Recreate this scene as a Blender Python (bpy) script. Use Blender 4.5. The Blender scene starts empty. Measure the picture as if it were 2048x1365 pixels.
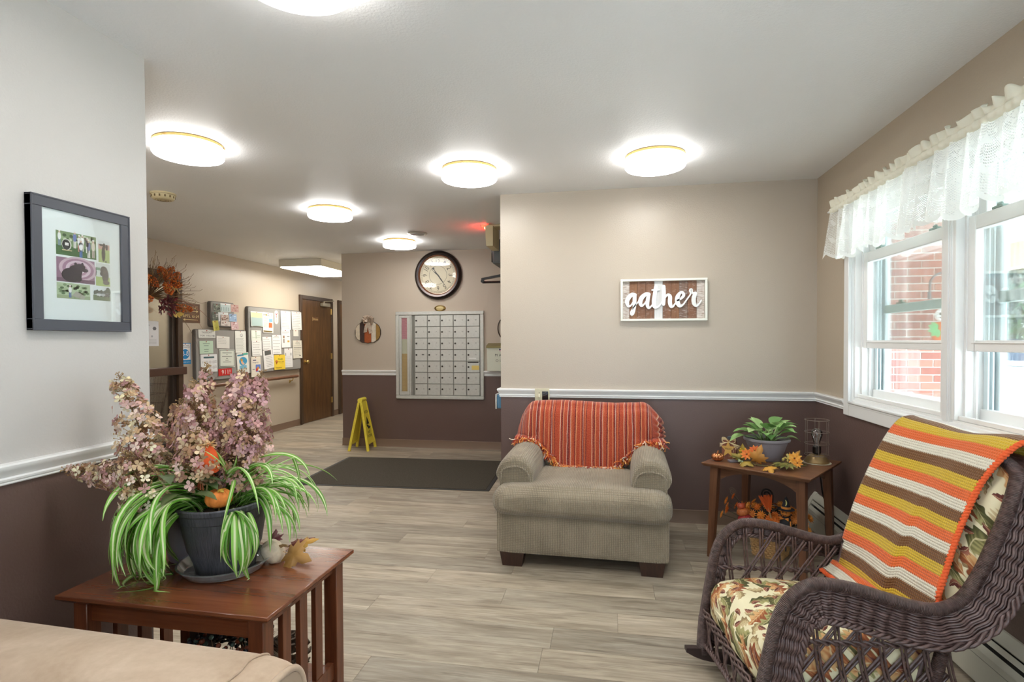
import bpy, bmesh, math, random
from mathutils import Vector, Matrix, Euler
PI = math.pi
rnd = random.Random(7)
S = bpy.context.scene
COL = S.collection

# ---------------------------------------------------------------- camera, world, sun, exposure
cam_d = bpy.data.cameras.new('camera')
cam_d.sensor_width = 36.0
cam_d.lens = 1094.0 / 2048 * 36.0
cam_d.shift_y = 19.7 / 2048
cam_d.clip_start = 0.05
cam_o = bpy.data.objects.new('camera', cam_d)
COL.objects.link(cam_o)
YAW, PITCH, ROLL = 0.1742, -0.0185, -0.0039
cf = Vector((-math.sin(YAW) * math.cos(PITCH), math.cos(YAW) * math.cos(PITCH), math.sin(PITCH)))
cr = Vector((math.cos(YAW), math.sin(YAW), 0))
cu = cr.cross(cf)
cr2 = cr * math.cos(ROLL) + cu * math.sin(ROLL)
cu2 = cu * math.cos(ROLL) - cr * math.sin(ROLL)
cm = Matrix((cr2, cu2, -cf)).transposed().to_4x4()
cm.translation = Vector((0, 0, 1.3275))
cam_o.matrix_world = cm
S.camera = cam_o

wd = bpy.data.worlds.new('sky')
S.world = wd
wd.use_nodes = True
wn = wd.node_tree.nodes
wn['Background'].inputs[0].default_value = (0.72, 0.86, 1.0, 1)
wn['Background'].inputs[1].default_value = 4.6

sun_d = bpy.data.lights.new('sun', 'SUN')
sun_d.energy = 17.0
sun_d.angle = math.radians(1.0)
sun_d.color = (0.92, 0.96, 1.0)
sun_o = bpy.data.objects.new('sun', sun_d)
COL.objects.link(sun_o)
sun_o.rotation_euler = Vector((-0.80, -0.06, -0.60)).to_track_quat('-Z', 'Y').to_euler()

S.view_settings.view_transform = 'Standard'
S.view_settings.look = 'None'
S.view_settings.exposure = 0.78
S.view_settings.gamma = 1.0
S.view_settings.use_curve_mapping = False
S.cycles.use_denoising = True
S.cycles.transparent_max_bounces = 32
S.cycles.max_bounces = 9
S.cycles.diffuse_bounces = 5
S.cycles.sample_clamp_indirect = 6.0
LAMP = 18.5           # radiance of the drum lamps' diffusers

# ---------------------------------------------------------------- materials
def lin(c):
    return tuple((x / 255 / 12.92 if x / 255 <= 0.04045 else ((x / 255 + 0.055) / 1.055) ** 2.4) for x in c)

class NT:
    """small node-tree writer"""
    def __init__(s, name):
        s.m = bpy.data.materials.new(name)
        s.m.use_nodes = True
        s.t = s.m.node_tree
        s.n = s.t.nodes
        s.b = s.n['Principled BSDF']
        s.out = s.n['Material Output']
    def new(s, kind, ins=None, **props):
        n = s.n.new(kind)
        for k, v in props.items():
            setattr(n, k, v)
        for k, v in (ins or {}).items():
            s.set(n.inputs[k], v)
        return n
    def set(s, sock, v):
        if hasattr(v, 'is_output') or isinstance(v, bpy.types.NodeSocket):
            s.t.links.new(v, sock)
        elif isinstance(v, (tuple, list)) and len(v) == 3 and sock.type == 'RGBA':
            sock.default_value = (*v, 1)
        else:
            sock.default_value = v
    def math(s, op, a, b=0.0, c=0.0, clamp=False):
        n = s.new('ShaderNodeMath', {0: a, 1: b, 2: c}, operation=op)
        n.use_clamp = clamp
        return n.outputs[0]
    def mix(s, f, a, b, blend='MIX'):
        n = s.n.new('ShaderNodeMix')
        n.data_type = 'RGBA'
        n.blend_type = blend
        s.set(n.inputs[0], f); s.set(n.inputs[6], a); s.set(n.inputs[7], b)
        return n.outputs[2]
    def coord(s, which='Object'):
        return s.new('ShaderNodeTexCoord').outputs[which]
    def pos(s):
        return s.new('ShaderNodeNewGeometry').outputs['Position']
    def mapping(s, v, scale=(1, 1, 1), loc=(0, 0, 0), rot=(0, 0, 0)):
        return s.new('ShaderNodeMapping', {0: v, 1: loc, 2: rot, 3: scale}).outputs[0]
    def noise(s, v, scale=5, detail=2, rough=0.5, out=0, dist=0.0):
        return s.new('ShaderNodeTexNoise', {'Vector': v, 'Scale': scale, 'Detail': detail, 'Roughness': rough, 'Distortion': dist}).outputs[out]
    def ramp(s, f, stops, interp='LINEAR'):
        n = s.new('ShaderNodeValToRGB', {0: f})
        cr_ = n.color_ramp
        cr_.interpolation = interp
        while len(cr_.elements) < len(stops):
            cr_.elements.new(0.5)
        for e, (p, c) in zip(cr_.elements, stops):
            e.position = p
            e.color = (*c, 1)
        return n.outputs[0]
    def bump(s, h, strength=0.3, dist=0.01, normal=None):
        ins = {'Height': h, 'Strength': strength, 'Distance': dist}
        if normal is not None: ins['Normal'] = normal
        n = s.new('ShaderNodeBump', ins)
        s.t.links.new(n.outputs[0], s.b.inputs['Normal'])
        return n.outputs[0]
    def base(s, c): s.set(s.b.inputs['Base Color'], c)
    def rough(s, r): s.set(s.b.inputs['Roughness'], r)

MATS = {}
def simple(name, c, rough=0.5, metal=0.0, spec=0.5, var=0.0, vscale=8, bump=0.0, bscale=60, bdist=0.004, sheen=0.0):
    if name in MATS: return MATS[name]
    t = NT(name)
    col = lin(c)
    if var:
        f = t.noise(t.pos(), vscale, 3)
        t.base(t.ramp(f, [(0.3, tuple(x * (1 - var) for x in col)), (0.7, tuple(min(1, x * (1 + var)) for x in col))]))
    else:
        t.base(col)
    t.rough(rough)
    t.b.inputs['Metallic'].default_value = metal
    t.b.inputs['Specular IOR Level'].default_value = spec
    if sheen:
        t.b.inputs['Sheen Weight'].default_value = sheen
    if bump:
        t.bump(t.noise(t.pos(), bscale, 2), bump, bdist)
    MATS[name] = t.m
    return t.m

def paint(name, upper, lower=None, split=0.93, rough=0.33):
    t = NT(name)
    p = t.pos()
    if lower:
        z = t.new('ShaderNodeSeparateXYZ', {0: p}).outputs[2]
        f = t.math('GREATER_THAN', z, split)
        base = t.mix(f, lin(lower), lin(upper))
    else:
        base = lin(upper)
    n2 = t.noise(p, 1.3, 2)
    base = t.mix(t.math('MULTIPLY', n2, 0.10), base, (0.5, 0.48, 0.45))
    t.base(base)
    t.rough(rough)
    t.b.inputs['Specular IOR Level'].default_value = 0.45
    t.bump(t.noise(p, 130, 2, 0.5), 0.22, 0.004)
    return t.m

def wood(name, c1, c2, rough=0.3, axis=0, scale=1.0, coat=0.0):
    """grain stretched along the object's axis"""
    t = NT(name)
    sc = [14 * scale] * 3
    sc[axis] = 1.1 * scale
    co = t.coord('Object')
    rv = t.new('ShaderNodeObjectInfo').outputs['Random']
    off = t.new('ShaderNodeCombineXYZ', {0: t.math('MULTIPLY', rv, 17.0), 1: t.math('MULTIPLY', rv, 31.0), 2: 0.0}).outputs[0]
    v = t.new('ShaderNodeVectorMath', {0: co, 1: off}, operation='ADD').outputs[0]
    v = t.mapping(v, sc)
    n = t.noise(v, 2.2, 5, 0.62, dist=0.7)
    fine = t.noise(t.mapping(v, (2, 6, 6) if axis == 0 else ((6, 2, 6) if axis == 1 else (6, 6, 2))), 3, 2)
    f = t.math('ADD', t.math('MULTIPLY', n, 0.75), t.math('MULTIPLY', fine, 0.25))
    t.base(t.ramp(f, [(0.32, lin(c1)), (0.68, lin(c2))]))
    t.rough(rough)
    if coat:
        t.b.inputs['Coat Weight'].default_value = coat
        t.b.inputs['Coat Roughness'].default_value = 0.12
    t.bump(f, 0.08, 0.002)
    return t.m

def print_mat():
    t = NT('print')
    a = t.new('ShaderNodeVertexColor', layer_name='Col')
    t.base(a.outputs[0])
    t.rough(0.55)
    return t.m
M_PRINT = print_mat()

def petal_mat(name, rough=0.6, trans=0.25):
    t = NT(name)
    a = t.new('ShaderNodeVertexColor', layer_name='Col')
    t.base(a.outputs[0]); t.rough(rough)
    tr = t.new('ShaderNodeBsdfTranslucent', {0: a.outputs[0]})
    mx = t.new('ShaderNodeMixShader', {0: trans, 1: t.b.outputs[0], 2: tr.outputs[0]})
    t.t.links.new(mx.outputs[0], t.out.inputs[0])
    return t.m
M_PETAL = petal_mat('petal')
M_LEAF = petal_mat('painted_leaf', 0.5, 0.2)

def emit(name, c, strength):
    t = NT(name)
    e = t.new('ShaderNodeEmission', {0: c, 1: strength})
    t.t.links.new(e.outputs[0], t.out.inputs[0])
    return t.m

def thin_glass(name, tint=(0.93, 0.98, 0.97), refl=0.5):
    t = NT(name)
    tr = t.new('ShaderNodeBsdfTransparent', {0: tint})
    gl = t.new('ShaderNodeBsdfGlossy', {0: (1, 1, 1), 1: 0.02})
    fr = t.new('ShaderNodeFresnel', {0: 1.45})
    mx = t.new('ShaderNodeMixShader', {0: t.math('MULTIPLY', fr.outputs[0], refl), 1: tr.outputs[0], 2: gl.outputs[0]})
    t.t.links.new(mx.outputs[0], t.out.inputs[0])
    return t.m

# ---------------------------------------------------------------- mesh builder
class MB:
    def __init__(s):
        s.v, s.f, s.mi, s.uv, s.col = [], [], [], [], []
        s.hasuv = s.hascol = False
    def add(s, vs, fs, mat=0, uvs=None, col=None, M=None):
        b = len(s.v)
        if M is not None: vs = [M @ Vector(p) for p in vs]
        s.v.extend([tuple(p) for p in vs])
        for k, f in enumerate(fs):
            s.f.append(tuple(b + i for i in f))
            s.mi.append(mat)
            s.uv.append([uvs[i] for i in f] if uvs else None)
            c = col[k] if isinstance(col, list) else col
            s.col.append(c)
        if uvs: s.hasuv = True
        if col is not None: s.hascol = True
        return s
    def box(s, x0, x1, y0, y1, z0, z1, bev=0.0, mat=0, M=None, seg=1, col=None):
        if bev <= 0:
            vs = [(x, y, z) for z in (z0, z1) for y in (y0, y1) for x in (x0, x1)]
            fs = [(0, 2, 3, 1), (4, 5, 7, 6), (0, 1, 5, 4), (2, 6, 7, 3), (0, 4, 6, 2), (1, 3, 7, 5)]
            return s.add(vs, fs, mat, col=col, M=M)
        bm = bmesh.new()
        bmesh.ops.create_cube(bm, size=1)
        for v in bm.verts:
            v.co = Vector((x0 if v.co.x < 0 else x1, y0 if v.co.y < 0 else y1, z0 if v.co.z < 0 else z1))
        bmesh.ops.bevel(bm, geom=bm.edges[:], offset=bev, segments=seg, affect='EDGES', profile=0.5)
        return s.from_bm(bm, mat, M, col)
    def from_bm(s, bm, mat=0, M=None, col=None):
        bm.verts.index_update()
        vs = [v.co.copy() for v in bm.verts]
        fs = [tuple(v.index for v in f.verts) for f in bm.faces]
        bm.free()
        return s.add(vs, fs, mat, M=M, col=col)
    def hexa(s, bot, top, mat=0, M=None, col=None):
        """8 corners: bottom 4 (ccw), top 4"""
        vs = list(bot) + list(top)
        fs = [(3, 2, 1, 0), (4, 5, 6, 7), (0, 1, 5, 4), (1, 2, 6, 5), (2, 3, 7, 6), (3, 0, 4, 7)]
        return s.add(vs, fs, mat, M=M, col=col)
    def tube(s, pts, r, seg=8, closed=False, mat=0, M=None, col=None, flat=1.0, uvs=False):
        pts = [Vector(p) for p in pts]
        n = len(pts)
        rad = r if isinstance(r, (list, tuple)) else [r] * n
        tan = []
        for i in range(n):
            a = pts[i - 1] if (i > 0 or closed) else pts[i]
            b = pts[(i + 1) % n] if (i < n - 1 or closed) else pts[i]
            t = (b - a)
            tan.append(t.normalized() if t.length > 1e-9 else Vector((0, 0, 1)))
        up = Vector((0, 0, 1)) if abs(tan[0].z) < 0.9 else Vector((1, 0, 0))
        nr = (up - tan[0] * up.dot(tan[0])).normalized()
        vs = []; uv = []
        L = 0.0
        for i in range(n):
            if i:
                nr = nr - tan[i] * nr.dot(tan[i])
                if nr.length < 1e-6: nr = tan[i].orthogonal()
                nr.normalize()
                L += (pts[i] - pts[i - 1]).length
            bn = tan[i].cross(nr)
            for k in range(seg):
                a = 2 * PI * k / seg
                vs.append(pts[i] + nr * (math.cos(a) * rad[i]) + bn * (math.sin(a) * rad[i] * flat))
                uv.append((k / seg, L))
        fs = []
        for i in range(n - 1 if not closed else n):
            j = (i + 1) % n
            for k in range(seg):
                k2 = (k + 1) % seg
                fs.append((i * seg + k, i * seg + k2, j * seg + k2, j * seg + k))
        if not closed:
            fs.append(tuple(range(seg))[::-1])
            fs.append(tuple((n - 1) * seg + k for k in range(seg)))
        return s.add(vs, fs, mat, uvs=uv if uvs else None, col=col, M=M)
    def lathe(s, prof, seg=32, c=(0, 0, 0), mat=0, M=None, col=None, fn=None, cap=True):
        """prof: (r, z); fn(angle, r, z) -> r"""
        vs = []
        for r, z in prof:
            for k in range(seg):
                a = 2 * PI * k / seg
                rr = fn(a, r, z) if fn else r
                vs.append((c[0] + rr * math.cos(a), c[1] + rr * math.sin(a), c[2] + z))
        fs = []
        for i in range(len(prof) - 1):
            for k in range(seg):
                k2 = (k + 1) % seg
                fs.append((i * seg + k, i * seg + k2, (i + 1) * seg + k2, (i + 1) * seg + k))
        if cap:
            if prof[0][0] > 1e-6: fs.append(tuple(range(seg))[::-1])
            if prof[-1][0] > 1e-6: fs.append(tuple((len(prof) - 1) * seg + k for k in range(seg)))
        return s.add(vs, fs, mat, col=col, M=M)
    def prism(s, poly, z0, z1, mat=0, M=None, col=None):
        """2-D outline (ccw) extruded along z"""
        n = len(poly)
        vs = [(x, y, z0) for x, y in poly] + [(x, y, z1) for x, y in poly]
        fs = [tuple(range(n))[::-1], tuple(range(n, 2 * n))] + [(i, (i + 1) % n, n + (i + 1) % n, n + i) for i in range(n)]
        return s.add(vs, fs, mat, col=col, M=M)
    def poly(s, pts, mat=0, col=None, M=None):
        return s.add(pts, [tuple(range(len(pts)))], mat, col=col, M=M)
    def grid(s, P, mat=0, uv=None, col=None, M=None, closed_u=False):
        """P[i][j] of points"""
        nu, nv = len(P), len(P[0])
        vs = [p for row in P for p in row]
        uvs = [q for row in uv for q in row] if uv else None
        fs = []
        for i in range(nu if closed_u else nu - 1):
            i2 = (i + 1) % nu
            for j in range(nv - 1):
                fs.append((i * nv + j, i2 * nv + j, i2 * nv + j + 1, i * nv + j + 1))
        return s.add(vs, fs, mat, uvs=uvs, col=col, M=M)
    def shell(s, P, t, mat=0, uv=None, M=None, col=None):
        """grid with thickness t along its normals (closed rim)"""
        nu, nv = len(P), len(P[0])
        P = [[Vector(p) for p in row] for row in P]
        Q = []
        for i in range(nu):
            row = []
            for j in range(nv):
                du = P[min(i + 1, nu - 1)][j] - P[max(i - 1, 0)][j]
                dv = P[i][min(j + 1, nv - 1)] - P[i][max(j - 1, 0)]
                nn = du.cross(dv)
                nn = nn.normalized() if nn.length > 1e-12 else Vector((0, 0, 1))
                row.append(P[i][j] - nn * t)
            Q.append(row)
        vs = [p for row in P for p in row] + [p for row in Q for p in row]
        uvs = ([q for row in uv for q in row] * 2) if uv else None
        N = nu * nv
        fs = []
        for i in range(nu - 1):
            for j in range(nv - 1):
                a, b, c, d = i * nv + j, (i + 1) * nv + j, (i + 1) * nv + j + 1, i * nv + j + 1
                fs.append((a, b, c, d)); fs.append((N + d, N + c, N + b, N + a))
        for i in range(nu - 1):
            a, b = i * nv, (i + 1) * nv
            fs.append((N + a, N + b, b, a))
            a, b = i * nv + nv - 1, (i + 1) * nv + nv - 1
            fs.append((a, b, N + b, N + a))
        for j in range(nv - 1):
            a, b = j, j + 1
            fs.append((a, b, N + b, N + a))
            a, b = (nu - 1) * nv + j, (nu - 1) * nv + j + 1
            fs.append((N + a, N + b, b, a))
        return s.add(vs, fs, mat, uvs=uvs, col=col, M=M)
    def ell(s, c, r, seg=12, rings=8, mat=0, M=None, col=None):
        if not isinstance(r, (tuple, list)): r = (r, r, r)
        vs = [(c[0], c[1], c[2] - r[2])]
        for i in range(1, rings):
            a = PI * i / rings
            for k in range(seg):
                b = 2 * PI * k / seg
                vs.append((c[0] + r[0] * math.sin(a) * math.cos(b), c[1] + r[1] * math.sin(a) * math.sin(b), c[2] - r[2] * math.cos(a)))
        vs.append((c[0], c[1], c[2] + r[2]))
        fs = [(0, 1 + (k + 1) % seg, 1 + k) for k in range(seg)]
        for i in range(rings - 2):
            for k in range(seg):
                k2 = (k + 1) % seg
                a = 1 + i * seg
                fs.append((a + k, a + k2, a + seg + k2, a + seg + k))
        e = len(vs) - 1
        a = 1 + (rings - 2) * seg
        fs += [(a + k, a + (k + 1) % seg, e) for k in range(seg)]
        return s.add(vs, fs, mat, col=col, M=M)
    def mesh(s, name, mats, sharp=0.7):
        me = bpy.data.meshes.new(name)
        me.from_pydata(s.v, [], s.f)
        for m in (mats if isinstance(mats, (list, tuple)) else [mats]): me.materials.append(m)
        me.polygons.foreach_set('material_index', s.mi)
        if s.hasuv:
            ul = me.uv_layers.new(name='UVMap')
            flat = []
            for f, u in zip(s.f, s.uv):
                for q in (u or [(0, 0)] * len(f)): flat += [q[0], q[1]]
            ul.data.foreach_set('uv', flat)
        if s.hascol:
            ca = me.color_attributes.new('Col', 'FLOAT_COLOR', 'CORNER')
            flat = []
            for f, c in zip(s.f, s.col):
                c = c or (0.8, 0.8, 0.8)
                flat += [c[0], c[1], c[2], 1.0] * len(f)
            ca.data.foreach_set('color', flat)
        me.polygons.foreach_set('use_smooth', [True] * len(s.f))
        me.update()
        try: me.set_sharp_from_angle(angle=sharp)
        except Exception: pass
        return me
    def build(s, name, mats, parent=None, sharp=0.7, kind=None, loc=None, rot=None, label=None):
        o = bpy.data.objects.new(name, s.mesh(name, mats, sharp))
        COL.objects.link(o)
        if parent is not None: o.parent = parent
        if kind: o['kind'] = kind
        if label: o['label'] = label
        if loc: o.location = loc
        if rot: o.rotation_euler = rot
        return o

def tag(o, label, cat, group=None):
    o['label'] = label; o['category'] = cat
    if group: o['group'] = group
    return o
def thing(name, label, cat, loc=(0, 0, 0), rotz=0.0, group=None, rot=None):
    o = bpy.data.objects.new(name, None)
    o.empty_display_size = 0.1
    COL.objects.link(o)
    o.location = loc
    o.rotation_euler = rot or (0, 0, rotz)
    return tag(o, label, cat, group)
def struct(o):
    o['kind'] = 'structure'
    return o
def frame(name, loc=(0, 0, 0), rotz=0.0):
    """an Empty for a piece of the setting"""
    o = bpy.data.objects.new(name, None)
    COL.objects.link(o)
    o.location = loc; o.rotation_euler = (0, 0, rotz)
    o['kind'] = 'structure'
    return o
KIDS = {}
def dup(root, loc=None, rot=None, label=None):
    r = root.copy(); COL.objects.link(r)
    if loc is not None: r.location = loc
    if rot is not None: r.rotation_euler = rot
    if label: r['label'] = label
    for ch in [c for c in COL.objects if c.parent == root]:
        c = ch.copy(); COL.objects.link(c); c.parent = r
        for g in [q for q in COL.objects if q.parent == ch]:
            d = g.copy(); COL.objects.link(d); d.parent = c
    return r

def spline(pts, n=8, closed=False):
    """Catmull-Rom through tuples of any length"""
    out = []
    m = len(pts)
    for i in range(m if closed else m - 1):
        p0 = pts[(i - 1) % m] if (closed or i > 0) else pts[i]
        p1, p2 = pts[i], pts[(i + 1) % m]
        p3 = pts[(i + 2) % m] if (closed or i + 2 < m) else pts[(i + 1) % m]
        for k in range(n):
            t = k / n
            out.append(tuple(0.5 * ((2 * b) + (-a + c) * t + (2 * a - 5 * b + 4 * c - d) * t * t + (-a + 3 * b - 3 * c + d) * t ** 3)
                             for a, b, c, d in zip(p0, p1, p2, p3)))
    if not closed: out.append(tuple(pts[-1]))
    return out

TXT = {}
def glyphs(body, spacing=1.0):
    key = (body, spacing)
    if key in TXT: return TXT[key]
    cu_ = bpy.data.curves.new('lettering', 'FONT')
    cu_.body = body
    cu_.resolution_u = 3
    cu_.space_character = spacing
    ob = bpy.data.objects.new('lettering', cu_)
    me = bpy.data.meshes.new_from_object(ob)
    vs = [v.co.copy() for v in me.vertices]
    fs = [tuple(p.vertices) for p in me.polygons]
    bpy.data.objects.remove(ob); bpy.data.meshes.remove(me); bpy.data.curves.remove(cu_)
    TXT[key] = (vs, fs)
    return TXT[key]
def text(mb, body, cx, cz, h=None, w=None, y=0.0, col=(0, 0, 0), mat=0, spacing=1.0, M=None, thick=0.0):
    """flat lettering in the local x-z plane facing -y, centred on (cx, cz), cap height h or width w"""
    vs, fs = glyphs(body, spacing)
    if not vs: return
    x0 = min(v.x for v in vs); x1 = max(v.x for v in vs)
    y0 = min(v.y for v in vs); y1 = max(v.y for v in vs)
    sy = (h / (y1 - y0)) if h else (w / (x1 - x0))
    sx = (w / (x1 - x0)) if w else sy
    P = [(cx + (v.x - (x0 + x1) / 2) * sx, y, cz + (v.y - (y0 + y1) / 2) * sy) for v in vs]
    mb.add(P, fs, mat, col=col, M=M)
def rect(mb, x0, x1, z0, z1, y, col, M=None, mat=0):
    mb.add([(x0, y, z0), (x1, y, z0), (x1, y, z1), (x0, y, z1)], [(0, 1, 2, 3)], mat, col=col, M=M)
def disc(mb, cx, cz, rx, rz, y, col, n=20, M=None, mat=0):
    mb.add([(cx + rx * math.cos(2 * PI * k / n), y, cz + rz * math.sin(2 * PI * k / n)) for k in range(n)], [tuple(range(n))], mat, col=col, M=M)

WHITE = lin((238, 238, 235))
# shared materials
M_TRIM = simple('white_trim', (236, 237, 236), 0.35)
M_VINYL = simple('white_vinyl', (240, 240, 238), 0.3)
M_BASEB = simple('taupe_vinyl', (128, 106, 88), 0.45)
M_BRASS = simple('brass', (206, 176, 110), 0.35, 0.9)
M_BLACK = simple('black_plastic', (24, 24, 25), 0.4)
M_ALU = simple('brushed_aluminium', (205, 206, 200), 0.42, 0.35, var=0.05, vscale=40)
M_GLASS = thin_glass('pane_glass', (0.95, 0.975, 0.97), 0.6)
M_GLASS2 = thin_glass('storm_glass', (0.96, 0.98, 0.98), 0.45)
M_STEEL = simple('dark_steel', (70, 66, 62), 0.35, 0.9)
M_CHROME = simple('chrome', (215, 215, 215), 0.15, 1.0)
M_DOORWOOD = wood('stained_door', (70, 48, 30), (122, 86, 50), 0.32, 2, 1.0)
M_DARKFRAME = simple('dark_frame_paint', (78, 60, 46), 0.35)
M_RAILWOOD = wood('handrail_wood', (92, 58, 40), (130, 88, 62), 0.35, 0, 1.0)
# ================================================================ SETTING
XR, YG, XG, XL, YL, XM, YM, XB, CE = 1.4251, 4.1079, -0.81, -1.794, 1.887, -3.339, 6.49, -4.8427, 2.44
UP, LOW = (190, 177, 160), (98, 75, 69)
M_WALL = paint('wall_paint_two_tone', UP, LOW)
M_WALLC = paint('wall_paint_pale', (196, 193, 189), LOW)
M_WALLR = paint('wall_paint_window_side', (180, 165, 144), LOW)
M_HALL = paint('hall_paint', (196, 183, 164))

def floor_mat():
    t = NT('grey_plank_vinyl')
    rv = t.new('ShaderNodeObjectInfo').outputs['Random']
    p = t.pos()
    off = t.new('ShaderNodeCombineXYZ', {0: t.math('MULTIPLY', rv, 43.0), 1: t.math('MULTIPLY', rv, 29.0), 2: t.math('MULTIPLY', rv, 7.0)}).outputs[0]
    v = t.new('ShaderNodeVectorMath', {0: p, 1: off}, operation='ADD').outputs[0]
    big = t.noise(t.mapping(v, (1.6, 9, 1)), 1.4, 4, 0.6, dist=0.6)
    fine = t.noise(t.mapping(v, (3.5, 70, 1)), 1.6, 4, 0.65)
    streak = t.noise(t.mapping(v, (2.2, 26, 1)), 1.3, 3, 0.6, dist=0.4)
    c = t.ramp(big, [(0.28, lin((146, 134, 117))), (0.5, lin((176, 164, 146))), (0.72, lin((200, 190, 173)))])
    c = t.mix(t.math('MULTIPLY', t.math('SUBTRACT', 0.62, fine, clamp=True), 1.6, clamp=True), c, lin((118, 106, 90)))
    dk = t.math('MULTIPLY', t.math('SUBTRACT', streak, 0.56, clamp=True), 5.0, clamp=True)
    c = t.mix(t.math('MULTIPLY', dk, 0.85), c, lin((104, 92, 78)))
    tone = t.ramp(rv, [(0.0, (0.76, 0.76, 0.76)), (0.5, (0.98, 0.98, 0.97)), (1.0, (1.14, 1.12, 1.09))])
    c = t.mix(1.0, c, tone, 'MULTIPLY')
    t.base(c)
    t.rough(t.math('ADD', 0.40, t.math('MULTIPLY', fine, 0.2)))
    t.b.inputs['Specular IOR Level'].default_value = 0.4
    t.bump(fine, 0.10, 0.003)
    return t.m
M_FLOOR = floor_mat()
mb = MB(); mb.box(-6.6, 1.6, -3.2, 11.2, -0.12, -0.004)
floor = struct(mb.build('floor', simple('floor_joint', (84, 76, 66), 0.7)))
fr = random.Random(3)
PW, PLN = 0.178, 1.22
row = 0
y = 0.72
while y < 10.2:
    y1 = y + PW
    if y1 < 1.9: x0, x1 = XL, XR
    elif y < 4.1: x0, x1 = XB, XR
    elif y < 6.49: x0, x1 = XB, XG
    else: x0, x1 = XB, XM
    x = x0 - fr.random() * PLN
    while x < x1:
        a, b = max(x, x0), min(x + PLN, x1)
        yy1 = min(y1, YG) if (y < YG < y1 and b > XG) else y1
        if b - a > 0.05 and (y > 1.0 or b > -0.9):
            mb = MB(); mb.box(a + 0.0006, b - 0.0006, y + 0.0006, yy1 - 0.0006, -0.004, 0.0)
            mb.build('plank', M_FLOOR, floor)
        x += PLN
    y = y1

def ceil_mat():
    t = NT('ceiling_paint')
    p = t.pos()
    t.base(t.ramp(t.noise(p, 0.9, 2), [(0.3, lin((236, 238, 240))), (0.7, lin((242, 243, 244)))]))
    t.rough(0.5)
    t.b.inputs['Specular IOR Level'].default_value = 0.3
    t.bump(t.noise(p, 95, 3, 0.6), 0.35, 0.005)
    return t.m
mb = MB(); mb.box(-6.6, 1.6, -3.2, 11.2, CE, CE + 0.15)
struct(mb.build('ceiling', ceil_mat()))

# window opening in the right wall: y from WY0 to WY1, z from WZ0 to WZ1
WY0, WY1, WZ0, WZ1 = 0.70, 3.56, 0.955, 2.115
mb = MB()
mb.box(XR, 1.60, -3.2, YG, -0.1, WZ0); mb.box(XR, 1.60, -3.2, YG, WZ1, CE)
mb.box(XR, 1.60, WY1, YG, WZ0, WZ1); mb.box(XR, 1.60, -3.2, WY0, WZ0, WZ1)
struct(mb.build('wall_right', M_WALLR))
mb = MB(); mb.box(XG, 1.60, YG, YG + 0.14, -0.1, CE)
struct(mb.build('wall_back', M_WALL))
mb = MB(); mb.box(XG, XG + 0.14, YG + 0.14, YM + 0.12, -0.1, CE)
struct(mb.build('wall_side', M_WALL))
mb = MB(); mb.box(XM, XG, YM, YM + 0.14, -0.1, CE); mb.box(XM, XM + 0.14, YM + 0.14, 11.2, -0.1, CE)
struct(mb.build('wall_rear', M_WALL))
mb = MB(); mb.box(XL - 0.14, XL, -3.2, YL, -0.1, CE)
struct(mb.build('wall_left', M_WALLC))
mb = MB(); mb.box(-4.9, XL - 0.14, 1.6, 1.72, -0.1, CE)
struct(mb.build('wall_entry', M_HALL))
GD0, GD1, GDZ = 4.30, 5.47, 2.06         # glass entry door opening
mb = MB()
mb.box(XB - 0.12, XB, 1.7, GD0, -0.1, CE); mb.box(XB - 0.12, XB, GD0, GD1 + 0.07, GDZ + 0.06, CE); mb.box(XB - 0.12, XB, GD1 + 0.07, 11.2, -0.1, CE)
struct(mb.build('wall_hall', M_HALL))
mb = MB(); mb.box(XB, XM, 11.0, 11.15, -0.1, CE)
struct(mb.build('wall_hall_end', M_HALL))
FX0, FX1, FZ0, FZ1 = -1.45, 1.15, 0.30, 1.75      # unseen window added behind the camera to let in fill daylight
mb = MB(); mb.box(XL - 0.14, FX0, -3.2, -3.05, -0.1, CE); mb.box(FX1, 1.6, -3.2, -3.05, -0.1, CE); mb.box(FX0, FX1, -3.2, -3.05, -0.1, FZ0); mb.box(FX0, FX1, -3.2, -3.05, FZ1, CE)
struct(mb.build('wall_front', M_WALL))
w4 = frame('window_4')
mb = MB(); mb.box(FX0, FX0 + .05, -3.17, -3.06, FZ0, FZ1); mb.box(FX1 - .05, FX1, -3.17, -3.06, FZ0, FZ1); mb.box(FX0 + .05, FX1 - .05, -3.17, -3.06, FZ0, FZ0 + .05); mb.box(FX0 + .05, FX1 - .05, -3.17, -3.06, FZ1 - .05, FZ1); mb.box(-.18, -.12, -3.16, -3.07, FZ0 + .05, FZ1 - .05)
mb.build('window_frame', M_VINYL, w4)
mb = MB(); mb.box(FX0 + .04, FX1 - .04, -3.13, -3.125, FZ0 + .04, FZ1 - .04); mb.build('pane', M_GLASS2, w4)
# vestibule behind the glass door
mb = MB(); mb.box(-6.6, -6.5, 3.0, 6.6, -0.1, CE); mb.box(-6.5, XB - 0.12, 6.4, 6.5, -0.1, CE); mb.box(-6.5, XB - 0.12, 3.0, 3.1, -0.1, CE)
struct(mb.build('wall_vestibule', simple('vestibule_paint', (206, 192, 168), 0.6)))

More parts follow.
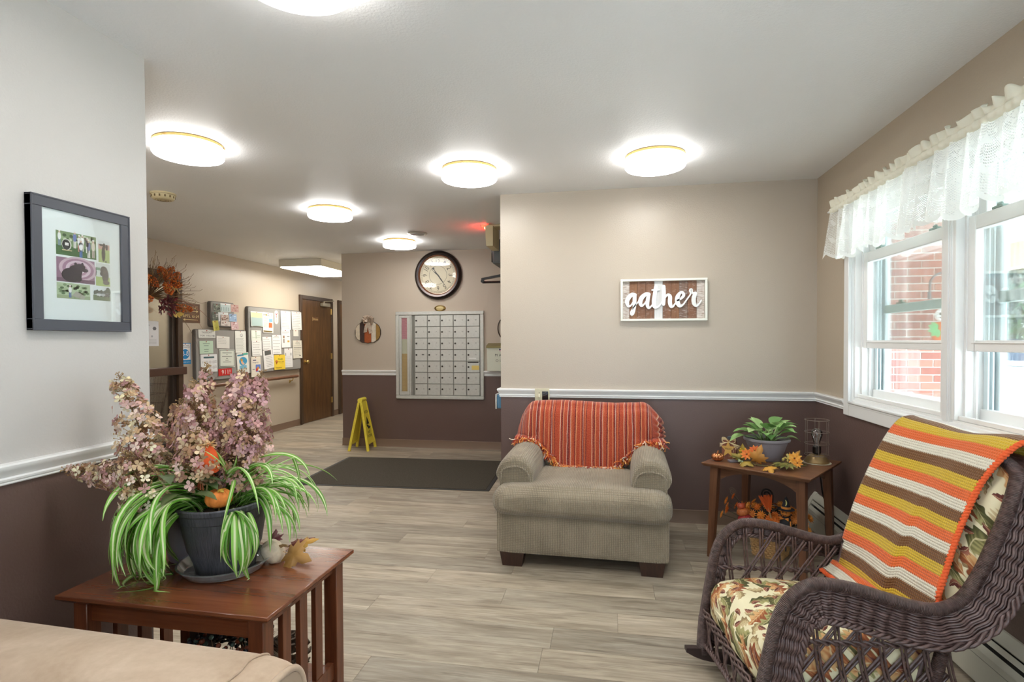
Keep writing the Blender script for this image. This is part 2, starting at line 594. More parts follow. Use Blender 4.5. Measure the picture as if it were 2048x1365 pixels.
# chair rail, swept along straight runs
RPROF = [(0.0, 0.8985), (0.008, 0.8985), (0.010, 0.902), (0.008, 0.906), (0.012, 0.910), (0.013, 0.916), (0.009, 0.921), (0.012, 0.930), (0.022, 0.942), (0.026, 0.950), (0.027, 0.957), (0.024, 0.9625), (0.0, 0.9633)]
BPROF = [(0.0, 0.0), (0.012, 0.0), (0.006, 0.012), (0.005, 0.094), (0.003, 0.0966), (0.0, 0.0966)]
def sweep(mb, prof, p0, p1, n, e0=0.0, e1=0.0):
    """e0/e1: mitre slope at the ends (profile depth shifts the end along the run)"""
    p0, p1, n = Vector(p0), Vector(p1), Vector(n)
    d = (p1 - p0).normalized()
    k = len(prof)
    vs = []
    for p, e in ((p0, e0), (p1, e1)):
        for dd, z in prof:
            q = p + n * dd + d * (dd * e)
            vs.append((q.x, q.y, z))
    fs = [(i, (i + 1) % k, k + (i + 1) % k, k + i) for i in range(k)] + [tuple(range(k))[::-1], tuple(range(k, 2 * k))]
    mb.add(vs, fs)
def rail(name, p0, p1, n, prof, mat, e0=0, e1=0):
    mb = MB(); sweep(mb, prof, p0, p1, n, e0, e1)
    return struct(mb.build(name, mat, sharp=0.5))
rail('trim_1', (XG, YG, 0), (-0.545, YG, 0), (0, -1, 0), RPROF, M_TRIM, -1, 0)
rail('trim_2', (-0.435, YG, 0), (XR, YG, 0), (0, -1, 0), RPROF, M_TRIM, 0, -1)
rail('trim_3', (XR, YG, 0), (XR, 3.615, 0), (-1, 0, 0), RPROF, M_TRIM, 1, 0)
rail('trim_4', (XL, -3.0, 0), (XL, YL, 0), (1, 0, 0), RPROF, M_TRIM, 0, 0)
rail('trim_5', (XM, YM, 0), (-2.608, YM, 0), (0, -1, 0), RPROF, M_TRIM)
rail('trim_6', (-1.49, YM, 0), (XG, YM, 0), (0, -1, 0), RPROF, M_TRIM)
rail('trim_7', (XG, YM, 0), (XG, YG, 0), (-1, 0, 0), RPROF, M_TRIM, 0, 1)
rail('baseboard_back', (XG, YG, 0), (XR, YG, 0), (0, -1, 0), BPROF, M_BASEB, -1, 0)
rail('baseboard_side', (XG, YM, 0), (XG, YG, 0), (-1, 0, 0), BPROF, M_BASEB, 0, 1)
rail('baseboard_rear', (XM, YM, 0), (XG, YM, 0), (0, -1, 0), BPROF, M_BASEB, -1, 0)
rail('baseboard_left', (XL, -3.0, 0), (XL, YL, 0), (1, 0, 0), BPROF, M_BASEB)
rail('baseboard_hall', (XB, GD1 + 0.07, 0), (XB, 7.98, 0), (1, 0, 0), BPROF, M_BASEB)
rail('baseboard_hall_end', (XB, 9.05, 0), (XB, 9.23, 0), (1, 0, 0), BPROF, M_BASEB)
mb = MB(); sweep(mb, BPROF, (XM, 11, 0), (XM, YM, 0), (-1, 0, 0), 0, 1)
struct(mb.build('baseboard_corridor', M_BASEB))

# ---------------------------------------------------------------- ceiling lamps
M_DIFF = [emit('lamp_diffuser_side', (1.0, 0.98, 0.945), LAMP * 0.42), emit('lamp_diffuser_bottom', (1.0, 0.98, 0.945), LAMP)]
def ceiling_light(loc, label, vis=True):
    t = thing('ceiling_light', label, 'ceiling light', loc, 0, 'round drum ceiling lights')
    mb = MB(); mb.lathe([(0.0, 0.0), (0.172, 0.0), (0.176, -0.004), (0.176, -0.016), (0.170, -0.020), (0.0, -0.020)], 40)
    mb.build('base_ring', M_BRASS, t)
    mb = MB(); mb.lathe([(0.166, -0.016), (0.177, -0.018), (0.179, -0.022), (0.179, -0.066), (0.174, -0.073), (0.166, -0.0742)], 40, cap=False); mb.lathe([(0.166, -0.0742), (0.150, -0.0746), (0.0, -0.075)], 40, cap=False, mat=1)
    mb.build('diffuser', M_DIFF, t)
    mb = MB()
    for k in range(3):
        a = 2 * PI * k / 3 + 0.5
        mb.ell((0.178 * math.cos(a), 0.178 * math.sin(a), -0.012), 0.006, 8, 6)
    mb.build('thumb_screw', M_BRASS, t)
    return t
l0 = ceiling_light((-0.884, 3.458, CE), 'white drum ceiling light in front of the tan wall corner, brass ring on top')
for loc, lab in [((0.279, 3.417, CE), 'white drum ceiling light above the gather sign wall, rightmost in the room'),
                 ((-2.314, 2.725, CE), 'white drum ceiling light nearest the pale left wall corner'),
                 ((-2.305, 4.293, CE), 'white drum ceiling light midway along the left row, above the entry mat'),
                 ((-2.274, 5.769, CE), 'smallest white drum ceiling light, farthest back near the wall clock'),
                 ((-0.885, 1.46, CE), 'largest white drum ceiling light, cut off by the top edge of the photo')]:
    dup(l0, loc, label=lab)
for loc, lab in (((0.279, 1.35, CE), 'added white drum fill light overhead by the window, above the photo'), ((-0.885, -0.9, CE), 'added white drum fill light behind the camera on the sofa side'), ((0.279, -0.9, CE), 'added white drum fill light behind the camera on the window side'), ((-3.4, 2.9, CE), 'added white drum fill light hidden behind the pale left wall'), ((-5.75, 4.75, CE), 'added white drum fill light inside the vestibule behind the glass door'), ((-5.75, 5.75, CE), 'second added white drum fill light inside the vestibule, by its back wall'), ((-4.08, 9.6, CE), 'added white drum fill light deep in the corridor behind the mail wall')):  # unseen lamps, added to brighten the room, vestibule and corridor
    dup(l0, loc, label=lab)

t = thing('fluorescent_fixture', 'long white fluorescent box light on the hallway ceiling', 'ceiling light', (-4.08, 7.33, CE))
mb = MB()
mb.box(-0.31, 0.31, -0.57, 0.57, -0.10, -0.001, 0.004)
mb.build('housing', simple('fixture_enamel', (222, 218, 204), 0.4), t)
mb = MB(); mb.box(-0.295, 0.295, -0.555, 0.555, -0.112, -0.1005, 0.005)
mb.build('lens', emit('tube_lens', (1.0, 0.95, 0.85), LAMP * 0.55), t)

t = thing('smoke_detector', 'round cream smoke detector on the ceiling behind the left wall corner', 'detector', (-3.28, 3.60, CE))
M_CREAM = simple('cream_plastic', (214, 200, 160), 0.4)
mb = MB(); mb.lathe([(0.0, 0.0), (0.085, 0.0), (0.085, -0.012), (0.0, -0.012)], 32); mb.build('mount_plate', M_CREAM, t)
mb = MB(); mb.lathe([(0.0, -0.052), (0.04, -0.052), (0.066, -0.047), (0.076, -0.036), (0.078, -0.013), (0.0, -0.013)][::-1], 32); mb.build('body', M_CREAM, t)
mb = MB()
for k in range(14):
    a = 2 * PI * k / 14
    mb.box(-0.005, 0.005, 0.074, 0.079, -0.036, -0.020, M=Matrix.Rotation(a, 4, 'Z'))
for r in (0.02, 0.036, 0.052):
    mb.tube([(r * math.cos(2 * PI * k / 20), r * math.sin(2 * PI * k / 20), -0.052 + (0.003 if r > 0.05 else 0)) for k in range(20)], 0.0018, 5, True)
mb.build('vent_slots', simple('slot_shadow_brown', (120, 100, 66), 0.6), t)

t = thing('ceiling_speaker', 'flat round metal grille set in the ceiling beside the far drum light', 'speaker', (-1.932, 5.40, CE))
mb = MB(); mb.lathe([(0.098, -0.001), (0.100, -0.006), (0.092, -0.012), (0.078, -0.012), (0.076, -0.004)], 36, cap=False); mb.build('rim', simple('dull_silver', (190, 188, 180), 0.3, 0.8), t)
mb = MB(); mb.lathe([(0.0, -0.008), (0.077, -0.006)], 36, cap=False)
for r in (0.02, 0.04, 0.06):
    mb.tube([(r * math.cos(2 * PI * k / 24), r * math.sin(2 * PI * k / 24), -0.008) for k in range(24)], 0.002, 5, True)
mb.build('grille', simple('grey_grille', (176, 176, 170), 0.5, 0.4), t)

# ---------------------------------------------------------------- windows
GLX = 1.492           # plane of the inner sash
def sash(mb, y0, y1, z0, z1, x0, x1, st, tr, br, bev=0.003):
    """rectangular sash of four mitred members, y0<y1"""
    mb.box(x0, x1, y0, y0 + st, z0, z1, bev); mb.box(x0, x1, y1 - st, y1, z0, z1, bev)
    mb.box(x0 + 0.001, x1 - 0.001, y0 + st, y1 - st, z1 - tr, z1, bev); mb.box(x0 + 0.001, x1 - 0.001, y0 + st, y1 - st, z0, z0 + br, bev)
def window_unit(k, y0, y1):
    w = frame('window_%d' % k)
    mb = MB()                       # jamb liner, stepped tracks
    for (ya, yb, sgn) in ((y1, y1 - 0.022, -1), (y0, y0 + 0.022, 1)):
        lo, hi = min(ya, yb), max(ya, yb)
        mb.box(1.435, 1.60, lo, hi, WZ0 + 0.03, WZ1 - 0.02, 0.002)
        for xx in (1.472, 1.512, 1.552):
            e = hi if sgn > 0 else lo
            mb.box(xx - 0.004, xx + 0.004, min(e, e + sgn * 0.014), max(e, e + sgn * 0.014), WZ0 + 0.03, WZ1 - 0.02, 0.001)
    mb.box(1.435, 1.60, y0, y1, WZ1 - 0.03, WZ1, 0.002)
    mb.build('jamb', M_VINYL, w)
    mb = MB()                       # sloping sill with a stop
    mb.hexa([(1.44, y0, WZ0), (1.62, y0, WZ0), (1.62, y1, WZ0), (1.44, y1, WZ0)], [(1.44, y0, 0.985), (1.62, y0, 0.975), (1.62, y1, 0.975), (1.44, y1, 0.985)])
    mb.box(1.450, 1.470, y0 + 0.022, y1 - 0.022, 0.985, 1.004, 0.002)
    mb.box(1.53, 1.56, y0 + 0.022, y1 - 0.022, 0.978, 1.035, 0.002)
    mb.build('sill', M_VINYL, w)
    a, b = y0 + 0.026, y1 - 0.026
    def sashset(name, z0, z1, x0, x1, st, tr, br, latch_z=None, pane=M_GLASS, mat=M_VINYL):
        m = MB(); sash(m, a, b, z0, z1, x0, x1, st, tr, br)
        m.box(x0 - 0.004, x0 + 0.004, a + st * 0.72, b - st * 0.72, z0 + br * 0.72, z0 + br * 0.82, 0.001)
        so = m.build(name, mat, w)
        m = MB(); m.box((x0 + x1) / 2 - 0.002, (x0 + x1) / 2 + 0.002, a + st - 0.002, b - st + 0.002, z0 + br - 0.002, z1 - tr + 0.002)
        m.build('pane', pane, so)
        if latch_z is not None:
            for q in (0.18, 0.80):
                yy = a + (b - a) * q
                m = MB(); m.box(x0 + 0.004, x1 - 0.002, yy - 0.03, yy + 0.03, latch_z, latch_z + 0.012, 0.003); m.box(x0 + 0.01, x1 - 0.008, yy - 0.012, yy + 0.012, latch_z + 0.010, latch_z + 0.024, 0.004)
                m.build('sash_latch', simple('latch_grey_green', (150, 168, 160), 0.4), so)
        return so
    sashset('lower_sash', 1.276, 1.832, 1.474, 1.506, 0.052, 0.058, 0.046, 1.832)      # raised
    sashset('upper_sash', 1.782, WZ1 - 0.03, 1.514, 1.546, 0.05, 0.05, 0.045)
    m = MB()                        # outer storm unit
    x0, x1 = 1.572, 1.598
    sash(m, a - 0.002, b + 0.002, 0.99, WZ1 - 0.03, x0, x1, 0.045, 0.045, 0.03)
    for dx in (0.012, 0.03): m.box(x0 - dx - 0.004, x0 - dx + 0.003, b - 0.030, b - 0.004, 0.99, WZ1 - 0.04, 0.001)
    so = m.build('storm_frame', simple('storm_vinyl', (214, 226, 228), 0.35), w)
    m = MB(); m.box(x0 - 0.006, x1 + 0.004, a + 0.04, b - 0.04, 1.476, 1.522, 0.003); m.build('meeting_rail', simple('storm_rail_grey_green', (168, 186, 180), 0.4), so)
    for q in (0.22, 0.76):
        yy = a + (b - a) * q
        m = MB(); m.box(x0 - 0.004, x0 + 0.018, yy - 0.028, yy + 0.028, 1.522, 1.532, 0.002); m.box(x0, x0 + 0.012, yy - 0.012, yy + 0.012, 1.532, 1.546, 0.003)
        m.build('latch', simple('latch_dark_green', (112, 134, 124), 0.4), so)
    m = MB(); m.box(1.584, 1.587, a + 0.044, b - 0.044, 1.52, WZ1 - 0.075); m.box(1.590, 1.593, a + 0.044, b - 0.044, 1.018, 1.48)
    m.build('storm_pane', M_GLASS2, so)
    for zz in (1.09, ):
        m = MB(); m.box(1.548, 1.566, b + 0.002, b + 0.016, zz, zz + 0.02, 0.002); m.build('track_clip', simple('clip_grey', (120, 124, 130), 0.4), so)
    return w
window_unit(1, 2.665, WY1 - 0.005)
window_unit(2, 1.715, 2.610)
window_unit(3, 0.765, 1.660)
# casing, mullions, stool and apron around the group
mb = MB()
XC = XR - 0.018
mb.box(XC, XR + 0.002, WY1 - 0.012, WY1 + 0.060, 0.873, WZ1 + 0.07, 0.003)
mb.box(XC - 0.006, XC + 0.004, WY1 - 0.018, WY1 - 0.004, 0.955, WZ1, 0.002)
mb.box(XC - 0.003, XC + 0.004, WY1 - 0.004, WY1 + 0.004, 0.955, WZ1, 0.002)
mb.box(XR - 0.004, 1.46, WY1 - 0.016, WY1 + 0.001, 0.96, WZ1, 0.002)
mb.box(XC, XR + 0.002, WY0 - 0.06, WY0 + 0.012, 0.873, WZ1 + 0.07, 0.003)
mb.box(XC, XR + 0.002, WY0 - 0.06, WY1 + 0.06, WZ1 - 0.01, WZ1 + 0.07, 0.003)
struct(mb.build('window_casing', M_TRIM))
mb = MB()
mb.box(XC + 0.001, XR + 0.002, WY0 - 0.05, WY1 - 0.010, 0.873, 0.950, 0.003)
mb.box(XC - 0.007, 1.47, WY0, WY1 - 0.012, 0.948, 0.962, 0.004)
mb.box(XC - 0.001, XC + 0.01, WY0, WY1 - 0.012, 0.936, 0.949, 0.003)
mb.box(XR + 0.004, 1.475, WY0, WY1 - 0.016, 0.958, 0.975, 0.003)
struct(mb.build('window_apron', M_TRIM))
for k, (a, b) in enumerate(((2.606, 2.669), (1.656, 1.719))):
    mb = MB()
    mb.box(1.432, 1.60, a, b, 0.96, WZ1 - 0.005, 0.003); mb.box(1.424, 1.436, a + 0.014, b - 0.014, 0.975, WZ1 - 0.005, 0.002); mb.box(1.428, 1.44, a + 0.005, b - 0.005, 0.97, WZ1 - 0.005, 0.002)
    struct(mb.build('window_mullion', M_TRIM))
# ================================================================ HALLWAY WALL (faces +x): local x runs along +y, local -y faces the hall
def hall(name, label, cat, y, z, group=None, dx=0.0):
    return thing(name, label, cat, (XB + dx, y, z), PI / 2, group)
# ---- doors
def hall_door(k, y0, y1, knob=True):
    w = frame('door_%d' % k, (XB, (y0 + y1) / 2, 0), PI / 2)
    h = (y1 - y0) / 2
    mb = MB()
    for sx in (-1, 1):
        a, b = sorted((sx * h, sx * (h - 0.065)))
        mb.box(a, b, -0.030, 0.0, 0, 2.075, 0.003)
    mb.box(-h + 0.065, h - 0.065, -0.030, 0.0, 2.01, 2.075, 0.003)
    mb.build('door_frame', M_DARKFRAME, w)
    mb = MB(); mb.box(-h + 0.067, h - 0.067, -0.020, 0.0, 0.008, 2.008, 0.002)
    leaf = mb.build('door_leaf', M_DOORWOOD, w)
    for z in (0.30, 1.07, 1.85):
        mb = MB(); mb.tube([(h - 0.060, -0.030, z - 0.05), (h - 0.060, -0.030, z + 0.05)], 0.008, 8); mb.box(h - 0.085, h - 0.045, -0.032, -0.019, z - 0.05, z + 0.05)
        mb.build('hinge', M_BRASS, leaf)
    if knob:
        mb = MB(); R = Matrix.Translation((-h + 0.14, -0.02, 1.0)) @ Matrix.Rotation(PI / 2, 4, 'X')
        mb.lathe([(0.0, 0.0), (0.034, 0.0), (0.034, 0.006), (0.012, 0.010), (0.012, 0.030), (0.024, 0.038), (0.030, 0.052), (0.024, 0.064), (0.0, 0.068)], 20, M=R)
        mb.build('knob', M_BRASS, leaf)
        mb = MB(); mb.box(0.10, 0.36, -0.075, -0.02, 1.925, 1.985, 0.006); mb.tube([(0.16, -0.06, 1.985), (0.16, -0.06, 2.01)], 0.012, 8)
        mb.tube([(0.16, -0.06, 2.008), (0.36, -0.13, 2.03), (h - 0.03, -0.035, 2.05)], 0.009, 6)
        mb.build('door_closer', simple('closer_silver', (176, 168, 150), 0.4, 0.6), leaf)
    return leaf
d1 = hall_door(1, 7.98, 9.03)
hall_door(2, 9.24, 10.25, False)
t = hall('door_plate', 'small brown plate reading Women on the wooden hallway door', 'sign', 8.44, 1.70, dx=0.020)
mb = MB(); mb.box(-0.095, 0.095, -0.008, 0, -0.032, 0.032, 0.002); mb.build('plate', simple('plate_brown', (120, 82, 50), 0.4), t)
mb = MB(); rect(mb, -0.093, -0.085, -0.030, 0.030, -0.0085, lin((232, 204, 150))); text(mb, 'Women', 0, 0, w=0.15, h=0.036, y=-0.0088, col=lin((240, 214, 150))); mb.build('lettering', M_PRINT, t)

# ---- glass entry door in the hall wall
gd = frame('door_3', (XB, (GD0 + GD1) / 2, 0), PI / 2)
h = (GD1 - GD0) / 2
mb = MB()
mb.box(h, h + 0.07, -0.03, 0.12, 0, GDZ + 0.06, 0.003); mb.box(-h - 0.07, -h, -0.03, 0.12, 0, GDZ + 0.06, 0.003); mb.box(-h, h, -0.03, 0.12, GDZ, GDZ + 0.06, 0.003)
mb.build('door_frame', M_DARKFRAME, gd)
mb = MB()
mb.box(h - 0.055, h - 0.004, 0.0, 0.045, 0.01, GDZ - 0.004, 0.003); mb.box(-h + 0.004, -h + 0.055, 0.0, 0.045, 0.01, GDZ - 0.004, 0.003)
mb.box(-h + 0.055, h - 0.055, 0.0, 0.045, 0.01, 0.20, 0.003); mb.box(-h + 0.055, h - 0.055, 0.0, 0.045, GDZ - 0.08, GDZ - 0.004, 0.003)
lf = mb.build('door_leaf', simple('bronze_frame', (66, 56, 50), 0.35, 0.3), gd)
mb = MB(); mb.box(-h + 0.053, h - 0.053, 0.018, 0.024, 0.198, GDZ - 0.078); mb.build('pane', thin_glass('door_glass', (0.90, 0.90, 0.88), 0.8), lf)
mb = MB(); mb.box(-h + 0.03, h + 0.075, -0.075, -0.02, 0.958, 1.045, 0.006); mb.build('push_bar', simple('bronze_bar', (92, 68, 58), 0.35, 0.2), lf)
t = hall('door_notice', 'white printed notice with a crest taped inside the glass door', 'paper', 5.06, 1.42, dx=0.0)
mb = MB(); mb.box(-0.18, 0.18, 0.0135, 0.0145, -0.135, 0.135); 
mb.build('sheet', simple('notice_white', (232, 234, 238), 0.5), t)
mb = MB()
rect(mb, -0.15, 0.06, 0.085, 0.092, 0.013, lin((150, 152, 160)))
disc(mb, 0.125, 0.055, 0.026, 0.022, 0.013, lin((110, 112, 120)), 6)
for k in range(4): rect(mb, -0.14, 0.05, 0.06 - k * 0.014, 0.063 - k * 0.014, 0.013, lin((168, 170, 176)))
for k in range(3): disc(mb, -0.06 + k * 0.075, -0.03, 0.012, 0.012, 0.013, lin((176, 180, 190)), 8)
for k in range(4): rect(mb, -0.14, 0.15, -0.07 - k * 0.014, -0.067 - k * 0.014, 0.013, lin((168, 170, 176)))
mb.build('lettering', M_PRINT, t)
# second dark door and frame seen deep in the vestibule
mb = MB(); mb.box(-6.49, -6.44, 5.15, 5.23, 0, 2.1, 0.004); mb.box(-6.49, -6.44, 5.55, 5.63, 0, 2.1, 0.004); mb.box(-6.49, -6.46, 5.23, 5.55, 0, 2.1)
struct(mb.build('door_4', simple('vestibule_door_dark', (58, 50, 46), 0.4)))
# wire cart standing in the vestibule
t = thing('wire_cart', 'silver wire basket cart parked behind the glass entry door', 'cart', (-5.32, 5.28, 0), 0)
mb = MB()
def cart_ring(z, sx, sy): return [(-sx, -sy, z), (sx, -sy, z), (sx, sy, z), (-sx, sy, z)]
for z, s_ in ((0.95, 1.0), (0.84, 0.97), (0.73, 0.93), (0.62, 0.9), (0.5, 0.86)):
    mb.tube(cart_ring(z, 0.24 * s_, 0.34 * s_), 0.005 if z > 0.9 else 0.003, 6, True)
for k in range(15):
    u = -1 + 2 * k / 14
    for sy in (-1, 1): mb.tube([(0.24 * u, sy * 0.34, 0.95), (0.206 * u, sy * 0.292, 0.5)], 0.0022, 5)
    for sx in (-1, 1): mb.tube([(sx * 0.24, 0.34 * u, 0.95), (sx * 0.206, 0.292 * u, 0.5)], 0.0022, 5)
    mb.tube([(0.206 * u, -0.292, 0.5), (0.206 * u, 0.292, 0.5)], 0.0022, 5)
mb.build('basket', M_CHROME, t)
mb = MB()
for sx in (-1, 1):
    mb.tube([(sx * 0.18, -0.28, 0.06), (sx * 0.2, -0.28, 0.5)], 0.011, 8); mb.tube([(sx * 0.18, 0.28, 0.06), (sx * 0.2, 0.28, 0.5), (sx * 0.22, 0.42, 1.0)], 0.011, 8)
    mb.tube([(sx * 0.18, -0.28, 0.14), (sx * 0.18, 0.28, 0.14)], 0.010, 8)
mb.tube([(-0.22, 0.42, 1.0), (0.22, 0.42, 1.0)], 0.013, 8)
mb.build('frame', M_CHROME, t)
for sx in (-1, 1):
    for sy in (-1, 1):
        mb = MB(); mb.tube([(sx * 0.18 - 0.012, sy * 0.28, 0.045), (sx * 0.18 + 0.012, sy * 0.28, 0.045)], 0.045, 16); mb.build('wheel', M_BLACK, t)

# ---- dried flower swag hung on the door head
t = thing('flower_swag', 'orange and wine dried flower swag hanging on the glass door frame', 'flower arrangement', (XB + 0.02, 5.03, 1.86), PI / 2)
r = random.Random(11)
mb = MB()
for k in range(150):
    a = r.uniform(-0.5, PI + 0.3); e = r.uniform(0.15, 0.75); L = r.uniform(0.22, 0.50)
    d = Vector((math.cos(a) * math.cos(e) , -math.sin(e), math.sin(a) * 0.72 * math.cos(e)))
    p = Vector((0, -0.06, -0.05)); pts = [p]
    for q in range(5):
        p = p + d * (L / 5); d = (d + Vector((0, 0, -0.06))).normalized(); pts.append(p)
    c = r.choice([(126, 96, 62), (150, 122, 78), (98, 70, 48), (120, 82, 52)])
    mb.tube(pts, [0.003, 0.003, 0.0025, 0.002, 0.0018, 0.001], 4, col=lin(c))
    for q in range(3):
        pp = pts[-1 - q]
        mb.tube([pp, pp + d * 0.03 + Vector((r.uniform(-.02, .02), r.uniform(-.02, .02), 0.02))], 0.0018, 3, col=lin(c))
mb.tube([(0, -0.06, -0.02), (0, -0.045, .15), (0, -0.026, .215)], .003, 5, col=lin((90, 70, 50)))
tw = mb.build('dried_twigs', M_PRINT, t); tw['kind'] = 'stuff'
for (x, yv, z, dx, dz, L) in [(0.02, -.20, .20, -.5, .35, .16), (0.16, -.16, .20, .35, .8, .18), (0.29, -.12, .16, .3, .9, .17), (0.12, -.24, .08, .9, .1, .20), (0.05, -.24, .03, .2, -.5, .13), (0.30, -.2, -.16, 1, -.12, .23), (-.12, -.2, .1, -.8, .4, .2), (-.2, -.2, -.1, -.9, -.2, .2)]:
    mb = MB(); d = Vector((dx, -0.15, dz)).normalized(); p = Vector((x, yv, z))
    mb.tube([p - d * L * 0.6, p + d * L * 0.4], 0.012, 6, col=lin((170, 84, 24)))
    for k in range(90):
        s_ = r.uniform(-0.5, 0.5); a = r.uniform(0, 2 * PI)
        o1 = d.orthogonal().normalized(); o2 = d.cross(o1)
        rad = 0.040 * math.sqrt(max(0.05, 1 - (2 * s_) ** 2))
        q = p + d * (s_ * L) + (o1 * math.cos(a) + o2 * math.sin(a)) * rad
        mb.ell(q, 0.0085, 5, 4, col=lin(r.choice([(208, 106, 28), (190, 88, 20), (220, 124, 44), (168, 70, 16)])))
    mb.build('cattail', M_PRINT, t)
mb = MB()
for k in range(60):
    a = r.uniform(0, 2 * PI); p = Vector((-0.05 + 0.16 * r.random(), -0.2 - 0.06 * r.random(), -0.22 + 0.14 * r.random()))
    d = Vector((math.cos(a), -0.4, math.sin(a))).normalized() * 0.07; s_ = Vector((-d.z, 0, d.x)) * 0.22
    mb.poly([p, p + d * 0.5 + s_, p + d, p + d * 0.5 - s_], col=lin(r.choice([(92, 26, 32), (112, 34, 38), (72, 22, 28)])))
mb.build('wine_flower', M_PETAL, t)
mb = MB()
for k in range(14):
    a = r.uniform(0, 2 * PI); p = Vector((0.17, -0.24, -0.24)); d = Vector((math.cos(a) * 1.2, -0.3, math.sin(a) * 0.5)) * 0.07; s_ = Vector((-d.z, 0, d.x)) * 0.3
    mb.poly([p, p + d * 0.5 + s_, p + d, p + d * 0.5 - s_], col=lin((214, 184, 92)))
for k in range(26):
    p = Vector((r.uniform(0.0, 0.2), -0.26, r.uniform(0.0, 0.06))); a = r.uniform(0, 2 * PI); d = Vector((math.cos(a), -0.2, math.sin(a))) * 0.03; s_ = Vector((-d.z, 0, d.x)) * 0.3
    mb.poly([p, p + d * 0.5 + s_, p + d, p + d * 0.5 - s_], col=lin((190, 158, 92)))
mb.build('yellow_flower', M_PETAL, t)
mb = MB()
for (dx, dz, L, c) in [(0.9, -0.25, 0.75, (128, 64, 44)), (0.8, -0.45, 0.62, (140, 80, 54)), (0.9, 0.15, 0.5, (120, 88, 60)), (0.7, -0.8, 0.7, (112, 88, 60)), (1, -0.05, 0.55, (136, 92, 60))]:
    p = Vector((0, -0.22, -0.12)); d = Vector((dx, -0.05, dz + 0.5)).normalized(); pts = [p]
    for q in range(10):
        p = p + d * (L / 10); d = (d + Vector((0, 0, -0.13))).normalized(); pts.append(p)
    mb.tube(pts, [0.006 - 0.0005 * q for q in range(11)], 4, col=lin(c), flat=0.4)
mb.build('grass_blade', M_PRINT, t)

# ---- signs beside the boards
t = hall('apartment_sign', 'brown apartment direction sign with arrows, beside the glass door', 'sign', 5.690, 1.667)
mb = MB(); mb.box(-0.148, 0.148, -0.006, 0, -0.113, 0.113, 0.001); mb.build('panel', simple('sign_brown', (104, 70, 44), 0.4), t)
mb = MB(); G = lin((236, 212, 150))
text(mb, 'APTS. 1-15', 0.0, 0.066, w=0.22, h=0.034, y=-0.0068, col=G); text(mb, 'APTS. 16-24', 0.0, -0.036, w=0.25, h=0.034, y=-0.0068, col=G)
rect(mb, -0.11, 0.11, 0.020, 0.025, -0.0068, G); mb.add([(0.118, -0.0068, 0.0225), (0.09, -0.0068, 0.036), (0.085, -0.0068, 0.031), (0.107, -0.0068, 0.0225)], [(0, 1, 2, 3)], col=G); mb.add([(0.118, -0.0068, 0.0225), (0.107, -0.0068, 0.0225), (0.085, -0.0068, 0.014), (0.09, -0.0068, 0.009)], [(0, 1, 2, 3)], col=G)
rect(mb, -0.11, 0.11, -0.080, -0.075, -0.0068, G); mb.add([(-0.118, -0.0068, -0.0775), (-0.107, -0.0068, -0.0775), (-0.085, -0.0068, -0.069), (-0.09, -0.0068, -0.064)], [(0, 1, 2, 3)], col=G); mb.add([(-0.118, -0.0068, -0.0775), (-0.09, -0.0068, -0.091), (-0.085, -0.0068, -0.086), (-0.107, -0.0068, -0.0775)], [(0, 1, 2, 3)], col=G)
mb.build('lettering', M_PRINT, t)

def paper(name, label, cat, y0, y1, z0, z1, bg, art=None, dx=0.047, tilt=0.0, curl=0.006, group=None, parts=True):
    w, hh = (y1 - y0), (z1 - z0)
    t = thing(name, label, cat, (XB + dx, (y0 + y1) / 2, (z0 + z1) / 2), 0, group, rot=(0, 0, 0))
    t.rotation_euler = (Matrix.Rotation(PI / 2, 4, 'Z') @ Matrix.Rotation(tilt, 4, 'Y')).to_euler()
    mb = MB()
    P = [[(-w / 2 + w * i / 6, -0.0012 - curl * (math.cos(PI * i / 6) ** 2) * (0.3 + 0.7 * (1 - j / 4)), -hh / 2 + hh * j / 4) for j in range(5)] for i in range(7)]
    mb.shell(P, -0.0008)
    mb.build('sheet', simple('paper_%d_%d_%d' % bg, bg, 0.6), t)
    if art:
        mb = MB(); art(mb, w, hh)
        for i, v in enumerate(mb.v):      # lay the print on the curled sheet
            u = (v[0] + w / 2) / w; q = (v[2] + hh / 2) / hh
            mb.v[i] = (v[0], -0.0022 - curl * (math.cos(PI * u) ** 2) * (0.3 + 0.7 * (1 - q)) + v[1], v[2])
        mb.build('print', M_PRINT, t)
    mb = MB(); mb.ell((0, -curl * 0 - 0.004, hh / 2 - 0.012), 0.006, 8, 6); mb.build('pin', simple('pin_red', (190, 60, 50), 0.4), t)
    return t
def lines(mb, w, hh, n=8, top=0.38, bot=-0.42, c=(150, 150, 150), k=0.8, seed=0):
    rr = random.Random(seed)
    for i in range(n):
        z = hh * (top + (bot - top) * i / max(1, n - 1))
        e = w * k * rr.uniform(0.28, 0.5)
        for q in range(5):
            a = -w * k / 2 + (e + w * k / 2) * q / 5; b = -w * k / 2 + (e + w * k / 2) * (q + 0.9) / 5
            rect(mb, a, b, z - 0.0022, z + 0.0022, -0.0004, lin(c))

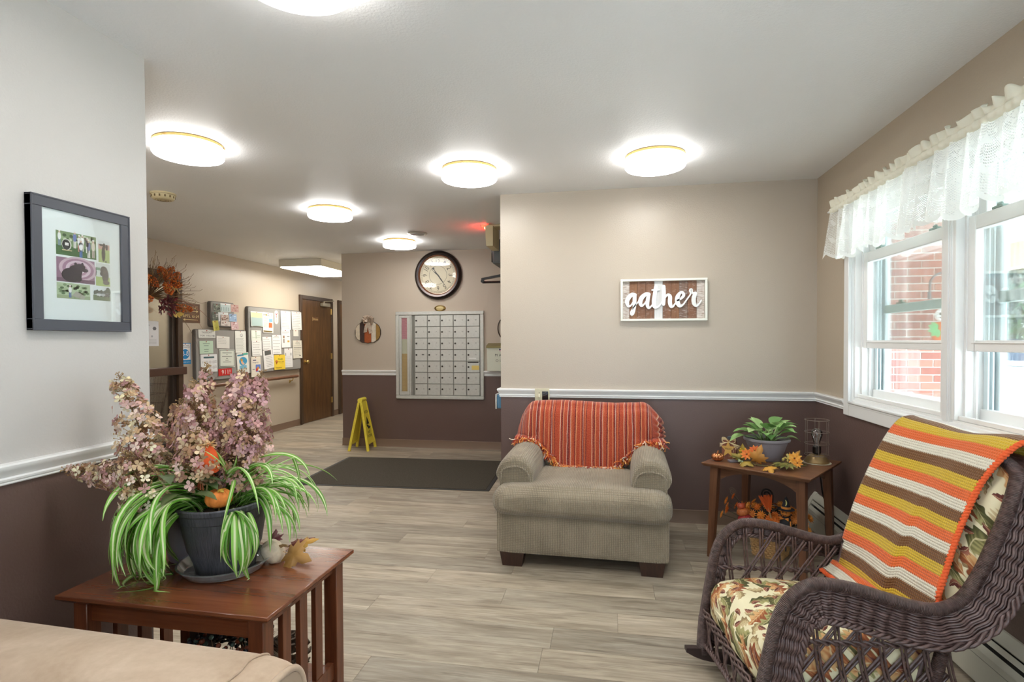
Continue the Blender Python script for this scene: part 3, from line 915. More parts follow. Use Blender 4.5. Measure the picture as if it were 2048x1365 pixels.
def blue_art(mb, w, hh):
    B = lin((24, 140, 208)); Wt = lin((242, 246, 250)); K = lin((60, 64, 70))
    rect(mb, -w * .46, w * .46, -hh * .3, hh * .47, -0.0003, Wt)
    text(mb, 'STAY SAFE', 0, hh * .385, w=w * .66, h=hh * .05, y=-0.0008, col=K); text(mb, 'STAY HEALTHY!', 0, hh * .305, w=w * .82, h=hh * .05, y=-0.0008, col=K)
    disc(mb, 0, -hh * .02, w * .36, hh * .235, -0.0006, B, 28)
    for s_ in (-1, 1):
        disc(mb, s_ * w * .19, hh * .07, w * .085, hh * .055, -0.0009, Wt); disc(mb, s_ * w * .19, hh * .07, w * .04, hh * .022, -0.0012, B)
        disc(mb, s_ * w * .19, -hh * .03, w * .095, hh * .085, -0.0010, Wt); disc(mb, s_ * w * .19, -hh * .03, w * .05, hh * .05, -0.0012, B)
    rect(mb, -w * .14, w * .14, -hh * .055, -hh * .035, -0.0011, Wt)
    text(mb, 'KEEP 6 FEET APART', 0, -hh * .405, w=w * .88, h=hh * .045, y=-0.0008, col=Wt)
paper('safety_poster', 'blue and white stay safe poster with footprints, right of the glass door', 'poster', 5.513, 5.687, 1.069, 1.315, (36, 144, 208), blue_art, dx=0.0, curl=0.0)

# ---- boards
M_FELT = simple('grey_board_felt', (156, 154, 150), 0.85, bump=0.3, bscale=260, bdist=0.002)
M_BEDGE = simple('board_edge_grey', (110, 106, 102), 0.6)
def rrect(w, hh, r, n=5):
    out = []
    for cx, cz, a0 in ((w / 2 - r, hh / 2 - r, 0), (-w / 2 + r, hh / 2 - r, PI / 2), (-w / 2 + r, -hh / 2 + r, PI), (w / 2 - r, -hh / 2 + r, 1.5 * PI)):
        out += [(cx + r * math.cos(a0 + PI / 2 * k / n), cz + r * math.sin(a0 + PI / 2 * k / n)) for k in range(n + 1)]
    return out
RX = Matrix.Rotation(PI / 2, 4, 'X')       # prism z -> local -y
def board(label, y0, y1, z0, z1):
    t = hall('bulletin_board', label, 'bulletin board', (y0 + y1) / 2, (z0 + z1) / 2, 'grey bulletin boards in the hallway', dx=0.0015)
    mb = MB(); mb.prism(rrect(y1 - y0, z1 - z0, 0.03), 0.0, 0.038, M=RX); mb.build('edge', M_BEDGE, t)
    mb = MB(); mb.prism(rrect(y1 - y0 - 0.02, z1 - z0 - 0.02, 0.024), 0.0385, 0.044, M=RX); mb.build('felt', M_FELT, t)
board('wide grey bulletin board nearest the wooden hallway door', 6.672, 7.955, 0.895, 1.811)
board('grey bulletin board left of the wide one, with the green sheet on it', 5.710, 6.617, 0.851, 1.482)
board('small grey bulletin board overlapped with photos, above the other two', 5.964, 6.400, 1.514, 1.832)
R0 = lin
def hdr(words_, c=(60, 60, 60), sz=.09, z=.38, body=8, k=.8, seed=1):
    def f(mb, w, hh):
        for i, s_ in enumerate(words_): text(mb, s_, 0, hh * (z - i * sz * 1.6), w=w * min(.86, .07 * len(s_) + .2), h=hh * sz, y=-0.0005, col=lin(c))
        if body: lines(mb, w, hh, body, z - len(words_) * sz * 1.6, -.42, k=k, seed=seed)
    return f
paper('notice_card', 'wide white card with two lines of hand lettering, top of the left board', 'paper', 5.751, 6.034, 1.376, 1.476, (226, 228, 224), lambda mb, w, hh: (text(mb, 'THURSDAY', 0, hh * .17, w=w * .62, h=hh * .2, y=-.0005, col=lin((90, 92, 92))), text(mb, 'FOR', -w * .25, -hh * .22, w=w * .26, h=hh * .2, y=-.0005, col=lin((96, 98, 98))), text(mb, 'HELLO', w * .17, -hh * .22, w=w * .36, h=hh * .18, y=-.0005, col=lin((110, 112, 112))), disc(mb, w * .4, -hh * .24, w * .05, hh * .13, -.0004, lin((170, 172, 172)))))
def green_art(mb, w, hh):
    for z, k in ((.28, .5), (.12, .34), (-.18, .34), (-.33, .3)): rect(mb, -w * k / 2, w * k / 2, hh * z - .004, hh * z + .004, -.0004, lin((150, 176, 158)))
paper('green_notice', 'mint green sheet with four printed lines on the left board', 'paper', 5.767, 5.994, 1.186, 1.341, (200, 226, 204), green_art)
def coin_art(mb, w, hh):
    rect(mb, -w * .32, w * .32, hh * .28, hh * .37, -.0004, lin((70, 104, 112))); rect(mb, -w * .26, w * .26, hh * .315, hh * .335, -.0007, lin((220, 226, 226)))
    for z in (.06, -.24):
        for k in range(3): disc(mb, -w * .12 + k * w * .2, hh * z, w * .085, hh * .085, -.0004, lin((214, 214, 216)) if (z > 0 or k) else lin((222, 176, 60)), 16)
        for q in range(3): rect(mb, w * .34, w * .46, hh * (z + .06 - q * .05), hh * (z + .075 - q * .05), -.0004, lin((140, 144, 146)))
    for q in range(3): rect(mb, -w * .42, -w * .34, hh * (.1 - q * .05), hh * (.115 - q * .05), -.0004, lin((160, 160, 160)))
paper('coin_flyer', 'white flyer with rows of circles and one gold coin', 'paper', 5.780, 6.059, 0.959, 1.177, (236, 238, 240), coin_art, curl=.01)
paper('blank_note', 'tilted white sheet with faint lines, middle of the left board', 'paper', 6.055, 6.291, 1.246, 1.398, (232, 231, 226), lambda mb, w, hh: lines(mb, w, hh, 4, .3, -.1, (196, 196, 192), seed=4), tilt=0.05)
def border_art(mb, w, hh):
    c = lin((140, 148, 142))
    for a, b, d, e in ((-.48, .48, .43, .47), (-.48, .48, -.47, -.43), (-.48, -.43, -.43, .43), (.43, .48, -.43, .43)): rect(mb, w * a, w * b, hh * d, hh * e, -.0004, c)
    for i, s_ in enumerate(['YOU ARE INVITED', 'TO', 'COFFEE & COMPANY', 'AND', 'GAMES', 'IN THE LOUNGE']): rect(mb, -w * (.02 * len(s_)), w * (.02 * len(s_)), hh * (.30 - i * .105), hh * (.325 - i * .105), -.0004, lin((96, 100, 98)))
paper('bordered_notice', 'cream notice with a patterned border and centred text', 'paper', 6.097, 6.389, 1.005, 1.229, (226, 232, 222), border_art, tilt=0.03)
def letter_art(mb, w, hh):
    disc(mb, w * .1, hh * .3, w * .12, hh * .07, -.0004, lin((150, 152, 150)), 14); disc(mb, w * .1, hh * .3, w * .09, hh * .05, -.0007, lin((232, 234, 230)), 14); rect(mb, w * .03, w * .17, hh * .26, hh * .275, -.0009, lin((130, 132, 130)))
    lines(mb, w, hh, 11, .16, -.38, (176, 178, 174), .82, 7)
paper('letter', 'tall white letter with a round crest on the left board', 'paper', 6.400, 6.614, 1.182, 1.470, (232, 234, 228), letter_art)
def child_art(mb, w, hh):
    rect(mb, -w * .45, w * .1, hh * .36, hh * .43, -.0004, lin((70, 140, 170))); rect(mb, w * .02, w * .46, hh * .38, hh * .47, -.0006, lin((88, 180, 160)))
    disc(mb, w * .02, hh * .1, w * .34, hh * .2, -.0004, lin((70, 160, 204)), 20); disc(mb, w * .04, hh * .08, w * .2, hh * .15, -.0008, lin((234, 190, 160)), 18); disc(mb, w * .0, hh * .17, w * .2, hh * .08, -.0010, lin((214, 160, 60)), 16)
    rect(mb, -w * .3, w * .3, -hh * .26, -hh * .1, -.0004, lin((128, 190, 216))); lines(mb, w, hh, 4, -.3, -.44, (160, 170, 170), .8, 3)
paper('clinic_flyer', 'flyer with a face in a blue circle, lower right of the left board', 'paper', 6.432, 6.669, 0.901, 1.181, (234, 236, 230), child_art, tilt=-0.06)
paper('emergency_card', 'red card reading 911 behind the dried hydrangeas', 'paper', 6.080, 6.330, 0.900, 0.989, (204, 40, 36), lambda mb, w, hh: text(mb, '911!', w * .06, 0, w=w * .62, h=hh * .62, y=-.0005, col=lin((245, 240, 236))))
# small board photos
def snap(cols, seed, n=16):
    def f(mb, w, hh):
        rr = random.Random(seed)
        for i in range(n):
            a = rr.uniform(0.06, 0.2)
            disc(mb, w * rr.uniform(-.36, .36), hh * rr.uniform(-.36, .36), w * a * .7, hh * a * .5, -.0003 - .00004 * i, lin(rr.choice(cols)), 9)
    return f
paper('snapshot', 'dark grey green snapshot, top left of the small board', 'photo', 6.008, 6.134, 1.700, 1.802, (110, 118, 106), snap([(70, 80, 66), (150, 156, 140), (60, 64, 58)], 1), curl=.004, group='snapshots on the small board')
def strip_art(mb, w, hh):
    for i in range(5): rect(mb, -w * .42 + i * w * .17, -w * .36 + i * w * .17, -hh * .4, hh * (.05 + .05 * (i % 2)), -.0004, lin((120, 150, 146)))
    rect(mb, -w * .5, w * .5, hh * .36, hh * .5, -.0004, lin((236, 240, 242)))
paper('snapshot', 'pale blue snapshot with white strip along its top edge', 'photo', 6.134, 6.323, 1.708, 1.813, (196, 212, 214), strip_art, curl=.004, group='snapshots on the small board')
paper('snapshot', 'dusty pink note sticking out past the small board, top right', 'photo', 6.322, 6.473, 1.715, 1.811, (190, 154, 146), snap([(170, 120, 112), (206, 176, 168)], 3), curl=.008, group='snapshots on the small board')
paper('snapshot', 'dark foliage snapshot at the left edge of the small board', 'photo', 5.981, 6.090, 1.592, 1.697, (92, 100, 90), snap([(60, 76, 60), (196, 190, 190), (120, 128, 118)], 4), curl=.01, group='snapshots on the small board')
paper('snapshot', 'white card behind the brown snapshots on the small board', 'photo', 6.096, 6.277, 1.585, 1.702, (222, 228, 230), None, dx=0.0465, curl=.0, group='snapshots on the small board')
paper('snapshot', 'brown and white snapshot of an animal, centre of the small board', 'photo', 6.133, 6.283, 1.593, 1.670, (190, 176, 168), snap([(110, 84, 70), (230, 224, 220), (146, 112, 96)], 6), dx=0.052, curl=.003, group='snapshots on the small board')
paper('snapshot', 'white bordered snapshot hanging below the brown one', 'photo', 6.136, 6.312, 1.530, 1.590, (214, 206, 200), snap([(120, 96, 84), (232, 226, 222)], 7, 9), curl=.004, tilt=.05, group='snapshots on the small board')
paper('snapshot', 'sky blue snapshot with a dark figure, right of the brown one', 'photo', 6.286, 6.428, 1.591, 1.689, (150, 178, 210), snap([(70, 84, 100), (206, 222, 236)], 8, 7), dx=0.053, curl=.004, group='snapshots on the small board')
paper('snapshot', 'pink curled snapshot below the sky blue one', 'photo', 6.318, 6.462, 1.485, 1.588, (206, 176, 178), snap([(180, 130, 136), (230, 214, 216)], 9, 9), curl=.014, tilt=-.06, group='snapshots on the small board')
paper('snapshot', 'yellow green leaf shaped note drooping off the small board', 'photo', 5.981, 6.082, 1.466, 1.590, (190, 184, 84), snap([(170, 166, 66), (206, 200, 108)], 10, 6), dx=0.053, curl=.016, tilt=-.1, group='snapshots on the small board')
# wide board papers
def pic_art(mb, w, hh):
    rect(mb, -w * .46, w * .46, -hh * .46, hh * .1, -.0003, lin((170, 192, 190))); rect(mb, -w * .46, w * .46, hh * .1, hh * .44, -.0003, lin((214, 222, 170)))
    for x, z, a, b in ((-.36, -.1, .14, .3), (-.22, .05, .1, .22), (.08, .16, .12, .2)): rect(mb, w * (x - a / 2), w * (x + a / 2), hh * (z - b / 2), hh * (z + b / 2), -.0006, lin((70, 158, 80)))
    rect(mb, -w * .4, w * .2, hh * .22, hh * .27, -.0007, lin((120, 150, 120)))
paper('landscape_print', 'printed picture of green benches by water, top left of the wide board', 'paper', 6.717, 6.983, 1.538, 1.744, (232, 236, 228), pic_art, curl=.012)
def impact_art(mb, w, hh):
    text(mb, 'IMPACT', 0, hh * .37, w=w * .86, h=hh * .1, y=-.0005, col=lin((70, 74, 66)))
    rect(mb, -w * .2, -w * .1, hh * .33, hh * .42, -.0004, lin((226, 206, 60)))
    for i in range(9): rect(mb, -w * .42, -w * .02, hh * (.22 - i * .055), hh * (.235 - i * .055), -.0004, lin((170, 176, 150)))
    rect(mb, w * .1, w * .42, hh * .05, hh * .2, -.0004, lin((130, 180, 206))); rect(mb, w * .08, w * .4, -hh * .24, hh * .0, -.0004, lin((206, 116, 70))); rect(mb, -w * .44, w * .4, -hh * .46, -hh * .40, -.0004, lin((120, 100, 40)))
paper('newsletter', 'newsletter headed IMPACT, second in the top row of the wide board', 'paper', 6.986, 7.227, 1.455, 1.744, (236, 236, 230), impact_art, tilt=.03)
t = hall('oval_sticker', 'tall oval white card with a red ribbon mark on the wide board', 'paper', 7.313, 1.685, dx=0.0445)
mb = MB(); pts = []
for k in range(13): pts.append((0.046 * math.cos(PI * k / 12), 0.055 + 0.045 * math.sin(PI * k / 12)))
for k in range(13): pts.append((0.046 * math.cos(PI + PI * k / 12), -0.055 + 0.045 * math.sin(PI + PI * k / 12)))
mb.prism(pts, 0.0, 0.003, M=RX); mb.build('card', simple('oval_cream', (232, 226, 212), 0.5), t)
mb = MB(); C_ = lin((216, 54, 84)); mb.add([(0.0, -.0035, .02), (.03, -.0035, .062), (.018, -.0035, .066), (-.004, -.0035, .032)], [(0, 1, 2, 3)], col=C_); mb.add([(0.0, -.0037, .02), (.006, -.0037, .032), (-.012, -.0037, .062), (-.022, -.0037, .054)], [(0, 1, 2, 3)], col=C_)
rect(mb, -.006, .008, -.004, .018, -.0036, C_); mb.tube([(.004, -.0035, -.02), (-.008, -.0035, -.045), (.008, -.0035, -.065)], .002, 4, col=lin((150, 140, 130))); mb.build('print', M_PRINT, t)
paper('long_notice', 'long white page at the top of the two page column on the wide board', 'paper', 7.411, 7.666, 1.508, 1.785, (234, 235, 236), hdr(['NOTICE'], (140, 140, 144), .05, .4, 10, .8, 11), curl=.012)
def long2(mb, w, hh):
    lines(mb, w, hh, 3, .4, .28, (176, 176, 178), .8, 2); rect(mb, -w * .3, -w * .1, hh * .02, hh * .16, -.0004, lin((160, 126, 100))); rect(mb, -w * .26, -w * .12, -hh * .24, -hh * .02, -.0004, lin((140, 120, 110))); rect(mb, w * .2, w * .4, -hh * .2, -hh * .1, -.0004, lin((216, 176, 90))); rect(mb, w * .16, w * .42, hh * .1, hh * .14, -.0004, lin((150, 150, 150)))
paper('picture_notice', 'white page with small brown pictures, lower half of the two page column', 'paper', 7.417, 7.648, 1.238, 1.508, (236, 236, 236), long2, curl=.012)
paper('red_headed_notice', 'white page with a red heading hanging past the top right board edge', 'paper', 7.699, 7.964, 1.511, 1.790, (232, 231, 226), hdr(['AGENDA 20'], (196, 96, 90), .06, .44, 9, .8, 5), curl=.012)
paper('small_note', 'small cream note under the red headed page', 'paper', 7.737, 7.879, 1.411, 1.508, (226, 224, 214), None)
def map_art(mb, w, hh):
    rect(mb, -w * .02, w * .04, -hh * .3, hh * .36, -.0004, lin((176, 196, 170))); rect(mb, -w * .4, w * .4, -hh * .2, -hh * .16, -.0004, lin((186, 200, 180))); rect(mb, w * .1, w * .42, -hh * .05, hh * .0, -.0004, lin((170, 180, 168)))
paper('map_sheet', 'pale sheet with faint green map lines, left of the wide board', 'paper', 6.726, 6.939, 1.344, 1.484, (228, 234, 224), map_art)
paper('white_notice', 'plain white page below the map sheet', 'paper', 6.736, 6.950, 1.133, 1.344, (234, 235, 232), hdr([], body=6, z=.38, seed=9), curl=.010)
def prog_art(mb, w, hh):
    rect(mb, -w * .3, w * .05, hh * .30, hh * .34, -.0004, lin((60, 66, 110))); text(mb, 'Program', -w * .02, hh * .2, w=w * .6, h=hh * .09, y=-.0005, col=lin((130, 132, 150)))
    rect(mb, w * .0, w * .46, -hh * .26, hh * .1, -.0004, lin((110, 140, 214))); disc(mb, w * .2, -hh * .1, w * .12, hh * .1, -.0007, lin((230, 160, 60))); disc(mb, w * .1, -hh * .16, w * .09, hh * .1, -.0009, lin((206, 70, 60))); disc(mb, w * .33, -hh * .18, w * .1, hh * .08, -.0009, lin((240, 230, 226))); rect(mb, -w * .36, -w * .1, -hh * .14, -hh * .11, -.0004, lin((90, 92, 110)))
paper('program_flyer', 'Program flyer with a colourful picture, bottom left of the wide board', 'paper', 6.715, 6.925, 0.843, 1.123, (234, 228, 214), prog_art, curl=.008)
paper('memo', 'white page above the calendar sheet on the wide board', 'paper', 6.969, 7.182, 1.215, 1.397, (234, 235, 233), hdr([], body=5, z=.3, seed=13))
def cal_art(mb, w, hh):
    rect(mb, -w * .36, w * .26, hh * .22, hh * .46, -.0004, lin((92, 92, 90)))
    for i in range(3):
        for j in range(2): rect(mb, -w * .3 + i * w * .19, -w * .16 + i * w * .19, hh * (.26 + j * .09), hh * (.32 + j * .09), -.0007, lin((200, 200, 196)))
    for i in range(7): rect(mb, -w * .3 + i * w * .01, w * .36, hh * (.12 - i * .085), hh * (.135 - i * .085), -.0004, lin((120, 120, 120) if i % 2 else (170, 170, 170)))
paper('calendar_sheet', 'tilted white sheet with a dark calendar block, beside the yellow flyer', 'paper', 6.993, 7.231, 0.942, 1.214, (238, 238, 236), cal_art, tilt=-.09)
paper('centre_notice', 'white page with short heading, centre of the wide board', 'paper', 7.193, 7.411, 1.146, 1.426, (236, 237, 236), hdr(['NEWS'], (110, 110, 112), .04, .42, 6, .8, 17), curl=.010)
def fair_art(mb, w, hh):
    text(mb, 'FAIR', w * .08, hh * .2, w=w * .42, h=hh * .13, y=-.0005, col=lin((70, 134, 40))); text(mb, 'Nov 3rd', w * .12, hh * .03, w=w * .52, h=hh * .08, y=-.0005, col=lin((84, 46, 40)))
    rect(mb, -w * .02, w * .34, -hh * .07, -hh * .05, -.0004, lin((200, 170, 60))); mb.add([(-w * .42, -.0006, hh * .1), (-w * .28, -.0006, -hh * .16), (-w * .16, -.0006, hh * .06), (-w * .28, -.0006, hh * .14)], [(0, 1, 2, 3)], col=lin((178, 96, 40))); disc(mb, -w * .28, hh * .08, w * .1, hh * .06, -.0008, lin((214, 128, 70)))
    rect(mb, -w * .4, w * .2, -hh * .39, -hh * .365, -.0004, lin((130, 104, 36)))
paper('fair_flyer', 'bright yellow FAIR flyer at the bottom of the wide board', 'paper', 7.233, 7.506, 0.916, 1.132, (240, 208, 66), fair_art, dx=0.052, curl=.006)
paper('form_sheet', 'white form with two small grey boxes, right of the yellow flyer', 'paper', 7.496, 7.710, 0.936, 1.225, (236, 236, 236), lambda mb, w, hh: (rect(mb, -w * .38, -w * .28, hh * .12, hh * .26, -.0004, lin((150, 154, 150))), rect(mb, w * .26, w * .36, hh * .12, hh * .26, -.0004, lin((150, 154, 150))), lines(mb, w, hh, 6, .05, -.4, (200, 200, 200), .8, 21)))
def meet_art(mb, w, hh):
    text(mb, 'Annual', w * .05, hh * .40, w=w * .4, h=hh * .05, y=-.0005, col=lin((60, 60, 60))); text(mb, 'Meeting', w * .05, hh * .31, w=w * .46, h=hh * .05, y=-.0005, col=lin((60, 60, 60)))
    rect(mb, -w * .4, w * .46, hh * .08, hh * .095, -.0004, lin((90, 90, 90))); lines(mb, w, hh, 6, .2, -.3, (160, 158, 150), .8, 23); rect(mb, w * .2, w * .36, -hh * .36, -hh * .33, -.0004, lin((70, 70, 70)))
paper('meeting_notice', 'cream meeting notice hanging over the right edge of the wide board', 'paper', 7.716, 7.968, 1.066, 1.346, (226, 222, 208), meet_art, curl=.014)

# ---- handrail
t = thing('handrail', 'brown wooden handrail on metal brackets below the bulletin boards', 'handrail', (XB, 6.76, 0.79), PI / 2)
mb = MB(); mb.tube([(-1.08, -0.055, 0), (-1.06, -0.062, 0), (1.045, -0.062, 0), (1.075, -0.055, 0), (1.085, -0.04, 0)], [0.014, 0.024, 0.024, 0.022, 0.012], 14); mb.build('rail', M_RAILWOOD, t)
for x in (-0.8, 0.12, 0.95):
    mb = MB(); mb.box(x - 0.016, x + 0.016, -0.008, 0, -0.10, -0.05, 0.002); mb.tube([(x, -0.004, -0.075), (x, -0.05, -0.06), (x, -0.062, -0.022)], 0.007, 8); mb.box(x - 0.03, x + 0.03, -0.075, -0.05, -0.026, -0.021)
    mb.build('bracket', M_BRASS, t)

# ================================================================ REAR (MAIL) WALL, faces -y
# ---- clock
t = thing('wall_clock', 'large round wall clock with dark bronze rim above the mailboxes', 'clock', (-2.055, YM, 2.136))
RB = 0.302
mb = MB(); RZ = Matrix.Rotation(PI / 2, 4, 'X')
mb.lathe([(0.24, 0.004), (0.30, 0.004), (RB, 0.018), (0.292, 0.042), (0.268, 0.056), (0.246, 0.050), (0.242, 0.040)], 64, M=RZ, cap=False)
mb.build('rim', simple('dark_bronze', (52, 42, 40), 0.25, 0.5), t)
mb = MB(); mb.lathe([(0.243, 0.030), (0.245, 0.048), (0.236, 0.050), (0.230, 0.042), (0.229, 0.026)], 64, M=RZ, cap=False); mb.build('inner_ring', simple('copper_ring', (150, 104, 78), 0.3, 0.7), t)
mb = MB(); mb.lathe([(0.0, 0.028), (0.232, 0.028)], 64, M=RZ, cap=False); face = mb.build('face', simple('clock_face', (218, 208, 184), 0.5, var=0.05, vscale=6), t)
mb = MB(); K = lin((84, 76, 62))
for hnum in range(1, 13):
    a = PI / 2 - hnum * PI / 6
    M = Matrix.Translation((0.165 * math.cos(a), 0, 0.165 * math.sin(a))) @ Matrix.Rotation(-(a - PI / 2), 4, 'Y')
    text(mb, str(hnum), 0, 0, h=0.058, w=0.020 * len(str(hnum)) + 0.008, y=-0.0290, col=K, M=M)
for k in range(60):
    a = 2 * PI * k / 60; M = Matrix.Rotation(a, 4, 'Y')
    rect(mb, -0.0012, 0.0012, 0.206, 0.214 if k % 5 else 0.218, -0.0290, K, M=M)
for rr_, th in ((0.112, 0.0016), (0.204, 0.001), (0.218, 0.001)):
    n = 64
    vs = [(q * math.cos(2 * PI * k / n), -0.0288, q * math.sin(2 * PI * k / n)) for q in (rr_ - th, rr_ + th) for k in range(n)]
    mb.add(vs, [(k, (k + 1) % n, n + (k + 1) % n, n + k) for k in range(n)], col=K)
mb.build('numerals', M_PRINT, face)
def hand(ang, L, tail, wd, y):
    m = MB(); M = Matrix.Rotation(ang, 4, 'Y')
    m.prism([(-wd * .4, -tail), (wd * .4, -tail), (wd, L * .35), (wd * .35, L * .6), (0.001, L), (-0.001, L), (-wd * .35, L * .6), (-wd, L * .35)], y, y + 0.002, M=M @ RX); return m
m = hand(math.radians(144.5), 0.205, 0.085, 0.007, 0.034)
m.lathe([(0.0, 0.034), (0.013, 0.034), (0.013, 0.036), (0.0, 0.036)], 14, M=Matrix.Rotation(math.radians(144.5), 4, 'Y') @ Matrix.Translation((0, 0, -0.098)) @ RZ); m.build('minute_hand', M_BLACK, t)
m = hand(math.radians(-49), 0.112, 0.03, 0.007, 0.031); m.build('hour_hand', M_BLACK, t)
mb = MB(); mb.lathe([(0.0, 0.026), (0.009, 0.026), (0.009, 0.038), (0.0, 0.039)], 14, M=RZ); mb.build('hub', M_BLACK, t)
mb = MB(); mb.lathe([(0.0, 0.042), (0.236, 0.042)], 48, M=RZ, cap=False); mb.build('glass', thin_glass('clock_glass', (0.97, 0.98, 0.97), 1.1), t)

# ---- mailboxes
t = thing('mailbox_panel', 'brushed aluminium wall of apartment mailboxes below the clock', 'mailbox', (-2.048, YM, 1.152))
W2, H2 = 0.562, 0.541
mb = MB()
for a, b, c, d in ((-W2, W2, H2 - 0.042, H2), (-W2, W2, -H2, -H2 + 0.042), (-W2, -W2 + 0.042, -H2 + 0.042, H2 - 0.042), (W2 - 0.042, W2, -H2 + 0.042, H2 - 0.042)):
    mb.box(a, b, -0.028, 0, c, d, 0.004)
mb.build('frame', M_ALU, t)
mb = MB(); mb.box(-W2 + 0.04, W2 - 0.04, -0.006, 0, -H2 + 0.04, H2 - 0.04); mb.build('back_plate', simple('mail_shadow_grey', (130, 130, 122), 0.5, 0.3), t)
# name list column
mb = MB(); x0, x1 = -W2 + 0.044, -W2 + 0.178
for a, b, c, d in ((x0, x1, H2 - 0.075, H2 - 0.046), (x0, x1, -H2 + 0.046, -H2 + 0.09), (x0, x0 + 0.03, -H2 + 0.09, H2 - 0.075), (x1 - 0.03, x1, -H2 + 0.09, H2 - 0.075)): mb.box(a, b, -0.020, -0.006, c, d, 0.002)
li = mb.build('directory_frame', M_ALU, t)
mb = MB(); y_ = -0.0065
rect(mb, x0 + 0.03, x1 - 0.03, 0.20, 0.465, y_, lin((226, 164, 178))); rect(mb, x0 + 0.03, x1 - 0.03, 0.02, 0.20, y_, lin((216, 214, 196))); rect(mb, x0 + 0.03, x1 - 0.03, -0.455, 0.02, y_, lin((206, 176, 128)))
for k in range(20): rect(mb, x0 + 0.036, x1 - 0.036 - 0.012 * (k % 3), 0.215 + k * 0.012, 0.2175 + k * 0.012, y_ - 0.0004, lin((190, 120, 138)))
for k in range(26): rect(mb, x0 + 0.03, x1 - 0.03, -0.45 + k * 0.018, -0.4485 + k * 0.018, y_ - 0.0004, lin((176, 144, 98)))
mb.build('name_list', M_PRINT, li)
mb = MB(); mb.box(x0 + 0.028, x1 - 0.028, -0.011, -0.009, -0.457, 0.468); mb.build('window_strip', thin_glass('directory_glass', (0.96, 0.97, 0.95), 0.8), li)
mb = MB(); mb.box(x1 + 0.002, x1 + 0.020, -0.024, -0.004, -H2 + 0.044, H2 - 0.044, 0.003); mb.box(x1 + 0.024, x1 + 0.032, -0.020, -0.004, -H2 + 0.044, H2 - 0.044, 0.002); mb.build('hinge_strip', M_ALU, t)
DX0, DX1, DZ0, DZ1 = -0.318, 0.512, -0.492, 0.497
dw, dh = (DX1 - DX0) / 5, (DZ1 - DZ0) / 7
dm = MB(); dm.box(-dw / 2 + 0.004, dw / 2 - 0.004, -0.0165, -0.006, -dh / 2 + 0.005, dh / 2 - 0.005, 0.0025); dm.box(-dw / 2 + 0.003, dw / 2 - 0.003, -0.021, -0.006, -dh / 2 + 0.001, -dh / 2 + 0.0065, 0.001); dmesh = dm.mesh('mail_door', M_ALU)
lm = MB(); lm.lathe([(0.0, 0.0165), (0.011, 0.0165), (0.0105, 0.021), (0.0, 0.0215)], 14, M=RZ); lm.box(-0.0015, 0.0015, -0.022, -0.0213, -0.006, 0.006, mat=1); lmesh = lm.mesh('lock', [M_STEEL, M_BLACK])
M_NUM = simple('numeral_ink', (92, 92, 88), 0.5)
nums = [[1, 2, 3, None, 4, 5, 6], list(range(7, 14)), list(range(14, 21)), list(range(21, 28)), [28, 29, 30, 31, None, 33, 34]]
for ci in range(5):
    for ri in range(7):
        o = bpy.data.objects.new('mail_door', dmesh); COL.objects.link(o); o.parent = t
        o.location = (DX0 + dw * (ci + .5), 0, DZ1 - dh * (ri + .5))
        k = bpy.data.objects.new('lock', lmesh); COL.objects.link(k); k.parent = o
        k.location = (-dw * .36, 0, 0.002) if not (ci == 4 and ri == 4) else (-dw * .36, 0, -0.005)
        n_ = nums[ci][ri]
        m = MB()
        if n_: text(m, str(n_), dw * .20, 0.006, h=0.014, y=-0.0172)
        elif ci == 0: rect(m, dw * .06, dw * .24, -0.001, 0.012, -0.0172, None); disc(m, dw * .15, 0.006, .012, .008, -0.0174, None, 8)
        else: m.box(-dw * .42, dw * .40, -0.0185, -0.016, dh * .33, dh * .42)
        m.build('numeral' if n_ else ('slot' if ci else 'tag'), M_NUM if n_ or ci == 0 else M_BLACK, o)
        if ci == 4 and ri == 4:
            m = MB(); m.box(-dw * .12, dw * .44, -0.0185, -0.0165, -dh * .28, dh * .10); m.build('yellow_label', simple('label_yellow', (226, 200, 112), 0.5), o)
        if ci == 4 and ri == 3:
            m = MB(); m.box(-dw * .3, dw * .22, -0.018, -0.0165, -dh * .32, -dh * .24); m.build('label_strip', simple('label_white', (240, 240, 238), 0.5), o)

t = thing('oval_plaque', 'small oval brass nameplate between the clock and the mailboxes', 'plaque', (-2.04, YM, 1.731))
mb = MB(); mb.lathe([(0.0, 0.010), (0.052, 0.010), (0.056, 0.016), (0.068, 0.012), (0.074, 0.0)], 36, M=RZ @ Matrix.Scale(0.52, 4, (0, 1, 0))); mb.build('rim', simple('antique_brass', (150, 124, 72), 0.3, 0.9), t)
mb = MB(); mb.lathe([(0.0, 0.012), (0.050, 0.0105)], 30, M=RZ @ Matrix.Scale(0.50, 4, (0, 1, 0)), cap=False); mb.build('centre', simple('pale_brass', (196, 178, 130), 0.35, 0.7), t)

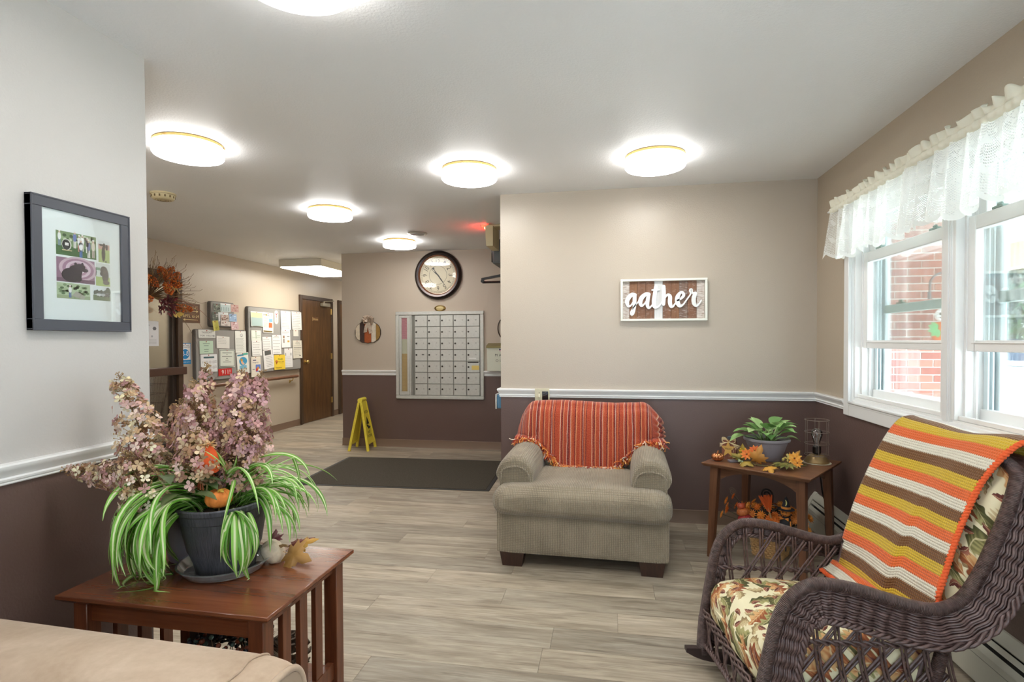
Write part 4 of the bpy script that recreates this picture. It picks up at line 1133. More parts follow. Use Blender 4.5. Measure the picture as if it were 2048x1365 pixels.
# ---- wooden pumpkin with plaid bow
t = thing('pumpkin_wall_sign', 'striped board pumpkin wall sign with a plaid bow, left of the mailboxes', 'wall decoration', (-2.982, YM, 1.44))
def pump_z(x):
    a = abs(x) / 0.17
    top = 0.135 * math.sqrt(max(0, 1 - a ** 2.6)) - 0.012 * math.cos(x * 55) * (1 - a)
    return top, -0.135 * math.sqrt(max(0, 1 - a ** 2.4)) + 0.010 * abs(math.sin(x * 42)) * (1 - a * .6)
xs = [-0.165, -0.106, -0.046, 0.047, 0.110, 0.165]
cols = [(214, 200, 176), (72, 54, 48), (166, 84, 40), (214, 202, 182), (150, 116, 56)]
for i in range(5):
    a, b = xs[i] + 0.002, xs[i + 1] - 0.002
    n = 6
    top = [(a + (b - a) * k / n, pump_z(a + (b - a) * k / n)[0]) for k in range(n + 1)]
    bot = [(a + (b - a) * k / n, pump_z(a + (b - a) * k / n)[1]) for k in range(n + 1)]
    mb = MB(); mb.prism(bot + top[::-1], 0.006 + 0.001 * (i % 2), 0.020 + 0.002 * (i % 2), M=RX)
    mb.build('board', simple('pumpkin_board_%d' % i, cols[i], 0.7, var=0.12, vscale=30), t)
mb = MB(); out = [(0.168 * math.cos(2 * PI * k / 40)) for k in range(40)]
ring = []
for k in range(24):
    x = -0.168 + 0.336 * k / 23; ring.append((x, -0.014, pump_z(x)[0]))
for k in range(24):
    x = 0.168 - 0.336 * k / 23; ring.append((x, -0.014, pump_z(x)[1]))
mb.tube(ring, 0.006, 6, True); mb.build('rim', simple('rim_black_brown', (52, 40, 34), 0.5, 0.3), t)
def plaid():
    m = NT('plaid_ribbon'); uv = m.coord('UV'); s_ = m.new('ShaderNodeSeparateXYZ', {0: uv})
    fx = m.math('FRACT', m.math('MULTIPLY', s_.outputs[0], 3.0)); fy = m.math('FRACT', m.math('MULTIPLY', s_.outputs[1], 5.0))
    a = m.mix(m.math('GREATER_THAN', fx, 0.72), lin((224, 208, 186)), lin((190, 150, 122)))
    b = m.mix(m.math('MULTIPLY', m.math('GREATER_THAN', fy, 0.78), 0.8), a, lin((74, 76, 78)))
    c = m.mix(m.math('MULTIPLY', m.math('LESS_THAN', m.math('ABSOLUTE', m.math('SUBTRACT', fx, 0.36)), 0.06), 0.8), b, lin((80, 82, 84)))
    m.base(c); m.rough(0.7); return m.m
M_PLAID = plaid()
def ribbon(mb, pts, wd, side, n=6, tw=0.0):
    pts = [Vector(p) for p in spline(pts, n)]
    P = [[], []]; uv = [[], []]; L = 0
    for i, p in enumerate(pts):
        if i: L += (p - pts[i - 1]).length
        s_ = Vector(side(i / (len(pts) - 1)) if callable(side) else side).normalized() * wd / 2
        P[0].append(p - s_); P[1].append(p + s_); uv[0].append((0, L * 12)); uv[1].append((1, L * 12))
    mb.shell(P, 0.001, uv=uv)
for k, (ang, L) in enumerate([(2.75, .075), (2.2, .075), (1.75, .065), (0.55, .085), (0.05, .08), (-0.45, .075), (1.15, .07), (3.4, .06)]):
    mb = MB(); c, s_ = math.cos(ang), math.sin(ang); B = Vector((0.012, -0.026, 0.145))
    loop = [B, B + Vector((c * L * .55, -0.035, s_ * L * .55 + .012)), B + Vector((c * L, -0.022, s_ * L)), B + Vector((c * L * .6, -0.004, s_ * L * .6 - .012)), B + Vector((0, 0, -.004))]
    ribbon(mb, loop, 0.042, (-s_ * .75, -0.55, c * .75)); mb.build('bow_loop', M_PLAID, t)
for dx in (-0.034, 0.028):
    mb = MB(); ribbon(mb, [(0.012, -0.03, .13), (0.012 + dx * .7, -.036, .07), (0.012 + dx * 1.2, -.028, .0 if dx < 0 else -.012)], 0.046, (1, 0, 0.15)); mb.build('bow_tail', M_PLAID, t)
mb = MB(); mb.tube([(0.012, -.004, .15), (0.012, -.006, .21), (0.016, -.01, .222), (0.008, -.002, .218)], 0.0022, 6); mb.build('hanger', M_STEEL, t)

t = thing('hoop_wreath', 'thin dark hoop wreath on the mail wall, mostly hidden by the tan wall corner', 'wall decoration', (-1.145, YM, 1.478))
mb = MB(); mb.tube([(0.168 * math.cos(2 * PI * k / 40), -0.012, 0.168 * math.sin(2 * PI * k / 40)) for k in range(40)], 0.006, 8, True); mb.build('hoop', simple('hoop_brown', (60, 46, 36), 0.5), t)
mb = MB()
for k in range(30):
    a = r.uniform(-0.8, 0.8); p = Vector((0.168 * math.cos(a), -0.015, 0.168 * math.sin(a))); d = Vector((r.uniform(-1, 1), -0.4, r.uniform(-1, 1))).normalized() * 0.05; s_ = Vector((-d.z, 0, d.x)) * 0.3
    mb.poly([p, p + d * .5 + s_, p + d, p + d * .5 - s_], col=lin(r.choice([(150, 84, 40), (120, 96, 50)])))
mb.build('leaf_spray', M_PETAL, t)

t = thing('outgoing_mail_box', 'cream metal box lettered MAIL OUT on the mail wall', 'mailbox', (-1.262, YM, 0.965))
M_MO = simple('cream_enamel', (212, 214, 196), 0.4)
mb = MB(); mb.box(-0.165, 0.165, -0.11, 0, 0.0, 0.285, 0.004); mb.build('body', M_MO, t)
mb = MB(); mb.hexa([(-0.172, -0.122, 0.278), (0.172, -0.122, 0.278), (0.172, 0, 0.286), (-0.172, 0, 0.286)], [(-0.172, -0.122, 0.300), (0.172, -0.122, 0.300), (0.172, 0, 0.334), (-0.172, 0, 0.334)]); mb.build('lid', simple('lid_bronze', (140, 128, 84), 0.35, 0.5), t)
mb = MB(); K = lin((26, 28, 26))
for i, ch in enumerate('MAIL'): text(mb, ch, -0.052 + i * 0.048, 0.192, h=0.030, y=-0.1106, col=K)
for i, ch in enumerate('OUT'): text(mb, ch, -0.042 + i * 0.048, 0.126, h=0.030, y=-0.1106, col=K)
mb.build('lettering', M_PRINT, t)
mb = MB()
for k in range(4): rect(mb, -0.016, 0.024, 0.240 + k * .0065, 0.2435 + k * .0065, -0.1108, lin((196, 120, 130)))
rect(mb, -0.016, 0.024, 0.238, 0.266, -0.1106, lin((226, 216, 224))); rect(mb, -0.016, 0.004, 0.252, 0.266, -0.1110, lin((66, 66, 104))); mb.build('flag_sticker', M_PRINT, t)

# ---- things on the side wall behind the tan corner
t = thing('exit_sign', 'cream exit sign seen edge on below the ceiling, red glow to its left', 'sign', (-1.10, 5.22, CE))
mb = MB(); mb.box(-0.10, 0.10, -0.09, 0.09, -0.022, -0.001, 0.003); mb.build('canopy_plate', M_CREAM, t)
mb = MB(); mb.hexa([(-0.036, -0.15, -0.215), (0.028, -0.15, -0.215), (0.028, 0.15, -0.215), (-0.036, 0.15, -0.215)], [(-0.048, -0.15, -0.022), (0.028, -0.15, -0.022), (0.028, 0.15, -0.022), (-0.048, 0.15, -0.022)]); mb.build('housing', M_CREAM, t)
mb = MB(); M = Matrix.Translation((-0.046, 0, -0.115)) @ Matrix.Rotation(-PI / 2, 4, 'Z') @ Matrix.Rotation(0.06, 4, 'X'); text(mb, 'EXIT', 0, 0, w=0.22, h=0.12, y=-0.002, M=M); mb.build('lettering', emit('exit_red', (1.0, 0.05, 0.03), 9.0), t)
mb = MB(); mb.box(-0.060, -0.049, -0.12, 0.12, -0.045, -0.030); mb.build('red_lamp_strip', emit('exit_lamp', (1.0, 0.06, 0.04), 26.0), t)

t = thing('television', 'grey television on a bracket, mostly hidden by the tan wall corner', 'television', (XG, 5.62, 2.10))
mb = MB(); mb.box(-0.335, -0.05, -0.235, 0.25, 0.0, 0.245, 0.012); mb.box(-0.32, -0.07, -0.243, -0.235, 0.02, 0.225, 0.004); mb.build('case', simple('tv_grey', (92, 96, 96), 0.5), t)
mb = MB(); mb.box(-0.349, -0.334, -0.21, 0.22, 0.02, 0.225, 0.003); mb.build('screen', simple('tv_screen', (20, 22, 24), 0.1), t)
mb = MB(); mb.box(-0.03, -0.0005, -0.06, 0.06, -0.26, 0.05, 0.004); mb.tube([(-0.03, 0, 0.02), (-0.10, 0, 0.03)], 0.022, 8); mb.hexa([(-0.50, -0.02, -0.135), (-0.02, -0.02, -0.062), (-0.02, 0.02, -0.062), (-0.50, 0.02, -0.135)], [(-0.50, -0.02, -0.115), (-0.02, -0.02, -0.03), (-0.02, 0.02, -0.03), (-0.50, 0.02, -0.115)])
mb.tube([(-0.49, 0, -0.158), (-0.02, 0, -0.158)], 0.012, 8); mb.lathe([(0, -.012), (.018, -.012), (.018, .012), (0, .012)], 14, M=Matrix.Translation((-0.485, -0.02, -0.148)) @ RZ); mb.tube([(-0.30, -.0, -0.09), (-0.15, 0, 0.01)], 0.014, 8)
mb.build('bracket', M_BLACK, t)

t = thing('brochure_holder', 'blue brochure box with white edge just behind the tan wall corner', 'brochure box', (XG, 4.30, 0.80))
mb = MB(); mb.box(-0.045, -0.0065, -0.13, 0.13, 0.0, 0.105, 0.004); mb.build('box', simple('holder_blue', (86, 128, 158), 0.4), t)
mb = MB(); mb.box(-0.056, -0.046, -0.135, 0.135, -0.004, 0.112, 0.002); mb.build('front_plate', simple('holder_white', (224, 226, 222), 0.4), t)

# ================================================================ floor things
t = thing('entry_mat', 'large charcoal entry mat on the plank floor', 'mat', (-1.98, 5.255, 0), math.radians(2.0))
MW, MD = 0.925, 0.605
mb = MB(); mb.box(-MW, MW, -MD, MD, 0.0005, 0.005, 0.002); mb.build('rubber_border', simple('mat_rubber', (50, 49, 46), 0.6), t)
def mat_m():
    m = NT('mat_carpet'); p = m.pos()
    m.base(m.ramp(m.noise(p, 260, 2), [(0.3, lin((58, 54, 47))), (0.7, lin((96, 90, 80)))])); m.rough(0.95); m.b.inputs['Specular IOR Level'].default_value = 0.1
    m.bump(m.noise(p, 400, 2), 0.6, 0.004); return m.m
mb = MB(); mb.box(-MW + 0.035, MW - 0.035, -MD + 0.03, MD - 0.03, 0.005, 0.0085, 0.0015); mb.build('carpet', mat_m(), t)

# wet floor sign: two hinged leaves, standing along x
t = thing('wet_floor_sign', 'yellow folding wet floor sign standing by the mail wall corner', 'sign', (-2.985, 6.30, 0), math.radians(6))
M_YEL = simple('safety_yellow', (236, 218, 74), 0.45)
def leaf_m(sg):
    mb = MB(); hx = 0.118 * sg; top = Vector((0.012 * sg, 0, 0.60)); bot = Vector((hx, 0, 0.0))
    ax = (bot - top).normalized(); nrm = Vector((ax.z, 0, -ax.x)) * (-1 if sg > 0 else 1)
    def q(u, v, w): return top + ax * (u * (bot - top).length) + Vector((0, v, 0)) + nrm * w
    # panel with raised sides and two feet
    def slab(u0, u1, v0a, v0b, v1a, v1b, w0, w1):
        mb.hexa([q(u0, v0a, w0), q(u0, v0b, w0), q(u1, v1b, w0), q(u1, v1a, w0)], [q(u0, v0a, w1), q(u0, v0b, w1), q(u1, v1b, w1), q(u1, v1a, w1)])
    slab(0.08, 0.86, -0.10, 0.10, -0.142, 0.142, -0.006, 0.006)
    slab(0.04, 1.0, -0.085, -0.065, -0.150, -0.122, -0.014, 0.014); slab(0.04, 1.0, 0.065, 0.085, 0.122, 0.150, -0.014, 0.014)
    slab(0.0, 0.1, -0.085, 0.085, -0.09, 0.09, -0.010, 0.010)
    slab(0.84, 0.875, -0.14, 0.14, -0.142, 0.142, -0.012, 0.012)
    return mb, q
for sg in (-1, 1):
    mb, q = leaf_m(sg); pn = mb.build('leaf_panel', M_YEL, t)
    # print on the outer face
    m = MB(); K = lin((40, 38, 26))
    ax = (q(1, 0, 0) - q(0, 0, 0)).normalized(); ox = Vector((0, 1 if sg > 0 else -1, 0)); nn_ = ox.cross(-ax)
    F = Matrix((ox, -nn_, -ax)).transposed().to_4x4(); F.translation = q(0.45, 0, 0) + nn_ * 0.0068
    text(m, 'CAUTION', 0, 0.13, w=0.16, h=0.035, col=K, M=F); m.add([(-0.05, 0, -0.02), (0.05, 0, -0.02), (0.0, 0, 0.075)], [(0, 1, 2)], col=K, M=F)
    m.tube([(-0.02, -0.001, -0.04), (0.0, -0.001, -0.07), (0.04, -0.001, -0.06)], 0.012, 6, col=K, M=F); disc(m, -0.035, -0.035, 0.016, 0.016, -0.001, K, M=F)
    text(m, 'WET', 0, -0.12, w=0.10, h=0.032, col=K, M=F); text(m, 'FLOOR', 0, -0.165, w=0.14, h=0.032, col=K, M=F); m.build('warning_print', M_PRINT, pn)
mb = MB(); mb.tube([(0, -0.085, 0.607), (0, 0.085, 0.607)], 0.028, 16); mb.build('hinge_grip', M_YEL, t)

# ================================================================ tan wall things
t = thing('gather_sign', 'framed plank sign with raised white script reading gather', 'sign', (0.392, YG, 1.619), 0)
hw, hh = 0.303, 0.152
mb = MB()
for a, b, c, d in ((-hw, hw, hh - .016, hh), (-hw, hw, -hh, -hh + .016), (-hw, -hw + .016, -hh + .016, hh - .016), (hw - .016, hw, -hh + .016, hh - .016)): mb.box(a, b, -0.034, 0, c, d, 0.0015)
mb.build('frame', simple('sign_frame_white', (238, 238, 228), 0.5), t)
edges = [480, 578, 695, 820, 945, 1068, 1190, 1305, 1425, 1558, 1668]
def sx_(p): return (p - 445) / 1260 * 0.606 - 0.303
def wash_m(name, c1, c2, amt):
    m = NT(name); v = m.coord('Object'); g = m.noise(m.mapping(v, (20, 20, 3)), 3, 4, .6); h_ = m.noise(m.mapping(v, (14, 14, 150)), 2, 3, .6)
    c = m.ramp(g, [(.3, lin(c1)), (.7, lin(c2))]); f = m.math('MULTIPLY', m.math('SUBTRACT', h_, 1.0 - amt, clamp=True), 5.0, clamp=True)
    m.base(m.mix(m.math('MULTIPLY', f, .8), c, lin((226, 220, 214)))); m.rough(.7); return m.m
M_WA = wash_m('whitewashed_plank', (150, 126, 110), (186, 170, 158), .62); M_WB = wash_m('white_plank', (204, 204, 204), (222, 222, 222), .5)
M_WC = [wash_m('brown_plank_a', (118, 80, 56), (146, 104, 74), .38), wash_m('brown_plank_b', (112, 76, 56), (138, 98, 74), .42), wash_m('brown_plank_c', (104, 80, 70), (130, 102, 86), .46)]
for i in range(10):
    m = M_WA if i in (0, 9) else (M_WB if i == 4 else M_WC[[0, 0, 1, 1, 0, 1, 0, 2, 1, 0][i]])
    mb = MB(); mb.box(sx_(edges[i]) + .0006, sx_(edges[i + 1]) - .0006, -0.012 - .0008 * (i % 3), -0.002, -hh + .014, hh - .014, 0.0008); mb.build('plank', m, t)
strokes = [  # (px, py, half width) in the sign's own drawing units
    [(660, 505, 26), (615, 500, 30), (565, 545, 34), (542, 610, 30), (560, 670, 20), (600, 660, 12), (640, 590, 10), (658, 520, 10)],
    [(655, 505, 28), (652, 600, 28), (648, 700, 24), (630, 785, 20), (605, 800, 14), (600, 760, 12), (640, 690, 9), (690, 630, 10), (735, 575, 10)],
    [(865, 500, 26), (820, 497, 28), (762, 545, 34), (738, 610, 32), (755, 668, 20), (800, 640, 12), (845, 560, 10), (862, 510, 10)],
    [(862, 498, 26), (848, 580, 28), (842, 660, 26), (862, 700, 20), (898, 680, 12), (935, 620, 10)],
    [(965, 390, 26), (950, 500, 28), (938, 600, 30), (945, 680, 28), (985, 695, 16), (1030, 655, 11), (1062, 600, 10)],
    [(912, 435, 12), (965, 436, 13), (1012, 434, 12)],
    [(1078, 388, 28), (1082, 480, 28), (1080, 580, 28), (1078, 652, 24)],
    [(1082, 600, 10), (1105, 545, 12), (1140, 510, 20), (1172, 540, 28), (1170, 620, 30), (1185, 680, 26), (1215, 685, 15), (1255, 630, 10), (1280, 600, 10)],
    [(1270, 602, 11), (1325, 575, 16), (1368, 525, 22), (1352, 478, 18), (1315, 488, 22), (1280, 550, 32), (1280, 625, 34), (1312, 678, 26), (1360, 660, 13), (1405, 600, 10), (1440, 550, 10)],
    [(1440, 550, 10), (1470, 500, 11), (1462, 450, 18), (1482, 440, 16), (1488, 475, 13), (1512, 496, 18), (1540, 495, 22)],
    [(1532, 498, 28), (1512, 580, 30), (1520, 650, 28), (1552, 680, 18), (1590, 650, 11), (1620, 600, 9)]]
mb = MB()
for si, st in enumerate(strokes):
    pts = spline(st, 6)
    n = len(pts); L = []; Rr = []
    for i, (px, py, w) in enumerate(pts):
        a = pts[max(0, i - 1)]; b = pts[min(n - 1, i + 1)]
        d = Vector((b[0] - a[0], -(b[1] - a[1]))).normalized(); nv = Vector((-d.y, d.x))
        X, Z, ww = sx_(px), 0.152 - (py - 270) / 630 * 0.304, w * 0.606 / 1260
        L.append((X + nv.x * ww, Z + nv.y * ww)); Rr.append((X - nv.x * ww, Z - nv.y * ww))
    yb, yf = -0.0135, -0.0235 - si * 0.00015
    vs = [(x, yf, z) for x, z in L] + [(x, yf, z) for x, z in Rr] + [(x, yb, z) for x, z in L] + [(x, yb, z) for x, z in Rr]
    fs = []
    for i in range(n - 1):
        fs += [(i, i + 1, n + i + 1, n + i), (i + 1, i, 2 * n + i, 2 * n + i + 1), (n + i, n + i + 1, 3 * n + i + 1, 3 * n + i)]
    mb.add(vs, fs)
    for e in (0, n - 1):       # round ends
        px, py, w = pts[e]; ww = w * 0.606 / 1260
        mb.lathe([(ww, 0.0135), (ww, -yf - .0001), (0, -yf - .0001)], 14, M=Matrix.Translation((sx_(px), 0, 0.152 - (py - 270) / 630 * 0.304)) @ RZ, cap=False)
mb.build('script_lettering', simple('script_white', (240, 242, 240), 0.45), t, sharp=0.5)

t = thing('wall_control_plate', 'almond switch plate with a dark dial window behind the armchair', 'switch', (-0.49, YG, 0.89))
M_ALM = simple('almond_plastic', (206, 200, 172), 0.4)
mb = MB(); mb.box(-0.055, 0.055, -0.024, 0, -0.075, 0.075, 0.003); mb.build('plate', M_ALM, t)
mb = MB(); mb.box(-0.027, -0.017, -0.028, -0.023, 0.005, 0.035, 0.001); mb.box(-0.025, -0.019, -0.042, -0.028, 0.010, 0.022, 0.002); mb.build('toggle', simple('toggle_ivory', (236, 230, 206), 0.35), t)
mb = MB(); mb.box(0.0, 0.046, -0.0275, -0.0235, -0.06, 0.056, 0.001); di = mb.build('dial_window', simple('dial_dark', (34, 30, 30), 0.15), t)
mb = MB(); mb.tube([(0.003, -0.028, 0.034), (0.030, -0.028, 0.050)], 0.0012, 5); mb.tube([(0.002, -0.028, 0.020), (0.018, -0.028, 0.024), (0.034, -0.028, 0.034)], 0.0014, 5); mb.build('silver_pointer', M_CHROME, di)
mb = MB()
for z in (0.045, -0.012): mb.lathe([(0, .024), (.003, .024), (.003, .0255), (0, .026)], 8, M=Matrix.Translation((-0.022, 0, z)) @ RZ)
mb.build('screw', M_STEEL, t)

# ================================================================ framed photo collage on the left wall (faces +x)
t = thing('framed_photo_collage', 'dark framed collage of six outdoor snapshots on the pale left wall', 'picture', (XL, 1.603, 1.582), PI / 2)
FW, FH = 0.179, 0.2155
mb = MB()
for a, b, c, d in ((-FW, FW, FH - .036, FH), (-FW, FW, -FH, -FH + .036), (-FW, -FW + .036, -FH + .036, FH - .036), (FW - .036, FW, -FH + .036, FH - .036)):
    mb.box(a, b, -0.0245, -0.0005, c, d, 0.0012)
for a, b, c, d in ((-FW, FW, FH - .005, FH), (-FW, FW, -FH, -FH + .005), (-FW, -FW + .005, -FH + .005, FH - .005), (FW - .005, FW, -FH + .005, FH - .005)):
    mb.box(a, b, -0.027, -0.0005, c, d, 0.0008)
mb.build('frame', simple('frame_charcoal', (74, 76, 84), 0.35), t)
mb = MB(); mb.box(-FW + .034, FW - .034, -0.016, -0.002, -FH + .034, FH - .034); mb.build('mat_board', simple('mat_board_white', (228, 234, 234), 0.6), t)
# photo rectangles: photographed positions on the mat (fractions of the mat opening)
MWt, MHt = 2 * (FW - .036), 2 * (FH - .036)
def photo(u0, u1, v0, v1, bg, art, nm='photo'):
    w, h_ = (u1 - u0) * MWt, (v1 - v0) * MHt
    mb = MB(); rect(mb, -w / 2, w / 2, -h_ / 2, h_ / 2, 0, lin(bg)); art(mb, w, h_)
    mb.build(nm, M_PRINT, t, loc=(-MWt / 2 + (u0 + u1) / 2 * MWt, -0.0164, -MHt / 2 + (v0 + v1) / 2 * MHt))
def D(mb, w, h_, x, z, a, b, c, lvl=1, n=12): disc(mb, w * x, h_ * z, w * a, h_ * b, -.0001 * lvl, lin(c), n)
def folk(mb, w, h_, x, z, s_, shirt, leg, lvl=4):
    rect(mb, w * (x - .035 * s_), w * (x - .004), h_ * (z - .38 * s_), h_ * z, -.0001 * lvl, lin(leg)); rect(mb, w * (x + .004), w * (x + .035 * s_), h_ * (z - .38 * s_), h_ * z, -.0001 * lvl, lin(leg))
    D(mb, w, h_, x, z + .12 * s_, .05 * s_, .2 * s_, shirt, lvl + 1); D(mb, w, h_, x, z + .34 * s_, .026 * s_, .075 * s_, (206, 176, 156), lvl + 2); D(mb, w, h_, x, z + .39 * s_, .026 * s_, .045 * s_, (226, 224, 220), lvl + 3)
def art1(mb, w, h_):
    rect(mb, -w / 2, w / 2, -h_ / 2, -h_ * .1, -.0001, lin((66, 104, 60))); rect(mb, -w / 2, w / 2, -h_ * .1, h_ * .5, -.00012, lin((122, 146, 104)))
    rr = random.Random(2)
    for k in range(26): D(mb, w, h_, rr.uniform(-.44, .44), rr.uniform(.12, .42), .05, .07, rr.choice([(86, 112, 74), (150, 170, 130), (196, 206, 180), (70, 92, 62)]), 2, 7)
    rect(mb, -w * .36, -w * .12, -h_ * .3, -h_ * .26, -.0004, lin((196, 178, 140))); D(mb, w, h_, -.25, -.04, .12, .24, (206, 206, 200), 3); D(mb, w, h_, -.26, -.05, .10, .22, (40, 42, 44), 4); rect(mb, -w * .29, -w * .2, -h_ * .08, h_ * .04, -.0006, lin((230, 226, 224)))
    for x, z, s_, a, b in ((-.42, .18, .8, (224, 226, 224), (120, 140, 160)), (-.05, .2, .9, (110, 124, 180), (224, 220, 216)), (.06, .08, .9, (234, 234, 234), (190, 120, 120)), (.14, .12, .9, (240, 240, 240), (200, 196, 190)), (.26, .06, .85, (90, 84, 90), (230, 226, 220)), (.1, -.12, 1.0, (236, 236, 240), (86, 120, 190)), (.3, -.08, 1.0, (112, 116, 160), (226, 222, 220)), (.42, -.06, 1.0, (214, 204, 190), (178, 160, 150))): folk(mb, w, h_, x, z, s_, a, b)
def bear_up(mb, w, h_):
    rect(mb, -w / 2, w / 2, -h_ / 2, h_ * .1, -.0001, lin((168, 186, 116))); rect(mb, -w / 2, w / 2, h_ * .1, h_ * .34, -.0001, lin((196, 150, 140))); rect(mb, -w / 2, w / 2, h_ * .34, h_ * .5, -.0001, lin((214, 220, 222)))
    D(mb, w, h_, -.06, -.1, .17, .36, (46, 42, 48), 3); D(mb, w, h_, .0, .26, .13, .14, (46, 42, 48), 4); D(mb, w, h_, -.26, .3, .16, .05, (46, 42, 48), 4); D(mb, w, h_, .24, .22, .1, .14, (52, 48, 52), 4); rect(mb, w * .1, w * .2, -h_ * .5, -h_ * .4, -.0004, lin((70, 64, 60)))
def bear_sit(mb, w, h_):
    for k, c in enumerate([(196, 172, 184), (160, 124, 146), (206, 186, 198), (172, 138, 158), (232, 226, 232)]): D(mb, w, h_, .06, .08, .5 - k * .085, .5 - k * .075, c, 1 + k, 26)
    rect(mb, -w / 2, w / 2, -h_ / 2, -h_ * .34, -.0004, lin((116, 88, 108)))
    D(mb, w, h_, -.12, -.2, .26, .3, (50, 40, 52), 7, 20); D(mb, w, h_, -.02, -.02, .18, .26, (50, 40, 52), 8, 18); D(mb, w, h_, .1, .18, .14, .13, (58, 48, 60), 9, 16); D(mb, w, h_, .22, .06, .1, .08, (64, 54, 66), 9, 14); D(mb, w, h_, .16, .3, .035, .08, (52, 42, 54), 10, 8); D(mb, w, h_, -.02, .28, .04, .07, (52, 42, 54), 10, 8); D(mb, w, h_, .04, -.32, .1, .14, (44, 36, 46), 10, 12)
def bear_side(mb, w, h_):
    rect(mb, -w / 2, w / 2, -h_ / 2, -h_ * .1, -.0001, lin((168, 188, 118))); rect(mb, -w / 2, w / 2, -h_ * .1, h_ * .5, -.0001, lin((206, 212, 210))); rect(mb, -w * .5, -w * .2, h_ * .18, h_ * .3, -.0002, lin((120, 150, 126)))
    D(mb, w, h_, .16, -.02, .24, .34, (56, 54, 58), 3, 16); D(mb, w, h_, .06, .2, .26, .18, (72, 70, 72), 4, 14); D(mb, w, h_, -.1, .04, .12, .1, (50, 48, 52), 5, 10); D(mb, w, h_, .22, -.34, .24, .1, (84, 78, 78), 5, 12)
def art5(mb, w, h_):
    rect(mb, -w / 2, w / 2, -h_ / 2, -h_ * .28, -.0001, lin((150, 166, 130))); rr = random.Random(5)
    for k in range(34): D(mb, w, h_, rr.uniform(-.42, .42), rr.uniform(-.18, .4), .06, .08, rr.choice([(92, 122, 84), (124, 152, 112), (168, 188, 150), (76, 104, 70)]), 2, 7)
    mb.add([(-w * .06, -.0006, -h_ * .3), (w * .28, -.0006, -h_ * .5), (w * .36, -.0006, -h_ * .3), (w * .06, -.0006, h_ * .02)], [(0, 1, 2, 3)], col=lin((168, 166, 154))); folk(mb, w, h_, -.12, -.04, 1.0, (228, 230, 230), (90, 116, 170), 7)
def art6(mb, w, h_):
    rect(mb, -w / 2, w / 2, -h_ / 2, -h_ * .12, -.0001, lin((104, 122, 92))); rect(mb, -w / 2, w / 2, h_ * .05, h_ * .5, -.0001, lin((222, 230, 234)))
    for k in range(9): D(mb, w, h_, -.42 + k * .08, .04 + .04 * (k % 3), .06, .16, (84, 96, 88), 2, 7)
    D(mb, w, h_, .36, .14, .16, .34, (58, 76, 64), 3, 9)
    for x, c in ((-.16, (206, 210, 212)), (.06, (186, 190, 192)), (.3, (84, 84, 90))): rect(mb, w * (x - .13), w * (x + .13), -h_ * .2, -h_ * .02, -.0005, lin(c)); rect(mb, w * (x - .07), w * (x + .08), -h_ * .02, h_ * .07, -.00052, lin((110, 118, 124))); D(mb, w, h_, x - .08, -.2, .03, .05, (40, 40, 42), 7, 8); D(mb, w, h_, x + .08, -.2, .03, .05, (40, 40, 42), 7, 8)
photo(.17, .67, .60, .82, (112, 136, 96), art1); photo(.70, .855, .585, .80, (200, 206, 200), bear_up)
photo(.17, .645, .355, .58, (150, 118, 138), bear_sit); photo(.66, .855, .35, .575, (200, 208, 200), bear_side)
photo(.17, .58, .20, .345, (176, 194, 160), art5); photo(.62, .855, .205, .345, (196, 206, 206), art6)
mb = MB(); mb.box(-FW + .035, FW - .035, -0.0215, -0.0205, -FH + .035, FH - .035); mb.build('glass', thin_glass('picture_glass', (0.98, 0.99, 0.99), 0.5), t)
# ================================================================ ARMCHAIR
def weave_mat(name, c1, c2, sc=130, strength=0.5):
    t = NT(name); co = t.coord('Object')
    w1 = t.new('ShaderNodeTexWave', {'Vector': co, 'Scale': sc / 6.28 * 1.0, 'Distortion': 1.2, 'Detail': 1.0, 'Detail Scale': 3.0}, bands_direction='X').outputs[1]
    w2 = t.new('ShaderNodeTexWave', {'Vector': co, 'Scale': sc / 6.28 * 1.0, 'Distortion': 1.2, 'Detail': 1.0, 'Detail Scale': 3.0}, bands_direction='Z').outputs[1]
    w3 = t.new('ShaderNodeTexWave', {'Vector': co, 'Scale': sc / 6.28 * 1.0, 'Distortion': 1.2, 'Detail': 1.0, 'Detail Scale': 3.0}, bands_direction='Y').outputs[1]
    h = t.math('ADD', t.math('MULTIPLY', w1, w2), t.math('MULTIPLY', w1, w3))
    big = t.noise(co, 5, 3); fine = t.noise(co, 300, 1)
    f = t.math('ADD', t.math('ADD', t.math('MULTIPLY', h, 0.30), t.math('MULTIPLY', big, 0.62)), t.math('MULTIPLY', fine, 0.2))
    t.base(t.ramp(f, [(0.25, lin(c1)), (0.85, lin(c2))])); t.rough(0.9); t.b.inputs['Specular IOR Level'].default_value = 0.15
    t.b.inputs['Sheen Weight'].default_value = 0.25
    t.bump(h, strength, 0.004)
    return t.m
M_CHEN = weave_mat('olive_chenille', (114, 104, 86), (174, 160, 138), 200, 0.6)
M_FOOT = wood('dark_foot', (44, 28, 20), (72, 46, 34), 0.4, 2)
